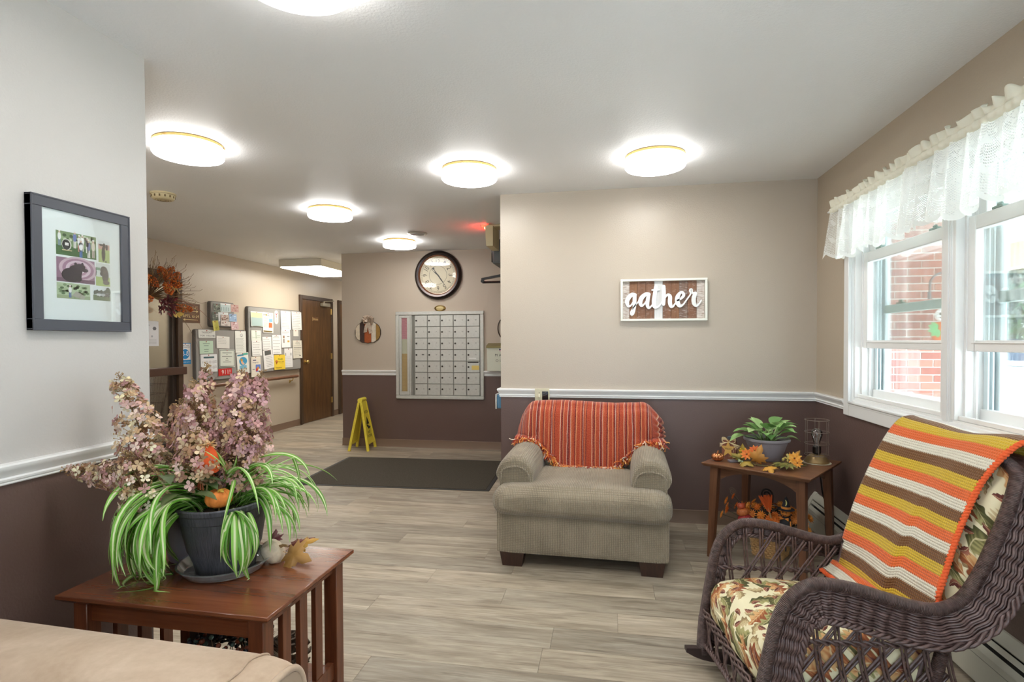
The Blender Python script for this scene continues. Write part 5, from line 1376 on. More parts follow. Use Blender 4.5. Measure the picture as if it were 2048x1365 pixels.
def soft_box(mb, x0, x1, y0, y1, z0, z1, r, n=6, puff=(0, 0, 0), fn=None, uvs=False):
    """rounded box as a subdivided cube pushed to rounded form; puff bulges the faces; fn(Vector) edits"""
    bm = bmesh.new(); bmesh.ops.create_cube(bm, size=2)
    bmesh.ops.subdivide_edges(bm, edges=bm.edges[:], cuts=n * 2 - 1, use_grid_fill=True)
    c = Vector(((x0 + x1) / 2, (y0 + y1) / 2, (z0 + z1) / 2)); hs = Vector(((x1 - x0) / 2, (y1 - y0) / 2, (z1 - z0) / 2))
    for v in bm.verts:
        q = v.co.copy()
        # push grid lines towards the edges so the rounding is well sampled
        q = Vector([math.copysign(abs(k) ** 0.75, k) for k in q])
        p = Vector((q.x * hs.x, q.y * hs.y, q.z * hs.z))
        inner = Vector((max(-hs.x + r, min(hs.x - r, p.x)), max(-hs.y + r, min(hs.y - r, p.y)), max(-hs.z + r, min(hs.z - r, p.z))))
        d = p - inner
        if d.length > 1e-9: p = inner + d.normalized() * r
        bx, by, bz = 1 - q.x ** 2, 1 - q.y ** 2, 1 - q.z ** 2
        p.x += math.copysign(puff[0] * by * bz, q.x) if abs(q.x) > .5 else 0
        p.y += math.copysign(puff[1] * bx * bz, q.y) if abs(q.y) > .5 else 0
        p.z += math.copysign(puff[2] * bx * by, q.z) if abs(q.z) > .5 else 0
        p += c
        if fn: p = fn(p)
        v.co = p
    return mb.from_bm(bm)

t = thing('armchair', 'olive grey upholstered armchair with rolled arms and dark block feet', 'armchair', (-0.160, 3.10, 0), math.radians(-1.6))
ARM = t
mb = MB(); soft_box(mb, -0.495, 0.495, 0.02, 0.86, 0.078, 0.335, 0.022, 6, (0.004, 0.006, 0)); mb.build('base', M_CHEN, t)
def seat_fn(p):
    u = p.x / 0.5
    front = max(0.0, min(1.0, (0.10 - p.y) / 0.16))
    if abs(p.x) > 0.30 and p.y > 0.16:            # T shape: narrow behind the arm fronts
        k = min(1.0, (p.y - 0.16) / 0.05); p.x = math.copysign(0.30 + (abs(p.x) - 0.30) * (1 - k), p.x)
    if p.z > 0.40: p.z += 0.012 * (1 - u * u) - 0.018 * math.sin(max(0, min(1, (p.y - .05) / .5)) * PI) * (1 - u * u)
    else: p.z -= 0.022 * max(0, u * 0.9) * front
    return p
mb = MB(); soft_box(mb, -0.512, 0.508, -0.035, 0.62, 0.308, 0.472, 0.072, 8, (0.006, 0.012, 0.018), seat_fn); mb.build('seat_cushion', M_CHEN, t)
mb = MB()
P_ = [(-0.506, 0.02, 0.405), (-0.512, -0.022, 0.402), (-0.3, -0.052, 0.398), (0, -0.056, 0.394), (0.3, -0.052, 0.388), (0.508, -0.022, 0.386), (0.504, 0.02, 0.388)]
def arm_section(y, sgn, top, wsc=1.0):
    """outline in (x,z), from inner bottom over the top to the outer bottom"""
    pts = [(0.290, 0.36), (0.285, 0.45), (0.288, 0.52), (0.302, 0.575), (0.335, 0.612), (0.385, 0.628), (0.440, 0.620), (0.488, 0.592), (0.512, 0.552), (0.516, 0.525), (0.500, 0.505), (0.486, 0.48), (0.485, 0.40), (0.486, 0.30)]
    return [(sgn * (0.40 + (x - 0.40) * wsc), y, 0.30 + (z - 0.30) * top) for x, z in pts]
for sgn in (-1, 1):
    mb = MB(); rows = []
    ys = [0.115, 0.118, 0.126, 0.142, 0.17, 0.24, 0.36, 0.48, 0.60, 0.72, 0.80]
    tops = [0.84, 0.92, 0.955, 0.985, 1.0, 1.015, 1.03, 1.04, 1.05, 1.05, 1.0]
    ws = [0.86, 0.94, 0.975, 0.99, 1.0, 1.0, 1.0, 1.0, 1.0, 1.0, 1.0]
    for y_, tp, w_ in zip(ys, tops, ws):
        sec = arm_section(y_, sgn, tp, w_)
        sec = [tuple(q) for q in spline(sec, 3)]
        rows.append(sec)
    if sgn < 0: rows = [list(r_) for r_ in rows]
    mb.grid(rows); mb.poly(rows[0] if sgn < 0 else rows[0][::-1]); mb.poly(rows[-1][::-1] if sgn < 0 else rows[-1])
    arm = mb.build('arm', M_CHEN, t, sharp=1.2)
    mb = MB()                                   # flat front panel with its welt
    pan = [(0.300, 0.37), (0.300, 0.47), (0.318, 0.535), (0.352, 0.565), (0.400, 0.572), (0.452, 0.560), (0.478, 0.535), (0.482, 0.50), (0.482, 0.335), (0.300, 0.335)]
    pts = [(sgn * x, z) for x, z in spline(pan[:8], 4)] + [(sgn * x, z) for x, z in pan[8:]]
    if sgn < 0: pts = pts[::-1]
    mb.prism(pts, -0.118, -0.108, M=RX); mb.build('arm_front', M_CHEN, arm, sharp=1.0)
    mb = MB(); w_ = [(sgn * x, 0.107, z) for x, z in spline(pan[:9], 5)]; mb.tube(w_, 0.0055, 8); mb.build('welt', M_CHEN, arm)
def back_fn(p):
    u = p.x / 0.46; h = (p.z - 0.33) / 0.56
    p.y += 0.11 * max(0, h) - 0.0
    if h > 0.5:
        k = (h - 0.5) / 0.5
        if abs(u) > 0.6: p.z -= 0.085 * k * ((abs(u) - 0.6) / 0.4) ** 2
    return p
mb = MB(); soft_box(mb, -0.455, 0.455, 0.60, 0.84, 0.30, 0.868, 0.085, 8, (0.01, 0.03, 0.015), back_fn); mb.build('backrest', M_CHEN, t)
for x, y_ in ((-0.40, 0.085), (0.40, 0.085), (-0.42, 0.77), (0.42, 0.77)):
    mb = MB(); a, b = 0.072, 0.058
    mb.hexa([(x - b, y_ - b * .8, 0), (x + b, y_ - b * .8, 0), (x + b, y_ + b * .8, 0), (x - b, y_ + b * .8, 0)], [(x - a, y_ - a * .8, 0.086), (x + a, y_ - a * .8, 0.086), (x + a, y_ + a * .8, 0.086), (x - a, y_ + a * .8, 0.086)]); mb.build('leg', M_FOOT, t)

# ---- striped throw over the back
def throw_mat():
    t = NT('striped_throw'); uv = t.coord('UV'); s_ = t.new('ShaderNodeSeparateXYZ', {0: uv})
    u = t.math('ADD', s_.outputs[0], t.math('MULTIPLY', t.noise(uv, 12, 2), 0.006))
    R1, R2, O1, O2, Wt, Mr = (172, 62, 38), (152, 48, 36), (190, 92, 56), (208, 132, 92), (232, 206, 186), (108, 26, 38)
    seq1 = [(0, R1), (.10, O2), (.125, R1), (.16, Mr), (.20, Wt), (.212, R2), (.25, O1), (.29, Mr), (.315, R1), (.45, O2), (.47, Wt), (.482, R2), (.53, Mr), (.57, O2), (.60, R1), (.70, Wt), (.712, Mr), (.76, R2), (.80, Wt), (.812, O1), (.86, R1), (.93, Mr), (.965, O2)]
    f = t.math('FRACT', t.math('MULTIPLY', u, 4.6))
    c = t.ramp(f, [(p_, lin(k)) for p_, k in seq1], 'CONSTANT')
    n = t.noise(t.mapping(uv, (260, 160, 1)), 1.0, 2)
    c = t.mix(t.math('MULTIPLY', t.math('SUBTRACT', n, 0.42, clamp=True), 1.2, clamp=True), c, lin((228, 150, 104)))
    c = t.mix(t.math('MULTIPLY', t.math('SUBTRACT', t.noise(t.mapping(uv, (200, 200, 1), (3, 1, 0)), 1.2, 1), 0.52, clamp=True), 2.4, clamp=True), c, lin((112, 36, 34)))
    t.base(c); t.rough(0.95); t.b.inputs['Specular IOR Level'].default_value = 0.1; t.b.inputs['Sheen Weight'].default_value = 0.3
    t.bump(t.noise(t.mapping(uv, (220, 130, 1)), 1.0, 2), 0.8, 0.006)
    return t.m
t = thing('throw_blanket', 'red and orange striped woven throw draped over the armchair back', 'blanket', (-0.160, 3.10, 0), math.radians(-1.6))
def throw_bottom(x):
    a = abs(x - 0.005)
    if a < 0.20: return 0.462 + 0.10 * (a / .2) ** 2 * .25
    return 0.487 + (0.645 - 0.487) * min(1.0, (a - 0.20) / 0.16) ** 0.85
NU, NV = 96, 34
P = []; UV = []
for i in range(NU + 1):
    u = i / NU; x = -0.492 + 0.984 * u
    edge = max(0.0, (abs(x) - 0.36) / 0.13)
    zb = throw_bottom(x)
    topz = 0.894 - 0.006 * math.sin(x * 9) - 0.125 * max(0, edge) ** 2.0
    row, ruv = [], []
    for j in range(NV + 1):
        v = j / NV                      # 0 bottom front .. 0.72 top .. 1 back
        w_ = 0.005 * math.sin(x * 46 + 0.8 * math.sin(v * 5)) + 0.004 * math.sin(x * 93 + v * 3)
        if v < 0.74:
            k = v / 0.74; z = zb + (topz - 0.03 - zb) * k
            y_ = 0.552 + 0.112 * max(0, (z - 0.33) / 0.56) - 0.018 * math.sin(PI * min(1, k)) + edge ** 2 * 0.10
            if k > 0.86: y_ += 0.03 * ((k - .86) / .14) ** 2
            x_ = x * (1.0 - 0.03 * edge * k)
        else:
            k = (v - 0.74) / 0.26; a = PI * 0.62 * k
            y_ = 0.552 + 0.112 * max(0, (topz - .03 - 0.33) / 0.56) + edge ** 2 * .10 + 0.03 + 0.10 * (1 - math.cos(a)) ; z = topz - 0.03 + 0.03 * math.sin(min(PI / 2, a * 1.3)) - (0.06 * max(0, k - .6))
            x_ = x * (1.0 - 0.03 * edge)
        if x > 0.43: x_ += 0.012 * math.sin(v * 34) * (x - 0.43) / 0.06 + 0.02 * (x - .43) / .06
        if abs(x) > 0.30 and z < 0.66: y_ = min(y_, 0.60) + 0.0
        row.append((x_, y_ - w_ - 0.012, z + 0.006)); ruv.append((u, v * 0.6))
    P.append(row); UV.append(ruv)
mb = MB(); mb.shell(P, -0.006, uv=UV); mb.build('cloth', throw_mat(), t, sharp=2.0)
mb = MB(); r = random.Random(5)
fc = [(206, 106, 40), (220, 146, 66), (232, 214, 196), (128, 34, 36), (190, 80, 40), (226, 168, 96), (150, 50, 34)]
for k in range(800):
    i = r.uniform(0, NU - 0.01); i0 = int(i); f = i - i0
    q = Vector(P[i0][0]).lerp(Vector(P[i0 + 1][0]), f) + Vector((0, -0.004, 0.012 * r.random()))
    L = r.uniform(0.035, 0.072); pts = [q]; d = Vector((r.uniform(-.5, .5), -0.75, r.uniform(-.9, .1))).normalized()
    on_seat = abs(q.x) < 0.27
    for s_ in range(4):
        q = q + d * L / 4; d = (d + Vector((r.uniform(-.9, .9), r.uniform(-.3, .3), r.uniform(-.9, .35)))).normalized()
        zmin = 0.486 if on_seat else 0.5
        if q.z < zmin: q.z = zmin + 0.004 * r.random()
        pts.append(q.copy())
    mb.tube(pts, 0.0034, 4, col=lin(r.choice(fc)))
fr_ = mb.build('fringe', M_PRINT, t); fr_['kind'] = 'stuff'

# ================================================================ BASEBOARD HEATER on the window wall
t = thing('baseboard_heater', 'long cream metal baseboard heater along the floor of the window wall', 'heater', (XR, 1.6, 0))
M_HEAT = simple('heater_enamel', (206, 204, 188), 0.4, var=0.04, vscale=5)
def hsec(prof, y0, y1, name, m):
    mb = MB(); k = len(prof)
    vs = [(-d, y, z) for y in (y0, y1) for d, z in prof]
    fs = [(i, (i + 1) % k, k + (i + 1) % k, k + i) for i in range(k)] + [tuple(range(k))[::-1], tuple(range(k, 2 * k))]
    mb.add(vs, fs); return mb.build(name, m, t, sharp=0.4)
Y0, Y1 = -2.4, 2.46
hsec([(0.001, 0.02), (0.004, 0.02), (0.004, 0.235), (0.030, 0.228), (0.034, 0.224), (0.036, 0.228), (0.030, 0.240), (0.008, 0.262), (0.001, 0.264)], Y0, Y1, 'back_panel', M_HEAT)
hsec([(0.032, 0.214), (0.044, 0.198), (0.0465, 0.200), (0.0345, 0.2165)], Y0, Y1, 'damper', M_HEAT)
hsec([(0.048, 0.185), (0.060, 0.172), (0.063, 0.165), (0.063, 0.052), (0.058, 0.030), (0.048, 0.024), (0.048, 0.027), (0.056, 0.033), (0.0605, 0.053), (0.0605, 0.164), (0.058, 0.170), (0.047, 0.182)], Y0, Y1, 'front_panel', M_HEAT)
hsec([(0.0605, 0.140), (0.0638, 0.140), (0.0638, 0.1385), (0.0605, 0.1385)], Y0, Y1, 'panel_seam', simple('seam_grey', (140, 138, 126), 0.5))
hsec([(0.006, 0.06), (0.045, 0.06), (0.045, 0.17), (0.006, 0.20)], Y0 + .02, Y1 - .02, 'fin_core', simple('fin_dark', (46, 46, 44), 0.6))
for yy in (Y0 - 0.05, Y1):
    hsec([(0.001, 0.0), (0.066, 0.0), (0.066, 0.168), (0.060, 0.178), (0.034, 0.232), (0.010, 0.266), (0.001, 0.268)], yy, yy + 0.05, 'end_cap', M_HEAT)

# ================================================================ SIDE TABLE in the corner
M_TABW = wood('walnut_table', (92, 58, 40), (134, 92, 64), 0.35, 0, 1.0)
M_TABL = wood('walnut_leg', (88, 55, 38), (128, 86, 60), 0.38, 2, 1.0)
ST = (0.984, 3.560); SR = math.radians(-34.5); SH = 0.58
t = thing('side_table', 'square walnut side table with arched aprons in the window corner', 'table', (*ST, 0), SR)
mb = MB(); mb.hexa([(-.294, -.294, SH - .021), (.294, -.294, SH - .021), (.294, .294, SH - .021), (-.294, .294, SH - .021)], [(-.306, -.306, SH - .006), (.306, -.306, SH - .006), (.306, .306, SH - .006), (-.306, .306, SH - .006)])
mb.box(-.306, .306, -.306, .306, SH - .007, SH, 0.0015); mb.build('table_top', M_TABW, t)
for k in range(4):
    mb = MB(); M = Matrix.Rotation(k * PI / 2, 4, 'Z'); n = 14
    low = []
    for i in range(n + 1):
        x = -.214 + .428 * i / n; q = x / .214
        low.append((x, SH - .102 + .060 * (1 - q * q) ** 0.8))
    poly = low + [(.214, SH - .022), (-.214, SH - .022)]
    mb.prism(poly, .220, .238, M=M @ RX); mb.build('apron', M_TABW, t)
    mb = MB(); a, b = .024, .017; c0, c1 = .242, .262
    mb.hexa([(-c1 - b, -c1 - b, 0), (-c1 + b, -c1 - b, 0), (-c1 + b, -c1 + b, 0), (-c1 - b, -c1 + b, 0)], [(-c0 - a, -c0 - a, SH - .021), (-c0 + a, -c0 - a, SH - .021), (-c0 + a, -c0 + a, SH - .021), (-c0 - a, -c0 + a, SH - .021)], M=M); mb.build('leg', M_TABL, t)
def on_st(dx, dy, z=SH):
    c, s_ = math.cos(SR), math.sin(SR)
    return (ST[0] + c * dx - s_ * dy, ST[1] + s_ * dx + c * dy, z)

def maple(mb, p, fwd, up, L, col, bend=0.25, lobes=5):
    """maple leaf: fwd = tip direction, up = face normal"""
    fwd = Vector(fwd).normalized(); up = Vector(up).normalized(); side = fwd.cross(up).normalized(); up = side.cross(fwd)
    out = [(0.0, -0.02), (0.10, -0.06), (0.30, -0.10), (0.24, 0.06), (0.52, 0.10), (0.40, 0.22), (0.56, 0.42), (0.34, 0.40), (0.30, 0.52), (0.16, 0.52), (0.18, 0.72), (0.0, 1.0)]
    full = out + [(-x, y) for x, y in out[-2:0:-1]]
    c = Vector(p)
    def q(x, y, o=0): return c + side * (x * L) + fwd * (y * L) + up * (-bend * L * (x * x * 1.6 + (y - .3) ** 2) + o)
    ctr = q(0, 0.3, 0.004 * L / .05)
    vs = [ctr] + [q(x, y) for x, y in full]
    n = len(full); th = 0.0012
    vs2 = [v - up * th for v in vs]
    fs = [(0, 1 + (k + 1) % n, 1 + k) for k in range(n)] + [(n + 1, n + 2 + k, n + 2 + (k + 1) % n) for k in range(n)] + [(1 + k, 1 + (k + 1) % n, n + 2 + (k + 1) % n, n + 2 + k) for k in range(n)]
    mb.add(vs + vs2, fs, col=lin(col))
    mb.tube([q(0, -.02), q(0, -.18), q(.04, -.32)], 0.0011, 4, col=lin(col))
def blade(mb, p, d, up, L, w, col, bend=0.5, n=6, fold=0.15, col2=None):
    """simple pointed oval leaf"""
    d = Vector(d).normalized(); up = Vector(up).normalized(); s_ = d.cross(up).normalized()
    pts = []; q = Vector(p); dd = d.copy()
    rows = []
    for i in range(n + 1):
        u = i / n; ww = w * math.sin(PI * (0.06 + 0.94 * u) ** 0.8) if i < n else 0.0004
        upv = s_.cross(dd).normalized()
        rows.append([q + s_ * ww * 0.5 + upv * fold * ww, q.copy(), q - s_ * ww * 0.5 + upv * fold * ww])
        q = q + dd * (L / n); dd = (dd - up * bend / n).normalized()
    cols = []
    vs = [v for r_ in rows for v in r_]; fs = []
    for i in range(n):
        for k in range(2): fs.append((i * 3 + k, (i + 1) * 3 + k, (i + 1) * 3 + k + 1, i * 3 + k + 1)); cols.append(lin(col if (k == 0 or not col2) else col2))
    mb.add(vs, fs, col=cols)
def flower(mb, p, up, R, n, col, col2=None, center=(120, 80, 30), layers=2, wd=0.42, cup=0.3):
    up = Vector(up).normalized(); a0 = up.orthogonal().normalized(); b0 = up.cross(a0); c = Vector(p)
    for l in range(layers):
        rr_ = R * (1 - 0.28 * l); cu_ = cup + 0.4 * l
        for k in range(n):
            a = 2 * PI * (k + 0.5 * l) / n; d = a0 * math.cos(a) + b0 * math.sin(a); s_ = up.cross(d)
            tip = c + d * rr_ + up * rr_ * cu_ * 0.6; mid = c + d * rr_ * .55 + up * rr_ * cu_ * 0.5
            mb.add([c, mid + s_ * rr_ * wd * .5, tip + s_ * rr_ * wd * .12, tip - s_ * rr_ * wd * .12, mid - s_ * rr_ * wd * .5], [(0, 1, 2, 3, 4)], col=lin(col if (k + l) % 2 or not col2 else col2))
    if center: mb.ell(c + up * R * 0.12, R * 0.16, 8, 5, col=lin(center))

# ---- potted plantain lily
t = thing('potted_plant', 'broad leaved green plant in a grey plastic pot on the side table', 'potted plant', on_st(-0.045, 0.045), 0.2)
M_POTG = simple('grey_pot_plastic', (150, 144, 148), 0.45)
mb = MB(); mb.lathe([(0.0, 0.0), (0.078, 0.0), (0.083, 0.004), (0.122, 0.118), (0.133, 0.122), (0.135, 0.128), (0.133, 0.138), (0.127, 0.139), (0.122, 0.132), (0.116, 0.112), (0.0, 0.112)], 40, cap=False); mb.build('pot', M_POTG, t)
mb = MB(); mb.lathe([(0.0, 0.115), (0.118, 0.113)], 24, cap=False, fn=lambda a, r_, z: r_ * (1 + 0.01 * math.sin(5 * a))); mb.build('soil', simple('potting_soil', (58, 46, 36), 0.9, bump=0.8, bscale=120), t)
r = random.Random(21)
for k in range(30):
    a = k * 2.399 + r.uniform(-.2, .2); e = r.uniform(0.55, 1.25) if k < 20 else r.uniform(1.0, 1.45)
    if k in (3, 11, 17, 26): e = 0.35
    d = Vector((math.cos(a) * math.cos(e), math.sin(a) * math.cos(e), math.sin(e)))
    p0 = Vector((math.cos(a) * 0.03, math.sin(a) * 0.03, 0.112)); L1 = r.uniform(0.06, 0.12); tip = p0 + d * L1
    mid = p0 + d * L1 * .5 + Vector((0, 0, 0.01))
    g = r.choice([(124, 168, 92), (138, 180, 106), (156, 194, 122), (110, 154, 84), (170, 202, 134)])
    mb = MB(); mb.tube([p0, mid, tip], [0.004, 0.0035, 0.003], 6, col=lin((158, 184, 122)))
    dd = (d + Vector((math.cos(a) * .5, math.sin(a) * .5, -0.15))).normalized()
    blade(mb, tip, dd, Vector((0, 0, 1)), r.uniform(0.080, 0.120), r.uniform(0.062, 0.085), g, r.uniform(.7, 1.3), 7, 0.12, tuple(min(255, q + 10) for q in g)); mb.build('leaf', M_LEAF, t, sharp=2)

# ---- autumn garland (one wired strand), pumpkins, wooden pumpkin block, cage lamp
t = thing('autumn_garland', 'fall garland of orange flowers and maple leaves around the grey pot', 'garland', on_st(0, 0), SR)
mb = MB(); mb.tube(spline([(-.17, -.06, .012), (-.12, -.15, .014), (-.02, -.19, .010), (.08, -.17, .012), (.16, -.10, .016), (.20, -.02, .012), (.15, .06, .01)], 6), 0.003, 6, col=lin((98, 92, 50))); mb.build('stem', M_PRINT, t)
for (x, y, z, fx, fy, fz, ux, uy, uz, L, c) in [(-.02, -.19, .030, .25, .0, 1, .1, -1, .3, .105, (196, 138, 62)), (.065, -.235, .022, .35, -.55, -.12, 0, -.5, 1, .085, (222, 164, 66)), (-.09, -.215, .018, .9, -.35, .0, 0, -.4, 1, .080, (176, 148, 62)), (-.13, -.10, .04, -.1, -.2, 1, -.2, -1, .3, .07, (196, 168, 70)), (.13, -.03, .03, .5, .2, .9, .3, -1, .1, .075, (182, 134, 56)), (-.12, -.14, .02, -.6, -.3, .35, 0, -1, .6, .07, (166, 146, 66))]:
    mb = MB(); maple(mb, (x, y, z), (fx, fy, fz), (ux, uy, uz), L, c); mb.build('maple_leaf', M_LEAF, t, sharp=2)
for (x, y, z, R_, c1, c2) in [(-.085, -.165, .058, .038, (232, 120, 46), (240, 150, 60)), (-.045, -.150, .082, .036, (228, 104, 42), (236, 134, 60)), (.165, -.105, .060, .040, (232, 162, 52), (240, 182, 76)), (.185, -.125, .040, .032, (226, 150, 46), (236, 172, 70))]:
    mb = MB(); flower(mb, (x, y, z), (.1, -1, .6), R_, 9, c1, c2, (150, 96, 40)); mb.tube([(x, y, z), (x, y + .02, .012)], 0.002, 4, col=lin((98, 92, 50))); mb.build('flower', M_PETAL, t, sharp=2)
for (x, y) in [(-.135, -.150), (-.115, -.10), (.145, -.165), (.11, -.15)]:
    mb = MB()
    for k in range(8):
        a = 2 * PI * k / 8 + .3; blade(mb, (x, y, .026), (math.cos(a), math.sin(a) - .4, .45 if x < 0 else .15), (0, -.2, 1), .062, .024, r.choice([(110, 112, 54), (128, 122, 60), (90, 94, 46), (140, 132, 72)]), .7, 5)
    mb.build('green_leaf_cluster', M_LEAF, t, sharp=2)
for (x, y, z, c) in [(-.125, -.125, .070, (224, 190, 62)), (-.105, -.11, .060, (230, 200, 80)), (.12, -.12, .055, (214, 196, 110)), (.135, -.10, .068, (222, 206, 130)), (-.11, -.205, .018, (176, 190, 148))]:
    mb = MB()
    for k in range(9): mb.ell((x + r.uniform(-.014, .014), y + r.uniform(-.012, .012), z + r.uniform(-.012, .012)), .0065, 6, 4, col=lin(c))
    mb.tube([(x, y, z), (x, y + .015, .01)], .0018, 4, col=lin((120, 116, 64))); mb.build('berry_sprig', M_PETAL, t)

def pumpkin(mb, c, R, H, ribs, col, col2=None, seg=48, dent=0.16, tilt=None):
    prof = []
    for i in range(15):
        a = -PI / 2 + PI * i / 14; prof.append((R * max(0.0, math.cos(a)) ** 0.8, H / 2 + H / 2 * math.sin(a) - H * .10 * math.exp(-((math.cos(a)) / .28) ** 2) * math.copysign(1, math.sin(a))))
    M = Matrix.Translation(c) @ (tilt or Matrix())
    mb.lathe(prof, seg, fn=lambda a, r_, z: r_ * (1 - dent * (1 - abs(math.sin(ribs * a / 2))) ** 2), M=M, col=col, cap=False)
    return M
t = thing('metallic_pumpkin', 'small shiny copper pumpkin at the front corner of the side table', 'pumpkin', on_st(-.248, -.205))
M_COPP = simple('copper_glaze', (196, 128, 84), 0.16, 0.85)
mb = MB(); pumpkin(mb, (0, 0, 0), .037, .052, 8, None); mb.build('shell', M_COPP, t, sharp=1.2)
mb = MB(); mb.tube([(0, 0, .044), (.002, 0, .056), (.006, .002, .064)], [.006, .0045, .005], 8); mb.build('stem', simple('copper_stem', (170, 112, 70), .3, .8), t)

t = thing('wooden_pumpkin_block', 'reddish wooden pumpkin block with a gold welcome star and raffia bow', 'decoration', on_st(-.228, -.075), SR + .25)
mb = MB(); prof = [(-.034, 0), (.034, 0), (.042, .02), (.043, .08), (.040, .105), (.028, .118), (-.028, .118), (-.040, .105), (-.043, .08), (-.042, .02)]
mb.prism(prof, -.024, .024, M=RX); mb.build('block', wood('rust_block', (112, 62, 44), (150, 92, 66), .5, 2, 1.6), t, sharp=.9)
mb = MB(); mb.box(-.012, .012, -.012, .012, .117, .138, .003); mb.build('stem', simple('stem_slate', (58, 66, 74), .6), t)
mb = MB(); pts = []
for k in range(10):
    a = PI / 2 + PI * k / 5; rr_ = .058 if k % 2 == 0 else .024; pts.append((rr_ * math.cos(a) * .78 - .004, .062 + rr_ * math.sin(a)))
mb.prism(pts, .0245, .031, M=RX); st = mb.build('star', simple('gold_star', (206, 160, 78), .5), t)
mb = MB(); text(mb, 'Welcome', -.004, .066, w=.04, h=.012, y=-.0318, col=lin((70, 46, 26))); mb.build('lettering', M_PRINT, st)
mb = MB(); rr2 = random.Random(4)
for k in range(5):
    for s_ in (-1, 1):
        mb.tube(spline([(0, -.027, .106), (s_ * .02, -.036, .122 + .003 * k), (s_ * .040, -.034, .116 + .004 * k), (s_ * .03, -.03, .104), (0, -.028, .104)], 4), .0016, 4)
    mb.tube([(0, -.03, .106), (.03 + .006 * k, -.036, .092), (.045 + .006 * k, -.04, .064 + .006 * k)], .0016, 4); mb.tube([(0, -.03, .106), (-.03 - .004 * k, -.036, .096), (-.052, -.036, .074 + .006 * k)], .0014, 4)
mb.tube([(.02, -.032, .08), (.03, -.036, .05), (.016, -.034, .03)], .001, 4)
mb.build('raffia_bow', simple('raffia', (216, 196, 152), .7), t)
t = thing('slate_coaster', 'small grey slab beside the wooden pumpkin block', 'coaster', on_st(-.165, -.165), .3)
mb = MB(); mb.box(-.032, .032, -.018, .018, 0, .014, .003); mb.build('slab', simple('slate_grey', (120, 112, 116), .6), t)

t = thing('cage_lamp', 'wire cage table lamp with a bare filament bulb on a brass base', 'lamp', on_st(.205, .165, SH + .0025))
M_OLDB = simple('aged_brass', (150, 124, 84), .4, .55)
mb = MB(); mb.lathe([(0, 0), (.068, 0), (.070, .006), (.066, .014), (.062, .020), (.052, .034), (.040, .044), (.030, .048), (.0, .050)], 36, cap=False); mb.build('base', M_OLDB, t)
mb = MB(); mb.lathe([(.016, .046), (.017, .052), (.023, .056), (.0235, .095), (.020, .099), (0, .099)], 20, cap=False); mb.build('socket', M_STEEL, t)
mb = MB(); mb.lathe([(.013, .098), (.014, .108), (.019, .125), (.029, .155), (.033, .172), (.031, .186), (.022, .199), (.010, .205), (0, .206)], 24, cap=False); mb.build('bulb', thin_glass('bulb_glass', (.96, .96, .95), 2.2), t)
mb = MB()
for k in range(6):
    a = 2 * PI * k / 6; mb.tube([(.003 * math.cos(a), .003 * math.sin(a), .11), (.017 * math.cos(a), .017 * math.sin(a), .172), (.010 * math.cos(a + .5), .010 * math.sin(a + .5), .14)], .0008, 4)
mb.tube([(0, 0, .1), (0, 0, .17)], .0016, 5); mb.lathe([(.014, .099), (.016, .102), (.0, .104)], 12); mb.build('filament', simple('filament_silver', (210, 208, 204), .25, .9), t)
mb = MB(); CR = .066
def cring(z, r_=CR): mb.tube([(r_ * math.cos(2 * PI * k / 36), r_ * math.sin(2 * PI * k / 36), z) for k in range(36)], .0020, 6, True)
for z in (.046, .115, .185, .258): cring(z)
for k in range(6):
    a = 2 * PI * k / 6 + .35; mb.tube([(CR * math.cos(a), CR * math.sin(a), .046), (CR * math.cos(a), CR * math.sin(a), .258)], .0018, 6)
for k in range(3):
    a = 2 * PI * k / 3; mb.tube([(.022 * math.cos(a), .022 * math.sin(a), .048), (CR * math.cos(a), CR * math.sin(a), .046)], .0026, 6)
mb.build('cage', simple('cage_wire', (150, 136, 126), .4, .6), t)
t = thing('doily', 'round cream doily under the cage lamp', 'doily', on_st(.205, .165, SH))
mb = MB(); mb.lathe([(0, .0005), (.078, .0005), (.079, .002), (.0, .002)], 60, fn=lambda a, r_, z: r_ * (1 + .018 * math.cos(20 * a)), cap=False); mb.build('cloth', simple('doily_cream', (232, 226, 206), .8), t)

# ---- cord hanging by the heater
t = thing('lamp_cord', 'black cord looping down in front of the heater behind the side table', 'cord', (0, 0, 0))
mb = MB(); mb.tube(spline([(1.352, 3.86, .50), (1.352, 3.82, .44), (1.352, 3.77, .33), (1.372, 3.74, .26), (1.350, 3.72, .22), (1.338, 3.68, .12), (1.334, 3.60, .02), (1.30, 3.5, .006), (1.2, 3.42, .006)], 8), .0045, 8); mb.build('cable', M_BLACK, t)

# ---- basket of orange mums under the table
t = thing('flower_basket', 'square wicker basket of orange mums under the side table', 'basket', (0.985, 3.575, 0), math.radians(-33))
M_WICK = simple('seagrass', (204, 166, 116), .75, var=.16, vscale=40)
mb = MB()
BH = .17
for lev in range(13):
    z = .008 + lev * (BH - .012) / 12; hs = .078 + .014 * z / BH; pts = []
    for side in range(4):
        for q in range(14):
            u = -1 + 2 * q / 14; bul = .0045 * (1 if (q + lev) % 2 else -1)
            p = [(u * hs, -hs - bul), (hs + bul, u * hs), (-u * hs, hs + bul), (-hs - bul, -u * hs)][side]
            pts.append((p[0], p[1], z + .0015 * math.sin(q * 2.1 + lev)))
    mb.tube(pts, .0072, 5, True)
mb.box(-.074, .074, -.074, .074, .002, .008); bk = mb.build('basket', M_WICK, t)
mb = MB(); mb.box(-.076, .076, -.076, .076, .01, .155); mb.build('liner', simple('liner_black', (32, 32, 34), .7), t)
r = random.Random(33)
mb = MB()
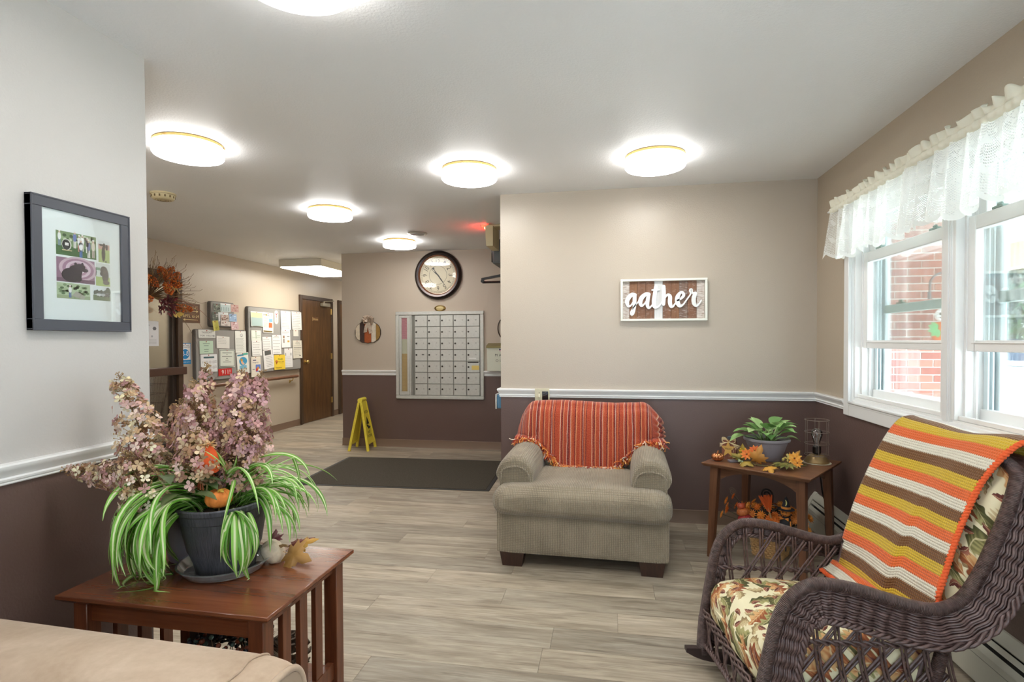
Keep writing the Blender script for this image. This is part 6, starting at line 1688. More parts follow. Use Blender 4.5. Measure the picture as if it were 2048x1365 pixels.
for k in range(90):
    a = r.uniform(0, 2 * PI); e = r.uniform(.1, .8); d = Vector((math.cos(a) * math.cos(e), math.sin(a) * math.cos(e), math.sin(e)))
    blade(mb, Vector((0, 0, .15)) + d * r.uniform(.05, .12), d, (0, 0, 1), .06, .026, r.choice([(58, 66, 48), (74, 82, 58), (44, 50, 42)]), .6, 4)
fo = mb.build('foliage', M_LEAF, t, sharp=2); fo['kind'] = 'stuff'
spots = []
for k in range(46):
    a = k * 2.399; rr_ = .03 + .145 * math.sqrt((k + .5) / 46); spots.append((rr_ * math.cos(a) * 1.25, rr_ * math.sin(a) * .95, .345 - rr_ * .55 + r.uniform(-.02, .02)))
spots += [(-.245, -.06, .30), (-.25, -.03, .26), (-.23, -.09, .25), (-.27, -.07, .21), (-.21, -.04, .33), (.2, -.1, .26), (.22, -.07, .22), (.19, -.12, .2), (-.02, -.16, .17), (.05, -.15, .22)]
for k, (x, y, z) in enumerate(spots):
    mb = MB(); up = Vector((x * 3, y * 3 - .25, .35)).normalized(); c = r.choice([(252, 164, 66), (254, 180, 86), (244, 140, 56), (250, 170, 92)])
    flower(mb, (x, y, z), up, r.uniform(.024, .032), 12, c, tuple(max(0, q - 24) for q in c), None, 3, .34, .35)
    mb.tube([(x, y, z), (x * .6, y * .6, z * .55 + .07), (x * .3, y * .3, .15)], .0016, 4, col=lin((70, 78, 50)))
    mb.build('flower', M_PETAL, t, sharp=2)
mb = MB(); pt = []
for k in range(26):
    a = k * .42; rr_ = .036 - k * .0011; pt.append((-.02 + rr_ * math.cos(a), -.02, .375 + rr_ * math.sin(a)))
mb.tube([(-.0, -.02, .2), (.016, -.02, .345)] + pt, .006, 6); mb.build('black_curl', simple('curl_black', (34, 32, 34), .5), t)
mb = MB(); pt = []
for k in range(24):
    a = 2.6 - k * .45; rr_ = .026 - k * .0008; pt.append((-.225 + rr_ * math.cos(a), -.02, .355 + rr_ * math.sin(a)))
mb.tube([(-.1, -.02, .2), (-.2, -.02, .33)] + pt, .003, 5); mb.build('brown_curl', simple('curl_brown', (120, 104, 92), .5), t)
# picks stuck in the basket
def frame_at(p, rz): return Matrix.Translation(p) @ Matrix.Rotation(rz, 4, 'Z')
bt = (0.985, 3.575)
def at_b(x, y, z):
    c, s_ = math.cos(math.radians(-33)), math.sin(math.radians(-33)); return (bt[0] + c * x - s_ * y, bt[1] + s_ * x + c * y, z)
t = thing('stacked_pumpkin_pick', 'stack of three small pumpkins, red to orange, stuck in the flower basket', 'pumpkin', at_b(-.085, -.155, .185), math.radians(-33), rot=(math.radians(4), math.radians(-14), math.radians(-33)))
for (z, R_, H_, c, nm) in ((.03, .042, .055, (176, 62, 62), 'bottom_pumpkin'), (.075, .036, .05, (208, 120, 66), 'middle_pumpkin'), (.118, .026, .038, (200, 92, 62), 'top_pumpkin')):
    mb = MB(); pumpkin(mb, (0, 0, z), R_, H_, 9, None); mb.build(nm, simple(nm + '_glaze', c, .35), t, sharp=1.2)
mb = MB(); mb.tube([(0, 0, .148), (.002, 0, .162)], [.006, .004], 8); mb.build('stem', simple('pick_stem', (92, 70, 74), .5), t)
mb = MB(); mb.tube([(0, 0, -.10), (0, 0, .04)], .003, 6); mb.build('stick', simple('pick_stick', (170, 140, 100), .6), t)
t = thing('scarecrow_broom_pick', 'little straw broom with an orange head standing in the flower basket', 'decoration', at_b(.075, -.135, .145), math.radians(-33), rot=(0, math.radians(-14), math.radians(-33)))
mb = MB(); mb.tube([(0, 0, 0), (0, 0, .19)], .004, 6); mb.tube([(.006, -.002, .01), (.003, -.002, .18)], .0025, 6); mb.build('handle', simple('broom_stick', (190, 154, 100), .6), t)
mb = MB()
for k in range(60):
    a = r.uniform(-1, 1); b = r.uniform(-.4, .4); mb.tube([(a * .006, b * .006, .165), (a * .030, b * .02, .225 + .012 * (1 - a * a)), (a * .040, b * .024, .258 + r.uniform(-.008, .008))], .002, 4)
mb.build('bristles', simple('bristle_orange', (206, 92, 36), .7), t)
t = thing('halloween_figure_pick', 'black hatted figure with a smiling orange face standing in the flower basket', 'decoration', at_b(.128, -.14, .185), math.radians(-33))
M_FELTB = simple('black_felt', (40, 42, 48), .8); M_FELTO = simple('orange_felt', (216, 138, 58), .7)
mb = MB(); mb.tube([(0, 0, -.09), (0, 0, .01)], .004, 6); mb.lathe([(0, 0), (.044, .0), (.038, .05), (.028, .10), (.012, .118), (0, .12)], 18, cap=False); mb.build('coat', M_FELTB, t)
mb = MB(); mb.ell((0, -.004, .138), (.027, .024, .024), 16, 10); mb.build('face', M_FELTO, t)
mb = MB()
for x in (-.009, .009): mb.ell((x, -.027, .143), .0032, 8, 6)
mb.tube([(-.011, -.0265, .132), (-.004, -.028, .127), (.004, -.028, .127), (.011, -.0265, .132)], .0014, 5); mb.build('smile', M_FELTB, t)
mb = MB(); mb.lathe([(.048, .157), (.044, .160), (.026, .162), (.022, .175), (.014, .205), (.004, .228), (0, .232)], 18, cap=False); ht = mb.build('hat', M_FELTB, t)
mb = MB(); mb.lathe([(.0265, .161), (.0272, .168), (.0245, .174)], 18, cap=False); mb.build('hat_band', M_FELTO, ht)
mb = MB(); mo = []
for k in range(9):
    a = -PI / 2 + PI * k / 8 + .0; mo.append((.012 * math.cos(a), .198 + .018 * math.sin(a)))
for k in range(9):
    a = PI / 2 - PI * k / 8; mo.append((.005 * math.cos(a), .198 + .0175 * math.sin(a)))
mb.prism(mo, .018, .021, M=RX); mb.build('moon', simple('moon_yellow', (206, 206, 130), .5), ht)
mb = MB(); mb.add([(0, -.03, .108), (-.024, -.032, .118), (-.024, -.032, .098)], [(0, 1, 2)]); mb.add([(0, -.03, .108), (.024, -.032, .118), (.024, -.032, .098)], [(0, 2, 1)]); mb.build('bow_tie', M_FELTO, t)
mb = MB(); mb.ell((.008, -.046, .045), (.016, .012, .013), 12, 8); mb.tube([(.034, -.030, .10), (.038, -.04, .06), (.040, -.044, .025)], .004, 6); mb.build('held_pumpkin', M_FELTO, t)
# ================================================================ WICKER ROCKING CHAIR (local +x forward, +y towards the camera side)
CO = (0.604, 2.078, 0); CROT = math.radians(188)
def wick_mat(name, wrap=0.0):
    t = NT(name)
    n = t.noise(t.pos(), 60, 2)
    t.base(t.ramp(n, [(0.3, lin((72, 54, 51))), (0.75, lin((116, 92, 88)))])); t.rough(0.34); t.b.inputs['Specular IOR Level'].default_value = 0.6
    if wrap:
        uv = t.coord('UV'); v = t.new('ShaderNodeSeparateXYZ', {0: uv}).outputs[1]
        s_ = t.math('ABSOLUTE', t.math('SINE', t.math('MULTIPLY', v, PI / wrap)))
        t.bump(s_, 0.9, 0.003)
    return t.m
M_WK = wick_mat('brown_wicker'); M_WRAP = wick_mat('wrapped_cane', 0.0046)
t = thing('rocking_chair', 'dark brown wicker rocking chair beside the window wall', 'rocking chair', CO, CROT)
SIDE = [(.196, .065), (.190, .15), (.172, .27), (.152, .38), (.132, .465), (.102, .525), (.055, .566), (0, .580), (-.09, .567), (-.18, .541), (-.27, .516), (-.345, .508), (-.412, .540), (-.462, .615), (-.505, .71), (-.542, .80), (-.572, .88)]
SN = [.262, .268, .272, .276, .280, .281, .281, .281, .282, .283, .285, .287, .288, .289, .289, .288, .280]
half = [(f, n, z) for (f, z), n in zip(SIDE, SN)] + [(-.590, .262, .918), (-.602, .20, .944), (-.608, .11, .955)]
loop = half + [(-.610, 0, .958)] + [(f, -n, z) for f, n, z in half[::-1]]
RIM = [Vector(p) for p in spline(loop, 12)]
mb = MB(); mb.tube(RIM, 0.0195, 10, uvs=True); mb.build('wrapped_rim', M_WRAP, t, sharp=3)
# resample the rim evenly for the woven band
def resample(pts, step):
    out = [pts[0].copy()]; acc = 0.0
    for i in range(1, len(pts)):
        seg = (pts[i] - pts[i - 1]).length
        while acc + seg >= step:
            k = (step - acc) / seg
            pts_i = pts[i - 1].lerp(pts[i], k); out.append(pts_i)
            pts = pts[:i - 1] + [pts_i] + pts[i:]; seg = (pts[i] - pts_i).length; acc = 0.0
        acc += seg
    return out
def even(pts, step):
    L = [0.0]
    for i in range(1, len(pts)): L.append(L[-1] + (pts[i] - pts[i - 1]).length)
    n = int(L[-1] / step); out = []; j = 0
    for k in range(n + 1):
        s_ = L[-1] * k / n
        while j < len(L) - 2 and L[j + 1] < s_: j += 1
        f = (s_ - L[j]) / max(1e-9, L[j + 1] - L[j]); out.append(pts[j].lerp(pts[j + 1], max(0, min(1, f))))
    return out, L[-1] / n
EV, STEP = even(RIM, 0.009)
NB = len(EV)
OFF = []
for i, p in enumerate(EV):
    a, b = EV[max(0, i - 2)], EV[min(NB - 1, i + 2)]
    tg = (b - a).normalized()
    w_ = min(1.0, max(0.0, (abs(p.y) - 0.02) / 0.20))            # side blade vs top
    sgn = 1 if i < NB / 2 else -1
    nside = Vector((-tg.z, 0, tg.x)) * sgn                       # in the side plane, away from the sitter
    if nside.length > 1e-6: nside.normalize()
    out = Vector((0, 1 if p.y > 0 else -1, 0))
    if p.z > 0.84 or w_ < 1:
        back = Vector((-.85, 0, -.1)) if p.z > 0.90 else Vector((-.75, 0, .1))
        k = min(1.0, max(0, (p.z - 0.80) / 0.14)); nside = (nside * (1 - k) + back.normalized() * k).normalized()
    isback = 1.0 if p.x < -0.36 else 0.0
    isback = min(1.0, max(0.0, (-p.x - 0.26) / 0.16))
    d = (nside + out * (0.18 + 0.62 * isback) * w_).normalized()
    width = 0.088 - 0.010 * isback
    if p.x > 0.05 and p.z < .5: width = 0.070
    if i > NB / 2 and isback < .9: width = .034 + (width - .034) * isback
    if p.z < .16: width *= 0.55 + .45 * max(0, (p.z - .06) / .10)
    OFF.append((d, width, out))
rows = 11
mb = MB()
bk = []
for q in range(rows):
    fr_ = (q + 0.6) / (rows + 0.2); pts = []
    for i, (p, (d, w_, o)) in enumerate(zip(EV, OFF)):
        ph = 2 * PI * i * STEP / 0.046
        pts.append(p + d * (0.012 + w_ * fr_) + o * (0.0045 * math.sin(ph) + 0.0015 * ((-1) ** q)))
    mb.tube(pts, 0.0044, 5)
wb = mb.build('woven_band', M_WK, t, sharp=3); wb['kind'] = 'stuff'
mb = MB(); P = [[p + d * (0.010 + w_ * k) - o * 0.004 + o * .003 * math.sin(2 * PI * i * STEP / .046) for k in (0.0, .5, 1.0)] for i, (p, (d, w_, o)) in enumerate(zip(EV, OFF))]
mb.shell(P, 0.0015); mb.build('band_backing', simple('wicker_backing', (46, 34, 32), .6), t, sharp=3)
mb = MB()
for st in range(3):
    pts = []
    for i, (p, (d, w_, o)) in enumerate(zip(EV, OFF)):
        ph = 2 * PI * (i * STEP / 0.066 + st / 3)
        pts.append(p + d * (0.020 + w_ + 0.0065 * math.cos(ph)) + o * (0.0075 * math.sin(ph)))
    mb.tube(pts, 0.0056, 6)
mb.build('braided_edge', M_WK, t, sharp=3)
# rockers, legs, seat frame
M_ROCK = simple('rocker_brown', (52, 38, 36), 0.4)
for sy in (-1, 1):
    mb = MB(); top, bot = [], []
    for k in range(27):
        f = .262 - .86 * k / 26; zb = 0.0006 + 0.30 * (f + .12) ** 2; th = .046
        if k < 3: th *= (.35, .75, .95)[k]; zb += (.046 - th) * .6
        if k > 23: th *= (.95, .75, .4)[k - 24]; zb += (.046 - th) * .6
        bot.append((f, zb)); top.append((f, zb + th))
    pts = bot[::-1] + top
    y0 = sy * .255 - .014
    mb.prism(pts, -y0 - .028, -y0, M=RX); mb.build('rocker', M_ROCK, t, sharp=.9)
    mb = MB(); mb.tube([(.19, sy * .258, .05), (.192, sy * .26, .10), (.186, sy * .264, .2)], [.021, .023, .021], 10, uvs=True); mb.build('leg', M_WRAP, t, sharp=3)
    mb = MB(); mb.tube([(-.30, sy * .258, .045), (-.335, sy * .262, .20), (-.37, sy * .272, .38), (-.40, sy * .28, .53)], .0185, 10, uvs=True); mb.tube([(-.28, sy * .245, .08), (-.31, sy * .25, .28), (-.37, sy * .262, .50)], .008, 8); mb.build('leg', M_WRAP, t, sharp=3)
mb = MB()
for a, b in (((.17, -.26, .20), (.17, .26, .20)), ((-.34, -.26, .20), (-.34, .26, .20)), ((.17, .262, .20), (-.34, .262, .20)), ((.17, -.262, .20), (-.34, -.262, .20)), ((-.30, -.255, .07), (-.30, .255, .07))): mb.tube([a, b], .014, 8, uvs=True)
mb.build('seat_frame', M_WRAP, t, sharp=3)
mb = MB()
for k in range(12): y = -.24 + .48 * k / 11; mb.tube([(.17, y, .212), (-.34, y, .208)], .006, 5)
mb.build('seat_deck', M_WK, t, sharp=3)
# side lattices
def cane_pair(name, pts, off, r_=0.0043):
    mb = MB()
    for s_ in (-1, 1): mb.tube([Vector(p) + Vector(off) * s_ for p in spline(pts, 4)], r_, 6)
    return mb.build(name, M_WK, t, sharp=3)
def arm_under(f):
    best = min(SIDE[3:13], key=lambda q: abs(q[0] - f)); 
    for (a, b) in zip(SIDE[4:13], SIDE[5:13]):
        if b[0] <= f <= a[0]: k = (a[0] - f) / (a[0] - b[0]); return a[1] + (b[1] - a[1]) * k - .085
    return best[1] - .085
for sy in (-1, 1):
    n = 8
    for k in range(n):
        f = .085 - .46 * k / (n - 1)
        zt = arm_under(f) + (.05 if sy < 0 else 0); y = sy * .272
        cane_pair('lattice_cane', [(f, y, zt + .02), (f - .004, y, (zt + .2) / 2 + .09), (f - .022, y, .30), (f - .055, y, .20), (f - .065, y * .98, .10)], (.0055, 0, 0))
    for k in range(n + 1):
        f0 = .14 - .50 * k / n; f1 = f0 - .235
        if f1 < -.39: f1e = -.39; k2 = (f0 - f1e) / .235
        else: f1e = f1; k2 = 1.0
        zt = arm_under(f1e) + (.05 if sy < 0 else 0) + .015; z1 = .19 + (zt - .19) * k2
        cane_pair('lattice_cane', [(f0, sy * .266, .19), ((f0 + f1e) / 2, sy * .264, (.19 + z1) / 2 - .004), (f1e, sy * .266, z1)], (.004, 0, .004))
    mb = MB()
    for s_ in range(2):
        pts = [(.125 - .51 * i / 60, sy * .274 + .006 * math.sin(i * .9 + PI * s_) , .398 - .014 * i / 60 + .006 * math.cos(i * .9 + PI * s_)) for i in range(61)]
        mb.tube(pts, .0052, 6)
    mb.build('twisted_rail', M_WK, t, sharp=3)
    for k in range(7):          # canes below the seat rail
        f = .15 - .46 * k / 6; cane_pair('lattice_cane', [(f, sy * .262, .20), (f - .03, sy * .26, .085)], (.004, 0, 0))
    mb = MB()
    for s_ in range(2): mb.tube([(.175 - .50 * i / 60, sy * .262 + .006 * math.sin(i * .9 + PI * s_), .088 + .006 * math.cos(i * .9 + PI * s_)) for i in range(61)], .0052, 6)
    mb.build('lower_braid', M_WK, t, sharp=3)
# front apron: woven top rail, canes, scalloped lower braid
mb = MB()
for q in range(4):
    mb.tube([(.186 + .004 * math.sin(i * .8 + q * PI), -.255 + .51 * i / 60, .232 - .010 * q + .006 * math.cos(PI * (i / 60 - .5))) for i in range(61)], .0050, 5)
mb.build('front_rail', M_WK, t, sharp=3)
for k in range(11):
    y = -.225 + .45 * k / 10; dz = .022 * math.cos(PI * (k / 10 - .5))
    cane_pair('apron_cane', [(.184, y, .20), (.184, y + .02 * ((-1) ** k), .15), (.182, y + .004, .098 + dz)], (0, .0045, 0), .0038)
mb = MB()
for s_ in range(3):
    mb.tube([(.184 + .007 * math.sin(i * .8 + 2.1 * s_), -.25 + .50 * i / 70, .090 + .024 * math.cos(PI * (i / 70 - .5)) + .007 * math.cos(i * .8 + 2.1 * s_)) for i in range(71)], .0056, 6)
mb.build('apron_braid', M_WK, t, sharp=3)
# back panel canes
for k in range(9):
    y = -.22 + .44 * k / 8; cane_pair('back_cane', [(-.37, y, .21), (-.43, y, .50), (-.53, y, .75), (-.60, y * .96, .93)], (0, .0045, 0), .004)
for k in range(4):
    z = .45 + .13 * k; f = -.41 - .36 * (z - .45) - .012
    mb = MB(); mb.tube([(f, -.27, z), (f - .012, 0, z), (f, .27, z)], .006, 6); mb.build('back_cross_cane', M_WK, t, sharp=3)

# ---- floral cushions
def floral():
    t = NT('leaf_print_fabric'); co = t.coord('Object'); s_ = t.new('ShaderNodeSeparateXYZ', {0: co})
    x, y, z = s_.outputs
    u = t.math('SUBTRACT', x, t.math('MULTIPLY', z, 0.75)); v = t.math('ADD', y, t.math('MULTIPLY', z, 0.7))
    uv = t.new('ShaderNodeCombineXYZ', {0: u, 1: v, 2: 0.0}).outputs[0]
    wob = t.noise(uv, 9, 2, out=1)
    uvw = t.new('ShaderNodeVectorMath', {0: uv, 1: t.new('ShaderNodeVectorMath', {0: wob, 3: 0.030}, operation='SCALE').outputs[0]}, operation='ADD').outputs[0]
    col = lin((232, 224, 188))
    def layer(col, scale, off, L, W, c1, c2, c3, curve, lob):
        vv = t.mapping(uvw, (1, 1, 1), (off, off * .7, 0))
        vo = t.new('ShaderNodeTexVoronoi', {'Vector': vv, 'Scale': scale, 'Randomness': 0.85}, voronoi_dimensions='2D')
        d = t.new('ShaderNodeVectorMath', {0: vv, 1: vo.outputs['Position']}, operation='SUBTRACT').outputs[0]
        cs = t.new('ShaderNodeSeparateColor', {0: vo.outputs['Color']})
        rt = t.new('ShaderNodeVectorRotate', {0: d, 3: t.math('MULTIPLY', cs.outputs[0], 6.283)}, rotation_type='Z_AXIS').outputs[0]
        ls = t.new('ShaderNodeSeparateXYZ', {0: rt}); lx = t.math('MULTIPLY', ls.outputs[0], scale / L); ly = t.math('MULTIPLY', ls.outputs[1], scale / L)
        lyc = t.math('SUBTRACT', ly, t.math('MULTIPLY', t.math('MULTIPLY', lx, lx), curve))
        prof = t.math('SUBTRACT', 1.0, t.math('MULTIPLY', t.math('MULTIPLY', lx, lx), 4.0))
        wv = t.math('ADD', 1.0, t.math('MULTIPLY', t.math('SINE', t.math('MULTIPLY', lx, 26.0)), lob))
        w_ = t.math('MULTIPLY', t.math('MULTIPLY', prof, wv), W)
        m = t.math('MULTIPLY', t.math('SUBTRACT', w_, t.math('ABSOLUTE', lyc)), 40.0, clamp=True)
        shade = t.math('ADD', t.math('MULTIPLY', lyc, 3.2), t.math('ADD', 0.5, t.math('MULTIPLY', t.math('SINE', t.math('MULTIPLY', t.math('ADD', lx, t.math('ABSOLUTE', lyc)), 44.0)), 0.16)))
        c = t.ramp(shade, [(0.15, lin(c1)), (0.5, lin(c2)), (0.85, lin(c3))])
        vein = t.math('LESS_THAN', t.math('ABSOLUTE', lyc), 0.012)
        c = t.mix(t.math('MULTIPLY', vein, 0.6), c, lin((226, 214, 170)))
        return t.mix(m, col, c)
    col = layer(col, 12.5, 5.3, 0.95, 0.24, (150, 128, 92), (186, 164, 118), (206, 188, 146), 0.9, 0.25)
    col = layer(col, 8.8, 0.0, 1.05, 0.25, (84, 84, 52), (122, 120, 76), (170, 164, 112), 0.9, 0.22)
    col = layer(col, 7.4, 2.1, 0.82, 0.24, (146, 84, 54), (190, 130, 82), (214, 172, 120), 0.5, 0.38)
    col = layer(col, 13.5, 3.7, 0.62, 0.22, (98, 54, 48), (130, 76, 64), (166, 108, 86), -0.6, 0.1)
    t.base(col); t.rough(0.75); t.b.inputs['Specular IOR Level'].default_value = 0.2
    t.bump(t.noise(co, 22, 2), 0.25, 0.01)
    return t.m
M_FLOR = floral()
t = thing('seat_cushion', 'leaf printed seat cushion on the wicker rocking chair', 'cushion', CO, CROT)
def scf(p):
    e = max(abs(p.y) / .25, abs(p.x + .09) / .27)
    if p.z > .33: p.z += .006 * math.sin(p.y * 22) * math.cos(p.x * 17)
    if p.x > .10: p.x += .010 * math.sin(p.y * 30) * .4; p.z += -.01 * (p.x - .10) / .08
    if abs(p.y) > .2: p.x += .004 * math.sin(p.x * 60)
    return p
mb = MB(); soft_box(mb, -.36, .178, -.252, .252, .216, .374, .055, 9, (.008, .008, .020), scf); mb.build('cover', M_FLOR, t, sharp=3)
mb = MB(); pts = []
for k in range(60):
    a = 2 * PI * k / 60; c, s_ = math.cos(a), math.sin(a)
    x = -.09 + .272 * math.copysign(abs(c) ** .35, c); y = .256 * math.copysign(abs(s_) ** .35, s_); pts.append((x, y, .296 + .004 * math.sin(a * 9)))
mb.tube(pts, .006, 6, True); mb.build('piping', M_FLOR, t, sharp=3)

t = thing('back_cushion', 'leaf printed back cushion behind the striped afghan on the rocking chair', 'cushion', CO, CROT)
BA, BB = Vector((-.372, 0, .40)), Vector((-.590, 0, .950))
ub = (BB - BA).normalized(); nb = Vector((ub.z, 0, -ub.x))
def bcf(p):
    q = p.copy(); a, n_, th = q.z, q.y, q.x
    wob = .007 * math.sin(a * 40 + 2 * math.sin(n_ * 8)) * (abs(n_) / .25) ** 3
    return BA + ub * a + nb * (th + wob) + Vector((0, n_ * (1.0 + .05 * a) + (.006 * math.sin(a * 34) if abs(n_) > .2 else 0), 0))
mb = MB(); soft_box(mb, -.075, .0, -.258, .258, .0, .585, .034, 9, (.02, .01, .01), bcf); mb.build('cover', M_FLOR, t, sharp=3)

# ---- crocheted afghan
def afghan_mat():
    t = NT('crochet_afghan'); uv = t.coord('UV'); s_ = t.new('ShaderNodeSeparateXYZ', {0: uv}); u, v = s_.outputs[0], s_.outputs[1]
    jag = t.math('MULTIPLY', t.math('SINE', t.math('MULTIPLY', u, 2 * PI / .0085)), .05)
    f = t.math('FRACT', t.math('MULTIPLY', t.math('ADD', v, jag), 0.25))
    c = t.ramp(f, [(0, lin((122, 82, 46))), (.25, lin((222, 186, 52))), (.5, lin((240, 112, 54))), (.75, lin((236, 231, 212)))], 'CONSTANT')
    # v counts stripes; four crochet rows a stripe
    row = t.math('ABSOLUTE', t.math('SINE', t.math('MULTIPLY', v, PI * 4)))
    colw = t.math('ABSOLUTE', t.math('SINE', t.math('MULTIPLY', u, PI / .0085)))
    h = t.math('ADD', t.math('MULTIPLY', row, 0.7), t.math('MULTIPLY', t.math('MULTIPLY', colw, row), 0.5))
    hole = t.math('MULTIPLY', t.math('MULTIPLY', t.math('LESS_THAN', row, 0.30), t.math('LESS_THAN', colw, 0.42)), 0.45)
    c = t.mix(hole, c, lin((70, 44, 24)))
    c = t.mix(t.math('MULTIPLY', t.noise(t.pos(), 180, 2), .18), c, lin((120, 84, 50)))
    t.base(c); t.rough(0.92); t.b.inputs['Specular IOR Level'].default_value = 0.12; t.b.inputs['Sheen Weight'].default_value = .25
    t.bump(h, 0.55, 0.006)
    return t.m
t = thing('crochet_afghan', 'crocheted afghan in brown, yellow, orange and cream stripes over the rocking chair', 'blanket', CO, CROT)
F0 = BA + nb * .030; F1 = BB + nb * .026
path = [(-.735, .84), (-.738, .90), (-.724, .968), (-.675, 1.004), (-.618, 1.005), (-.578, .968)]
for k in range(1, 9):
    q = F1.lerp(F0, k / 8 * .98); path.append((q.x + .016 * math.sin(PI * k / 8), q.z))
path += [(-.328, .438), (-.312, .416), (-.296, .406), (-.280, .402)]
pv = [Vector((f, 0, z)) for f, z in spline(path, 8)]
PE, ps = even(pv, .010)
NP = len(PE)
crest = min(range(NP), key=lambda i: abs(i * ps - .27))
NW = 56; P = []; UV = []
for i in range(NW + 1):
    w_ = i / NW; row, ruv = [], []
    for j, p in enumerate(PE):
        k = j / (NP - 1)
        lo = -.262 - .016 * math.sin(k * 5) - .012 * k; hi = .226 + .10 * max(0, 1 - j * ps / .42) ** 1.5 + .010 * math.sin(k * 9)
        n_ = lo + (hi - lo) * w_
        a, b = PE[max(0, j - 1)], PE[min(NP - 1, j + 1)]; tg = (b - a).normalized(); nn_ = Vector((-tg.z, 0, tg.x)) * (1 if True else -1)
        low = max(0, min(1, (k - .45) / .3)); fold = 1 / (1 + math.exp(-(n_ - .035) / .006))
        bmp = .010 * fold * low + .004 * math.sin(n_ * 21 + k * 6) - .018 * (n_ / .27) ** 2 * (1 if k < .8 else 0) * 0.6 + .012 * max(0, 1 - ((n_ + .05) / .25) ** 2) * (1 - low)
        row.append(Vector((p.x, n_, p.z)) - nn_ * bmp * 1.0)
        ruv.append((w_ * .50, (j - crest) * ps / .0385 + .55 * fold * low + 9.45 + .10 * math.sin(n_ * 14 + k * 4)))
    P.append(row); UV.append(ruv)
# the normal must face the sitter
test = (P[20][NP // 2] - Vector((PE[NP // 2].x, P[20][NP // 2].y, PE[NP // 2].z)))
mb = MB(); mb.shell(P, 0.007, uv=UV); mb.build('knit', afghan_mat(), t, sharp=3)
def braid(mb, line, r_=.0062, hr=.0045, period=.022):
    L, st = even(line, .006)
    for s_ in range(2):
        pts = []
        for i, p in enumerate(L):
            a, b = L[max(0, i - 1)], L[min(len(L) - 1, i + 1)]; tg = (b - a).normalized(); o1 = tg.orthogonal().normalized(); o2 = tg.cross(o1)
            ph = 2 * PI * i * st / period + PI * s_
            ref = Vector((0, 1, 0)); o1 = (ref - tg * ref.dot(tg)); o1 = o1.normalized() if o1.length > .1 else tg.orthogonal().normalized(); o2 = tg.cross(o1)
            pts.append(p + o1 * hr * math.cos(ph) + o2 * hr * math.sin(ph))
        mb.tube(pts, r_, 6)
mb = MB(); braid(mb, [Vector(p) for p in P[NW]]); braid(mb, [Vector(P[i][NP - 1]) for i in range(NW + 1)]); mb.build('orange_border', simple('orange_yarn', (236, 100, 50), .9, bump=.5, bscale=220), t, sharp=3)
# ================================================================ END TABLE by the left wall
M_CHER = wood('cherry_table', (98, 52, 32), (138, 80, 50), 0.2, 0, 0.55, coat=0.4)
M_CHEL = wood('cherry_leg', (90, 48, 30), (132, 78, 50), 0.3, 2, 1.0)
EH = 0.56
t = thing('end_table', 'cherry wood end table with slatted sides by the left wall', 'table', (-1.285, 1.625, 0), math.radians(-1.0))
mb = MB(); mb.hexa([(-.350, -.240, EH - .024), (.344, -.240, EH - .024), (.344, .240, EH - .024), (-.350, .240, EH - .024)], [(-.364, -.254, EH - .012), (.356, -.254, EH - .012), (.356, .254, EH - .012), (-.364, .254, EH - .012)])
mb.box(-.364, .356, -.254, .254, EH - .013, EH, .002); mb.build('table_top', M_CHER, t)
LX, LY, LS = .300, .205, .0245
for sx in (-1, 1):
    for sy in (-1, 1):
        mb = MB(); mb.box(sx * LX - LS, sx * LX + LS, sy * LY - LS, sy * LY + LS, 0, EH - .023, .002); mb.build('leg', M_CHEL, t)
mb = MB()
for sy in (-1, 1):
    mb = MB(); mb.box(-LX + LS, LX - LS, sy * LY - .010, sy * LY + .012, EH - .088, EH - .024, .0015); mb.build('apron', M_CHER, t)
for sx in (-1, 1):
    mb = MB(); mb.box(sx * LX - .011, sx * LX + .011, -LY + LS, LY - LS, EH - .062, EH - .024, .0015); mb.build('side_rail', M_CHEL, t)
    mb = MB(); mb.box(sx * LX - .012, sx * LX + .012, -LY + LS, LY - LS, .115, .175, .0015); mb.build('lower_side_rail', M_CHEL, t)
    for k in range(3):
        y = -.092 + .092 * k
        mb = MB(); mb.box(sx * LX - .009, sx * LX + .009, y - .021, y + .021, .174, EH - .061, .0012); mb.build('slat', M_CHEL, t)
mb = MB(); mb.box(-LX + .014, LX - .014, -LY - .018, LY + .018, .118, .136, .0015); mb.build('shelf', M_CHER, t)

def on_et(dx, dy, z=EH): return (-1.285 + dx, 1.625 + dy, z)
# ---- spider plant
PX, PY = -1.278, 1.648
t = thing('plant_saucer', 'clear plastic plant saucer under the dark pot on the end table', 'saucer', (PX, PY - .005, EH))
def saucer_m():
    m = NT('clear_plastic'); tr = m.new('ShaderNodeBsdfTransparent', {0: (.88, .90, .92)}); gl = m.new('ShaderNodeBsdfGlossy', {0: (1, 1, 1), 1: .08}); fr_ = m.new('ShaderNodeFresnel', {0: 1.5}); df = m.new('ShaderNodeBsdfDiffuse', {0: lin((206, 208, 206))})
    a = m.new('ShaderNodeMixShader', {0: .28, 1: tr.outputs[0], 2: df.outputs[0]}); b = m.new('ShaderNodeMixShader', {0: m.math('MULTIPLY', fr_.outputs[0], 1.6, clamp=True), 1: a.outputs[0], 2: gl.outputs[0]}); m.t.links.new(b.outputs[0], m.out.inputs[0]); return m.m
mb = MB(); mb.lathe([(0, .0008), (.118, .0008), (.126, .006), (.140, .030), (.146, .031), (.1465, .033), (.139, .033), (.124, .009), (.116, .004), (0, .004)], 48, cap=False)
for k in range(10):
    M = Matrix.Rotation(2 * PI * k / 10, 4, 'Z'); mb.box(.06, .118, -.0022, .0022, .003, .007, M=M)
mb.build('dish', saucer_m(), t, sharp=.6)
t = thing('spider_plant', 'variegated spider plant in a dark barrel style pot on the end table', 'potted plant', (PX, PY, EH + .0045))
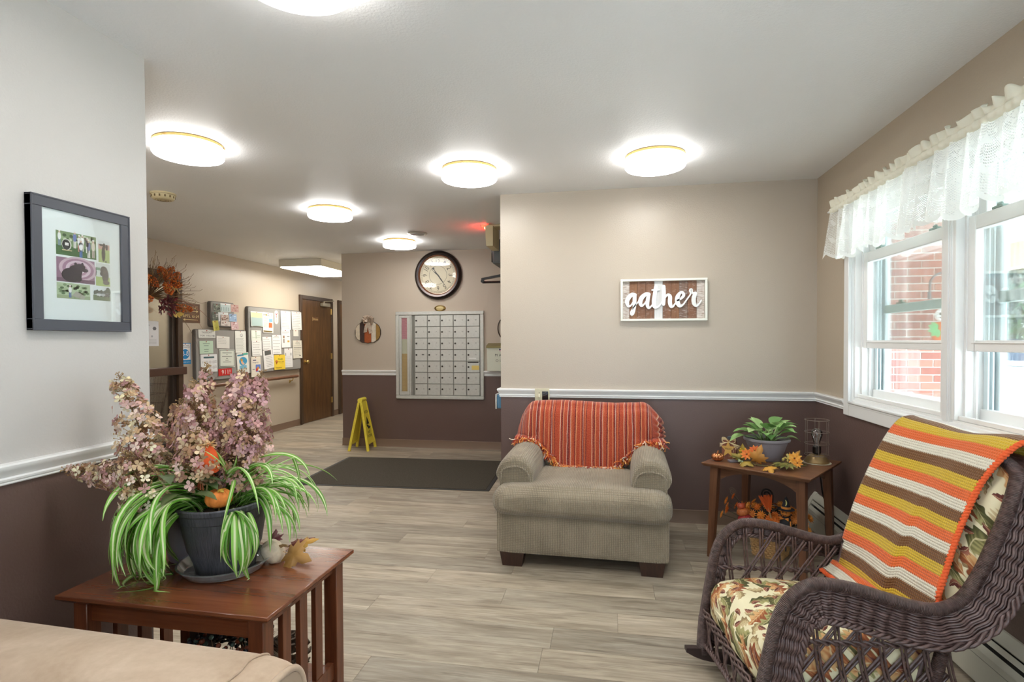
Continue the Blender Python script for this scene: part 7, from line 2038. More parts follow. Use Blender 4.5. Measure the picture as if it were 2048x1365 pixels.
def pot_m():
    m = NT('charcoal_barrel_pot'); co = m.coord('Object'); s_ = m.new('ShaderNodeSeparateXYZ', {0: co})
    ang = m.math('ARCTAN2', s_.outputs[1], s_.outputs[0]); vv = m.new('ShaderNodeCombineXYZ', {0: m.math('MULTIPLY', ang, 20.0), 1: m.math('MULTIPLY', s_.outputs[2], 9.0), 2: 0.0}).outputs[0]
    n = m.noise(vv, 1.6, 4, .6); m.base(m.ramp(n, [(.3, lin((42, 42, 47))), (.75, lin((84, 84, 90)))])); m.rough(.5); m.bump(n, .6, .004); return m.m
M_POTD = pot_m()
mb = MB(); mb.lathe([(0, 0), (.088, 0), (.092, .006), (.098, .04), (.109, .072), (.110, .076), (.113, .080), (.124, .14), (.131, .186), (.138, .190), (.142, .216), (.150, .222), (.152, .236), (.148, .240), (.140, .238), (.136, .215), (0, .205)], 56, cap=False, M=Matrix.Rotation(math.radians(2.5), 4, 'X')); mb.build('pot', M_POTD, t, sharp=.5)
mb = MB(); mb.lathe([(0, .214), (.134, .208)], 32, cap=False, fn=lambda a, r_, z: r_); mb.build('soil', MATS['potting_soil'], t)
def spider_m():
    m = NT('spider_leaf'); uv = m.coord('UV'); u = m.new('ShaderNodeSeparateXYZ', {0: uv}).outputs[0]
    d = m.math('ABSOLUTE', m.math('SUBTRACT', u, .5)); rv = m.new('ShaderNodeObjectInfo').outputs['Random']
    g = m.ramp(rv, [(0, lin((92, 152, 48))), (.5, lin((120, 180, 66))), (1, lin((144, 200, 88)))])
    c = m.mix(m.math('MULTIPLY', m.math('SUBTRACT', .17, d), 40.0, clamp=True), g, lin((222, 232, 184)))
    m.base(c); m.rough(.38); tr = m.new('ShaderNodeBsdfTranslucent', {0: c}); mx = m.new('ShaderNodeMixShader', {0: .22, 1: m.b.outputs[0], 2: tr.outputs[0]}); m.t.links.new(mx.outputs[0], m.out.inputs[0]); return m.m
M_SPID = spider_m()
r = random.Random(12)
def spider_leaf(p0, az, el, L, w, k_, twist=0.0, zmin=0.006, kink=None):
    p = Vector(p0); n = 22; st = L / n; e = el; rows = []; uvr = []; a = az; drift = r.uniform(-2.4, 2.4)
    for i in range(n + 1):
        u = i / n; d = Vector((math.cos(a) * math.cos(e), math.sin(a) * math.cos(e), math.sin(e)))
        side = Vector((-math.sin(a), math.cos(a), 0)); tw = twist * u; upv = side.cross(d)
        s2 = side * math.cos(tw) + upv * math.sin(tw); up2 = s2.cross(d)
        ww = w * (0.55 + 0.9 * u if u < .35 else (0.865 + .13 * math.sin((u - .35) / .65 * PI)) * (1 - ((u - .35) / .65) ** 3)) * .5 + .0004
        rows.append([p + s2 * ww + up2 * ww * .35, p.copy(), p - s2 * ww + up2 * ww * .35]); uvr.append([(0, u), (.5, u), (1, u)])
        if kink and abs(u - kink) < .5 / n: e -= 1.3
        p = p + d * st
        wy = PY + p.y; wx = PX + p.x
        if wx < XL + .02: p.x = XL + .02 - PX
        if p.z < zmin and -.35 < wx + 1.285 < .35 and -.25 < wy - 1.625 < .25: p.z = zmin + .002 * math.sin(i); e = max(e, -.05); drift = math.copysign(min(4.0, abs(drift) + .5), drift)
        elif e > -2.15: e -= k_ * st * (1.0 if e > -1.2 else .75)
        a += drift * st * (1 + 2 * u)
    mb = MB(); mb.grid(rows, uv=uvr); mb.build('leaf', M_SPID, t, sharp=3)
D2 = math.radians
groups = [  # az range, count, crown offset, elevation, length, curl
    ((180, 246), 46, (-.04, -.02), (.45, 1.35), (.30, .58), (5.6, 10.0)),
    ((200, 262), 26, (-.06, -.05), (.3, 1.2), (.22, .44), (7.0, 13.0)),
    ((160, 195), 14, (-.05, .02), (.8, 1.2), (.36, .50), (5.0, 7.0)),
    ((240, 266), 8, (-.05, -.05), (.9, 1.2), (.30, .42), (7.5, 10.0)),
    ((298, 330), 14, (.095, -.075), (.3, .8), (.20, .33), (10.0, 15.0)),
    ((-22, 45), 22, (.05, .01), (.6, 1.25), (.22, .35), (6.5, 10.5)),
    ((165, 262), 16, (-.02, -.02), (1.1, 1.4), (.42, .56), (6.0, 8.0)),
    ((45, 160), 18, (.0, .05), (.8, 1.3), (.3, .45), (4.5, 7.0)),
    ((-40, 225), 20, (-.01, .0), (1.15, 1.45), (.34, .50), (5.0, 7.5)),
    ((0, 360), 14, (.0, .0), (1.1, 1.5), (.16, .26), (3.0, 5.0))]
for (a0, a1), cnt, (ox, oy), (e0, e1), (l0, l1), (k0, k1) in groups:
    for k in range(cnt):
        az = D2(a0 + (a1 - a0) * (k + r.random()) / cnt); spider_leaf((ox + r.uniform(-.03, .03), oy + r.uniform(-.03, .03), .205), az, r.uniform(e0, e1), r.uniform(l0, l1), r.uniform(.014, .023), r.uniform(k0, k1), r.uniform(-.9, .9))
spider_leaf((.03, -.04, .21), D2(20), 1.0, .40, .017, 3.2, .3, kink=.62)
spider_leaf((.0, -.05, .21), D2(222), 1.1, .46, .019, 7.0, .2)
spider_leaf((-.02, -.08, .215), D2(262), 1.1, .40, .026, 10.0, .9)

t = thing('pumpkin_pick', 'small orange fabric pumpkin nestled in the spider plant pot', 'pumpkin', (PX + .03, PY - .07, EH + .228))
mb = MB(); pumpkin(mb, (0, 0, 0), .041, .062, 7, None); mb.build('body', simple('fabric_orange', (222, 128, 50), .7, var=.08, vscale=30, bump=.3, bscale=200), t, sharp=1.3)
mb = MB(); mb.tube([(0, 0, .052), (.002, 0, .064), (.008, 0, .072)], [.007, .006, .006], 8); mb.build('stem', simple('bark_brown', (110, 80, 50), .8), t)
mb = MB(); maple(mb, (.006, -.008, .062), (.9, -.5, .05), (.2, -.5, 1), .032, (200, 160, 60), .4); mb.build('leaf', M_LEAF, t, sharp=2)
mb = MB(); mb.tube([(0, 0, -.03), (0, 0, .02)], .003, 6); mb.build('stick', MATS['pick_stick'], t)

t = thing('scarecrow_pick', 'little scarecrow head pick with an orange hat behind the spider plant', 'decoration', (PX - .040, PY - .04, EH + .235), 0, rot=(0, D2(12), D2(-40)))
mb = MB(); mb.tube([(0, 0, 0), (0, 0, .10)], .003, 6); mb.build('stick', MATS['pick_stick'], t)
mb = MB(); mb.ell((0, 0, .115), (.024, .022, .026), 14, 10); mb.build('head', simple('burlap_tan', (206, 160, 112), .8, bump=.5, bscale=300), t)
mb = MB(); mb.lathe([(.040, .118), (.036, .124), (.030, .135), (.030, .15), (.024, .172), (.012, .195), (.005, .203), (0, .204)], 18, cap=False, fn=lambda a, r_, z: r_ * (1 + .10 * math.sin(3 * a + z * 60)), M=Matrix.Translation((0, 0, 0))); mb.build('hat', simple('hat_orange', (232, 92, 38), .8, bump=.5, bscale=60), t, sharp=1.5)
mb = MB()
for k in range(22):
    a = r.uniform(0, 2 * PI); d = Vector((math.cos(a), math.sin(a), r.uniform(.2, .9))) * r.uniform(.02, .045)
    blade(mb, (0, 0, .198), d.normalized(), (0, 0, 1), d.length, .008, r.choice([(224, 190, 140), (206, 166, 112)]), .5, 3)
mb.build('straw_top', M_LEAF, t, sharp=2)
mb = MB()
for k in range(22):
    a = r.uniform(0, 2 * PI); mb.tube([(.016 * math.cos(a), .016 * math.sin(a), .10), (.026 * math.cos(a), .026 * math.sin(a), .075), (.030 * math.cos(a + .2), .030 * math.sin(a + .2), .055)], .0022, 4)
for s_ in (-1, 1): mb.ell((s_ * .009, -.021, .118), .003, 6, 5)
mb.build('collar_straw', simple('collar_rust', (176, 96, 60), .8), t)

# ---- dried hydrangea bouquet in a vase
VX, VY = -1.475, 1.705
t = thing('hydrangea_bouquet', 'bouquet of dried pink and tan hydrangeas in a grey vase', 'flower arrangement', (VX, VY, EH))
mb = MB(); mb.lathe([(0, 0), (.055, 0), (.062, .01), (.066, .06), (.062, .13), (.056, .18), (.060, .195), (.056, .196), (.052, .18), (0, .17)], 32, cap=False); mb.build('vase', simple('lavender_grey_glaze', (140, 132, 146), .3), t)
r = random.Random(77)
TAN = [(196, 168, 132), (180, 148, 112), (160, 124, 94), (206, 184, 150), (150, 112, 92)]; PINK = [(196, 156, 150), (182, 138, 136), (204, 170, 162), (166, 124, 122), (208, 180, 168)]; MAUVE = [(184, 144, 148), (164, 122, 128), (196, 160, 164), (150, 112, 112)]; CREAM = [(222, 212, 184), (208, 198, 164), (226, 204, 190)]
def floret(mb, c, up, R_, col):
    up = Vector(up).normalized(); a0 = up.orthogonal().normalized(); b0 = up.cross(a0); ph = r.uniform(0, PI)
    for k in range(4):
        a = ph + PI / 2 * k + r.uniform(-.15, .15); d = a0 * math.cos(a) + b0 * math.sin(a); s_ = up.cross(d); cu_ = r.uniform(-.1, .35)
        q = lambda x, y: c + d * (x * R_) + s_ * (y * R_) + up * (cu_ * x * x * R_)
        sh = r.uniform(.95, 1.2); cc = lin(tuple(min(255, v * sh) for v in col))
        mb.add([q(0, 0), q(.45, .34), q(.85, .36), q(1.05, 0), q(.85, -.36), q(.45, -.34)], [(0, 1, 2, 3), (0, 3, 4, 5)], col=cc)
def panicle(base, tip, W, n, pals, R_=.0150, tipn=40):
    W *= 1.22; n = int(n * 1.15)
    base, tip = Vector(base) - Vector((VX, VY, EH)), Vector(tip) - Vector((VX, VY, EH)); ax = tip - base; L = ax.length; ax.normalize(); o1 = ax.orthogonal().normalized(); o2 = ax.cross(o1)
    mb = MB()
    for k in range(n):
        u = r.random() ** 1.15 * .92; rad = W * (1 - u * .82) * (0.55 + 0.45 * r.random() ** .4) * (min(1, .5 + u * 3)); a = r.uniform(0, 2 * PI)
        out = o1 * math.cos(a) + o2 * math.sin(a); c = base + ax * (u * L) + out * rad
        if VX + c.x < XL + .02: c.x = XL + .02 - VX
        floret(mb, c, out + ax * .4 + Vector((r.uniform(-.4, .4), r.uniform(-.4, .4), r.uniform(-.4, .4))), R_ * r.uniform(.75, 1.2), r.choice(r.choice(pals)))
    fh = mb.build('flower_head', M_PETAL, t, sharp=3); fh['kind'] = 'stuff'
    mb = MB(); mb.tube([Vector((0, 0, .16)) + o1 * .01, base * .7 + Vector((0, 0, .05)), base, tip], [.0035, .003, .003, .0015], 5, col=lin((120, 92, 60)))
    for k in range(tipn * 3):
        u = r.random(); a = r.uniform(0, 2 * PI); out = o1 * math.cos(a) + o2 * math.sin(a); c = base + ax * (u * L); e = c + (out + ax * .6) * (W * (1 - u * .85)) * r.uniform(.4, .95)
        if VX + e.x < XL + .02: e.x = XL + .02 - VX
        mb.tube([c, e], .0010, 3, col=lin(r.choice([(132, 104, 66), (160, 132, 86)]))); mb.ell(e, .0028, 4, 3, col=lin(r.choice([(170, 142, 96), (150, 120, 82)])))
    mb.build('stem', M_PRINT, fh, sharp=3)
panicle((-1.50, 1.58, .94), (-1.645, 1.60, 1.222), .085, 190, [TAN, TAN, PINK, CREAM])
panicle((-1.395, 1.66, .93), (-1.385, 1.64, 1.20), .085, 150, [PINK, PINK, TAN, MAUVE], tipn=30)
panicle((-1.42, 1.70, .98), (-1.40, 1.72, 1.25), .06, 60, [TAN, PINK], tipn=70)
panicle((-1.30, 1.72, .95), (-1.272, 1.73, 1.235), .085, 200, [PINK, MAUVE, TAN])
panicle((-1.26, 1.74, .90), (-1.225, 1.78, 1.22), .075, 120, [PINK, MAUVE])
panicle((-1.47, 1.53, .885), (-1.735, 1.485, .915), .062, 130, [TAN, CREAM, PINK], .0135)
panicle((-1.42, 1.50, .80), (-1.50, 1.48, .98), .085, 130, [CREAM, TAN, TAN, PINK], .014)
panicle((-1.34, 1.60, .86), (-1.33, 1.58, 1.04), .095, 170, [TAN, TAN, PINK])
panicle((-1.25, 1.70, .84), (-1.23, 1.66, 1.02), .09, 150, [PINK, MAUVE, TAN])
panicle((-1.52, 1.63, .84), (-1.58, 1.60, 1.0), .085, 120, [TAN, PINK, CREAM])
panicle((-1.46, 1.72, .95), (-1.50, 1.70, 1.12), .085, 110, [TAN, TAN, PINK])
panicle((-1.33, 1.80, .88), (-1.30, 1.82, 1.05), .09, 110, [PINK, MAUVE])
for k in range(16):
    a = r.uniform(0, 2 * PI); mb = MB(); blade(mb, (r.uniform(-.05, .2), r.uniform(-.2, .05), r.uniform(.24, .40)), (math.cos(a), math.sin(a), .2), (0, 0, 1), .09, .045, r.choice([(84, 100, 62), (104, 116, 76)]), .9, 5); mb.build('leaf', M_LEAF, t, sharp=2)

# ---- white pumpkin with maple leaves
t = thing('white_pumpkin', 'small cream white ribbed pumpkin with twisted stem on the end table', 'pumpkin', (-1.150, 1.720, EH), 0)
mb = MB(); tl = Matrix.Translation((0, 0, .026)) @ Matrix.Rotation(D2(-24), 4, 'X') @ Matrix.Rotation(D2(48), 4, 'Y') @ Matrix.Translation((0, 0, -.033)); pumpkin(mb, (0, 0, .010), .045, .066, 9, None, dent=.13, tilt=tl); mb.build('body', simple('cream_pumpkin', (214, 196, 170), .6, var=.10, vscale=50, bump=.4, bscale=140), t, sharp=1.4)
mb = MB(); M = Matrix.Translation((0, 0, .010)) @ tl; mb.tube([(0, 0, .056), (.004, .002, .070), (.013, 0, .080), (.02, .004, .082)], [.007, .005, .004, .003], 8, M=M); mb.build('stem', simple('dry_stem', (134, 104, 64), .7), t)
for i, (x, y, fx, fy, fz, L, c, lab) in enumerate([(-1.092, 1.715, .97, -.22, -.10, .105, (186, 138, 74), 'tan maple leaf lying flat on the end table right of the white pumpkin'), (-1.125, 1.79, .6, .6, .25, .085, (120, 50, 40), 'dark red maple leaf standing behind the white pumpkin'), (-1.11, 1.80, .9, .3, .35, .08, (206, 156, 62), 'yellow maple leaf curled up behind the white pumpkin'), (-1.205, 1.80, -.3, .6, .5, .07, (104, 34, 44), 'wine red leaf cluster between the pot and the white pumpkin')]):
    lf_ = thing('maple_leaf', lab, 'leaf', (x, y, EH + (.006 if i == 0 else .012)))
    mb = MB(); maple(mb, (0, 0, .030 if i == 0 else .016), (fx, fy, fz), (-.1, -.75, .65) if i == 0 else (-fz, -.5, 1), L, c, .06 if i == 0 else .2); mb.build('blade', M_LEAF, lf_, sharp=2)

# ---- berry wreath candle and pine cones on the shelf
t = thing('berry_wreath', 'wreath of copper and teal berries around an orange pumpkin on the end table shelf', 'wreath', (-1.235, 1.60, .136))
mb = MB(); pumpkin(mb, (.06, .0, 0), .075, .13, 8, None); mb.build('pumpkin', simple('shelf_pumpkin', (206, 130, 62), .4), t, sharp=1.3)
mb = MB(); mb.box(-.125, -.07, -.03, .03, 0, .30, .004); mb.build('candle_holder', simple('dark_holder', (40, 34, 36), .5), t)
r = random.Random(9)
mb = MB(); mb2 = MB(); mb3 = MB()
for k in range(260):
    a = r.uniform(0, 2 * PI); q = Vector((.005 + .105 * math.cos(a), .085 * math.sin(a), .15 + .08 * r.random())) + Vector((r.uniform(-.025, .025), r.uniform(-.025, .025), r.uniform(-.02, .035)))
    mb.ell(q, r.uniform(.0065, .009), 8, 6, col=lin(r.choice([(150, 86, 66), (92, 54, 50), (60, 84, 82), (44, 46, 56), (120, 66, 52), (78, 104, 98)])))
    mb2.tube([(.005 + .10 * math.cos(a), .08 * math.sin(a), .16), q], .0015, 4)
for k in range(110):
    a = r.uniform(0, 2 * PI); p = Vector((.005 + .10 * math.cos(a), .08 * math.sin(a), .17)); blade(mb3, p, (r.uniform(-1, 1), r.uniform(-1, 1), r.uniform(-.1, .8)), (0, 0, 1), .055, .018, r.choice([(50, 66, 60), (64, 60, 50), (60, 34, 36)]), .4, 4)
be = mb.build('berries', petal_mat('berry_gloss', .18, 0.0), t, sharp=3); be['kind'] = 'stuff'
mb2.build('twigs', simple('twig_brown', (92, 70, 52), .7), t); fo = mb3.build('greenery', M_LEAF, t, sharp=2); fo['kind'] = 'stuff'
def cone(loc, lab, s_, lean):
    t = thing('pine_cone', lab, 'pine cone', loc, 0, 'silvered pine cones on the end table shelf', rot=(lean, 0, 0)); mb = MB()
    for k in range(70):
        u = k / 70; a = k * 2.399; rad = s_ * (.32 * math.sin(PI * (.12 + .85 * u)) + .03); p = Vector((rad * .5 * math.cos(a), rad * .5 * math.sin(a), s_ * (.06 + 1.0 * u))); d = Vector((math.cos(a), math.sin(a), .55 + u)).normalized(); sd = Vector((-math.sin(a), math.cos(a), 0)); w_ = s_ * .10
        up = sd.cross(d); mb.hexa([p - sd * w_ * .4 - up * .001, p + sd * w_ * .4 - up * .001, p + sd * w_ * .4 + up * .001, p - sd * w_ * .4 + up * .001], [p + d * rad - sd * w_ - up * .002, p + d * rad + sd * w_ - up * .002, p + d * rad + sd * w_ + up * .003, p + d * rad - sd * w_ + up * .003])
    mb.build('scales', simple('silvered_cone', (150, 136, 120), .3, .6), t, sharp=.5)
cone((-1.075, 1.53, .137), 'silvered pine cone on the end table shelf nearer the sofa arm', .12, 0.0)
cone((-1.085, 1.70, .137), 'silvered pine cone on the end table shelf near the far leg', .17, 0.0)

# ================================================================ SOFA (only its near arm and corner reach the picture)
def suede():
    t = NT('tan_suede'); p = t.coord('Object'); n = t.noise(p, 5, 4, .6, dist=.6); f = t.noise(p, 60, 3)
    c = t.ramp(t.math('ADD', t.math('MULTIPLY', n, .8), t.math('MULTIPLY', f, .2)), [(.32, lin((168, 144, 120))), (.68, lin((202, 180, 158)))])
    t.base(c); t.rough(.95); t.b.inputs['Specular IOR Level'].default_value = .12; t.b.inputs['Sheen Weight'].default_value = .6; t.b.inputs['Sheen Tint'].default_value = (*lin((226, 212, 200)), 1); t.bump(f, .15, .003); return t.m
M_SUE = suede()
t = thing('sofa', 'tan suede sofa with rounded piped arm, in the near left corner of the photo', 'sofa', (-1.75, 0.20, 0))
AY0, AY1, AXF = .76, 1.035, 1.02            # local: arm spans y, front at x
mb = MB(); rows = []
def asec(x, k):
    cy, hw = (AY0 + AY1) / 2, (AY1 - AY0) / 2 * k; top = .612 - .030 * (x / AXF); sec = []
    for (u, z) in [(-1, .10), (-1, .30), (-1, .44), (-.97, .50), (-.88, .555), (-.68, .595), (-.35, .612), (0, .615), (.35, .612), (.68, .595), (.88, .555), (.97, .50), (1, .44), (1, .30), (1, .10)]:
        zz = z if z < .4 else .4 + (z - .4) * (top - .4) / .215 * k
        sec.append((x, cy + u * hw, zz))
    return [tuple(q) for q in spline(sec, 3)]
for x, k in ((0.02, 1), (.2, 1.0), (.4, 1.0), (.6, 1.0), (.8, 1.0), (.9, 1.0), (.955, .99), (.985, .965), (1.005, .93), (1.012, .90)): rows.append(asec(x, k))
mb.grid(rows); mb.poly(rows[-1]); arm = mb.build('arm', M_SUE, t, sharp=1.2)
fp = [(q[1], q[2]) for q in asec(1.012, .86)]
mb = MB(); mb.tube([(1.014, y_, z) for y_, z in [(q[1], q[2]) for q in asec(1.012, .90)]], .0085, 8); mb.build('piping', M_SUE, arm, sharp=3)
mb = MB(); mb.prism([(y_, z) for y_, z in fp], 1.008, 1.018, M=Matrix(((0, 0, 1, 0), (1, 0, 0, 0), (0, 1, 0, 0), (0, 0, 0, 1)))); mb.build('arm_front', simple('suede_shaded', (176, 156, 136), .95), arm)
mb = MB(); mb.tube([(.93 + .004 * math.sin(i), q[1], q[2] + .001) for i, q in enumerate(asec(.93, 1.002))], .003, 6); mb.build('seam', M_SUE, arm, sharp=3)
mb = MB(); soft_box(mb, .0, .26, -.9, .80, .12, .82, .07, 5, (.01, .02, .01)); mb.build('backrest', M_SUE, t, sharp=2)
mb = MB(); soft_box(mb, .17, .34, -.1, .752, .42, .80, .06, 5, (.02, .01, .01)); mb.build('back_cushion', M_SUE, t, sharp=2)
mb = MB(); mb.tube([(.20, .757, .45), (.19, .763, .60), (.20, .757, .75), (.27, .755, .79), (.32, .757, .74), (.325, .76, .60), (.31, .757, .47)], .009, 8, True); mb.build('cushion_piping', M_SUE, t, sharp=3)
mb = MB(); soft_box(mb, .24, .99, -.9, .758, .27, .45, .06, 5, (.01, .01, .02)); mb.build('seat_cushion', M_SUE, t, sharp=2)
mb = MB(); mb.box(.03, .97, -.9, .78, .07, .28, .015); mb.build('base', M_SUE, t)
for x in (.08, .92):
    for y_ in (-.84, .98):
        mb = MB(); mb.box(x - .03, x + .03, y_ - .03, y_ + .03, 0, .10, .004); mb.build('leg', M_FOOT, t)
# ================================================================ LACE VALANCES
def lace_mat(name, open_):
    t = NT(name); uv = t.coord('UV'); s_ = t.new('ShaderNodeSeparateXYZ', {0: uv}); u, v = s_.outputs[0], s_.outputs[1]
    # u, v in metres on the flat cloth; v = 0 at the bottom edge
    base = lin((244, 244, 238))
    df = t.new('ShaderNodeBsdfDiffuse', {0: base}); tl = t.new('ShaderNodeBsdfTranslucent', {0: lin((246, 248, 248))})
    cl = t.new('ShaderNodeMixShader', {0: .28, 1: df.outputs[0], 2: tl.outputs[0]})
    if not open_:
        t.t.links.new(cl.outputs[0], t.out.inputs[0]); return t.m
    tr = t.new('ShaderNodeBsdfTransparent')
    fine = t.math('MULTIPLY', t.math('SINE', t.math('MULTIPLY', u, 2 * PI / .0095)), t.math('SINE', t.math('MULTIPLY', v, 2 * PI / .0105)))
    net = t.math('GREATER_THAN', fine, .25)
    # zones where the mesh is open: around repeated motifs
    cu_ = t.math('SUBTRACT', t.math('FRACT', t.math('MULTIPLY', u, 1 / .11)), .5); cv_ = t.math('SUBTRACT', t.math('FRACT', t.math('MULTIPLY', v, 1 / .11)), .5)
    rad = t.math('SQRT', t.math('ADD', t.math('MULTIPLY', cu_, cu_), t.math('MULTIPLY', cv_, cv_))); ang = t.math('ARCTAN2', cv_, cu_)
    petal = t.math('ADD', .26, t.math('MULTIPLY', t.math('SINE', t.math('MULTIPLY', ang, 6.0)), .07))
    motif = t.math('LESS_THAN', rad, petal); ringz = t.math('LESS_THAN', t.math('ABSOLUTE', t.math('SUBTRACT', rad, .15)), .03); corner = t.math('GREATER_THAN', t.math('ADD', t.math('ABSOLUTE', cu_), t.math('ABSOLUTE', cv_)), .82)
    openz = t.math('MAXIMUM', t.math('MULTIPLY', t.math('SUBTRACT', 1.0, motif), t.math('SUBTRACT', 1.0, corner)), ringz)
    edge = t.math('LESS_THAN', v, .022)
    openz = t.math('MULTIPLY', openz, t.math('SUBTRACT', 1.0, edge))
    op = t.math('MULTIPLY', t.math('MULTIPLY', net, openz), .85)
    sheer = t.math('ADD', .06, t.math('MULTIPLY', op, 1.0), clamp=True)
    mx = t.new('ShaderNodeMixShader', {0: sheer, 1: cl.outputs[0], 2: tr.outputs[0]})
    t.t.links.new(mx.outputs[0], t.out.inputs[0]); return t.m
M_LACE = lace_mat('lace_net', True); M_HEAD = simple('valance_ivory', (234, 232, 214), .8)
VXP = 1.352
def valance(label, y0, y1, seed, dx=0.0):
    t = thing('lace_valance', label, 'curtain', (VXP - dx, (y0 + y1) / 2, 2.120), -PI / 2, 'white lace window valances')
    w = y1 - y0; r = random.Random(seed); n = 300; full = 1.55
    ph = [r.uniform(0, 6) for _ in range(6)]
    def fold(x, k):     # k 0 at rod .. 1 at hem
        return (.010 + .014 * k) * math.sin(x * 62 + ph[0] + .8 * math.sin(x * 9)) + (.006 + .012 * k) * math.sin(x * 27 + ph[1]) + .004 * math.sin(x * 130 + ph[2]) * (1 - k)
    P = []; UV = []
    m = 16
    for i in range(n + 1):
        x = -w / 2 + w * i / n; row, ru = [], []
        uu = x * full
        sc = .030 * abs(math.sin(PI * uu / .085)) ** .7 + .006 * math.sin(uu * 40)
        for j in range(m + 1):
            k = j / m; L = .285 + sc - .012 * math.sin(x * 14 + ph[3])
            z = -.018 - (L - .018) * k
            row.append((x + .01 * math.sin(x * 62 + ph[0]) * k, fold(x, k) - .012 * k, z)); ru.append((uu, (1 - k) * L))
        P.append(row); UV.append(ru)
    mb = MB(); mb.grid(P, uv=UV); mb.build('lace_panel', M_LACE, t, sharp=3)
    P = []; P2 = []
    for i in range(n + 1):
        x = -w / 2 + w * i / n; g = math.sin(x * 88 + ph[4]) + .6 * math.sin(x * 33 + ph[5])
        row = []
        for j in range(7):
            k = j / 6; row.append((x + .006 * g * k, -.004 + (.003 + .013 * k) * math.sin(x * 95 + ph[2] + 1.6 * math.sin(x * 21)) , .012 + (.040 + .012 * g * .6) * k))
        P.append(row)
        row = []
        for j in range(9):
            a = -PI / 2 + 2 * PI * j / 8 * .999; row.append((x, -.001 + (.0135 + .003 * math.sin(x * 150 + ph[0]) + .002 * math.sin(x * 61)) * math.cos(a), -.004 + .018 * math.sin(a)))
        P2.append(row)
    mb = MB(); mb.shell(P, .0012); mb.build('ruffle', M_HEAD, t, sharp=3)
    mb = MB(); mb.grid(P2); mb.build('rod_pocket', M_HEAD, t, sharp=3)
valance('white lace valance over the left window, ending by the brick view', 2.745, 3.662, 1)
valance('white lace valance over the right window, cut by the photo edge', 1.68, 2.775, 2, .012)
t = thing('curtain_rod', 'white curtain rod carrying the lace valances', 'curtain rod', (VXP - .004, 2.2, 2.116), -PI / 2)
mb = MB(); mb.tube([(-1.505, .070, 0), (-1.505, 0, 0), (1.3, 0, 0), (1.3, .070, 0)], .006, 8); mb.build('rod', M_TRIM, t)

# ================================================================ OUTSIDE
def ground_m():
    t = NT('pale_concrete'); t.base(t.ramp(t.noise(t.pos(), 2.0, 4), [(.3, lin((196, 194, 188))), (.7, lin((216, 214, 208)))])); t.rough(.8); return t.m
mb = MB(); mb.box(1.6, 160, -60, 160, -.30, -.12); struct(mb.build('ground', ground_m()))
# brick wing
BWY = 5.42; BX0, BX1 = 1.62, 3.16
mb = MB(); mb.box(BX0, BX1 - .006, BWY + .008, BWY + .2, -.15, 2.39); bw = struct(mb.build('wall_brick', simple('mortar', (226, 222, 214), .9)))
bms = [simple('brick_a', (172, 112, 100), .8, var=.12, vscale=18), simple('brick_b', (160, 102, 92), .8, var=.12, vscale=18), simple('brick_c', (178, 124, 110), .8, var=.12, vscale=18)]
r = random.Random(8); BL, BHH, JT = .203, .057, .0107
def brick_mesh(L, m):
    b = MB(); b.box(-L / 2, L / 2, 0, .05, 0, BHH, .002); return b.mesh('brick', m)
meshes = [brick_mesh(BL, m) for m in bms]; halfm = [brick_mesh(BL / 2 - .005, m) for m in bms]
for row in range(31):
    z = .27 + row * (BHH + JT)
    x = BX1 - (0 if row % 2 else (BL + JT) / 2)
    if not row % 2:
        o = bpy.data.objects.new('brick', r.choice(halfm)); COL.objects.link(o); o.parent = bw; o.location = (BX1 - BL / 4 + .0025, BWY, z)
        x = BX1 - BL / 2 - .005
        x -= JT * .5
    while x - BL > 1.70:
        o = bpy.data.objects.new('brick', r.choice(meshes)); COL.objects.link(o); o.parent = bw; o.location = (x - BL / 2, BWY + r.uniform(-.001, .002), z)
        x -= BL + JT
mb = MB(); mb.box(2.55, 2.67, BWY - .012, BWY + .01, .815, .86, .003); ut = tag(mb.build('wall_plate', simple('plate_pale', (226, 226, 222), .5)), 'small pale plate low on the brick wall outside', 'plate')
# ribbed porch ceiling: each board a piece
pc = struct(MB().box(1.60, 4.55, -3.0, 12.0, 2.40, 2.46).build('porch_ceiling', simple('soffit_back', (224, 224, 224), .6)))
sm = MB(); sm.box(-1.46, 1.46, -.072, .072, -.012, .0, .003); smesh = sm.mesh('soffit_board', simple('soffit_white', (236, 238, 240), .5))
for k in range(98):
    o = bpy.data.objects.new('soffit_board', smesh); COL.objects.link(o); o.parent = pc; o.location = (3.07, -2.9 + .152 * k, 2.40)
mb = MB(); mb.box(4.40, 4.58, -3.0, 12.0, 2.12, 2.47, .004); struct(mb.build('porch_beam', simple('beam_beige', (222, 206, 180), .6)))
mb = MB(); mb.box(4.42, 4.54, 11.0, 11.12, -.12, 2.12, .004); struct(mb.build('porch_post', simple('post_white', (232, 232, 230), .5)))
# shepherd hook and hanging pumpkin figure
t = thing('garden_hook', 'grey curved hanger hook in front of the brick wall outside', 'hook', (2.718, 5.10, -.12))
mb = MB(); pts = [(.12, 0, 0), (.12, 0, 1.80)] + [(.02 + .10 * math.cos(a), 0, 1.90 + .10 * math.sin(a)) for a in [PI * k / 10 for k in range(0, 11)]] + [(-.08, 0, 1.86), (-.085, 0, 1.82)]
mb.tube(spline(pts, 4), .009, 8); mb.tube([(-.085, 0, 1.84), (-.085, 0, 1.78)], .013, 8); mb.build('rod', simple('hook_grey', (110, 120, 126), .5), t)
t = thing('pumpkin_ghost_flag', 'white smiling ghost in an orange pumpkin hanging before the brick wall', 'decoration', (2.71, 5.09, 1.43))
mb = MB(); mb.ell((.02, 0, .095), (.062, .02, .058), 18, 10); hd = mb.build('ghost_head', simple('ghost_white', (238, 238, 236), .6), t)
mb = MB()
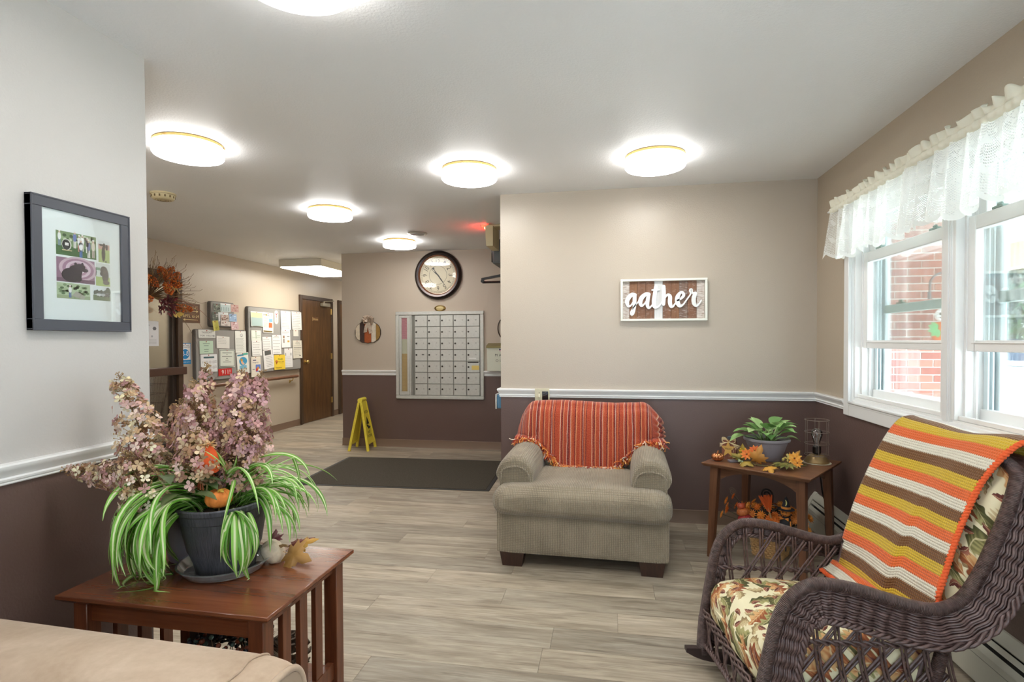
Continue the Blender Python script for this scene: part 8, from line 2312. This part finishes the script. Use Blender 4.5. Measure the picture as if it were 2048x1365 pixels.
for x in (-.006, .034): mb.ell((x, -.019, .105), (.010, .004, .013), 8, 6)
mb.tube([(-.012, -.020, .078), (.004, -.022, .070), (.024, -.022, .068), (.040, -.020, .076)], .003, 6); mb.build('ghost_face', M_BLACK, hd)
mb = MB(); M = Matrix.Scale(.4, 4, (0, 1, 0)); pumpkin(mb, (0.03, 0, -.13), .105, .18, 8, None, tilt=M); mb.build('pumpkin_body', simple('flag_orange', (230, 120, 60), .6), t, sharp=1.3)
mb = MB()
for a in (-2.9, -2.2, -1.5, 2.7, 2.2): blade(mb, (-.045, -.045, -.02), (math.cos(a), -.1, math.sin(a)), (0, -1, 0), .075, .05, (110, 190, 120), .2, 5, .0)
mb.build('green_leaf', M_LEAF, t, sharp=2)
mb = MB(); mb.tube([(.02, 0, .15), (-.077, .01, .255)], .002, 4); mb.build('string', M_BLACK, t)
# trees across the lot: trunk and leaf crown
r = random.Random(55)
def tree(x, y, H, R_, label, c):
    t = thing('tree', label, 'tree', (x, y, -.12)); mb = MB()
    mb.tube([(0, 0, 0), (.05, 0, H * .3), (0, .05, H * .6)], [.22, .16, .08], 8)
    for k in range(5):
        a = k * 1.3; mb.tube([(0, 0, H * (.3 + .05 * k)), (R_ * .6 * math.cos(a), R_ * .6 * math.sin(a), H * (.55 + .06 * k))], [.08, .03], 6)
    mb.build('trunk', simple('bark_grey', (120, 106, 92), .9), t)
    mb = MB()
    for k in range(2600):
        d = Vector((r.gauss(0, 1), r.gauss(0, 1), r.gauss(0, 1))).normalized(); rad = r.random() ** .4
        q = Vector((d.x * R_ * rad, d.y * R_ * rad, H * .46 + d.z * H * .46 * rad)); e1 = Vector((r.gauss(0, 1), r.gauss(0, 1), r.gauss(0, 1))).normalized() * .42; e2 = e1.orthogonal().normalized() * .26; cc = tuple(min(255, v * r.uniform(.75, 1.25)) for v in c)
        mb.add([q - e1, q + e2, q + e1, q - e2], [(0, 1, 2, 3)], col=lin(cc))
    o = mb.build('leaves', M_LEAF, t, sharp=3); o['kind'] = 'stuff'
tree(26.5, 44.5, 12.5, 4.6, 'green leafy tree behind the parked car, left of the pale pole', (71, 96, 62))
tree(34.8, 55.5, 12.0, 4.2, 'green leafy tree right of the pale pole outside', (81, 105, 71))
tree(50.0, 82.0, 17.0, 7.0, 'large bluish green tree farthest across the lot', (76, 99, 81))
tree(39.0, 66.5, 15.0, 4.8, 'tall tree beside the brick wing, far across the lot', (88, 109, 76))
t = thing('light_pole', 'pale pole standing between the trees outside', 'pole', (24.6, 39.6, -.12)); mb = MB(); mb.tube([(0, 0, 0), (0, 0, 5.5)], .07, 10); mb.lathe([(0, 0), (.16, 0), (.16, .06), (.08, .10), (0, .1)], 14); mb.build('shaft', simple('pole_pale', (214, 216, 214), .5), t)
# parked car
t = thing('parked_car', 'dark blue parked car seen through the right window', 'car', (20.9, 33.2, -.12), math.radians(150))
M_CAR = simple('car_navy', (38, 44, 66), .2, .3); M_TYRE = simple('tyre_black', (26, 26, 27), .8)
body = [(-2.2, .34), (-2.25, .62), (-2.1, .80), (-1.3, .90), (-.72, 1.36), (-.3, 1.45), (.75, 1.42), (1.35, 1.05), (1.95, .98), (2.2, .82), (2.22, .40), (1.82, .32), (1.7, .58), (1.4, .70), (1.1, .58), (.98, .30), (-.98, .30), (-1.1, .58), (-1.4, .70), (-1.7, .58), (-1.82, .32)]
mb = MB(); mb.prism(body[::-1], -.86, .86, M=RX); mb.build('body', M_CAR, t, sharp=.9)
mb = MB()
for sy in (-1, 1):
    for pts in ([(-1.1, .93), (-.66, 1.32), (-.28, 1.39), (.12, 1.39), (.12, .95)], [(.18, .95), (.18, 1.39), (.72, 1.36), (1.15, 1.03)]): mb.prism(pts[::-1], (.855 if sy > 0 else -.87), (.87 if sy > 0 else -.855), M=RX)
mb.hexa([(-1.34, -.74, .90), (-1.28, -.74, .93), (-1.28, .74, .93), (-1.34, .74, .90)], [(-.77, -.68, 1.35), (-.70, -.68, 1.38), (-.70, .68, 1.38), (-.77, .68, 1.35)])
mb.build('window_glass', simple('car_glass', (30, 36, 42), .08), t)
for x in (-1.4, 1.4):
    for sy in (-1, 1):
        mb = MB(); W_ = Matrix.Translation((x, sy * .80, .32)) @ RX; mb.lathe([(0, -.10), (.28, -.10), (.32, -.07), (.32, .07), (.28, .10), (0, .10)], 24, M=W_); wh = mb.build('wheel', M_TYRE, t)
        mb = MB()
        mb.lathe([(0, -.105), (.06, -.108), (.19, -.104), (.20, -.09)], 20, M=W_, cap=False); mb.lathe([(.20, .09), (.19, .104), (.06, .108), (0, .105)], 20, M=W_, cap=False); mb.build('hubcap', MATS['dull_silver'], wh)
mb = MB()
for sy in (-1, 1): mb.ell((-2.16, sy * .62, .70), (.06, .16, .07), 10, 6)
mb.build('headlight', simple('lamp_clear', (224, 228, 232), .1), t)
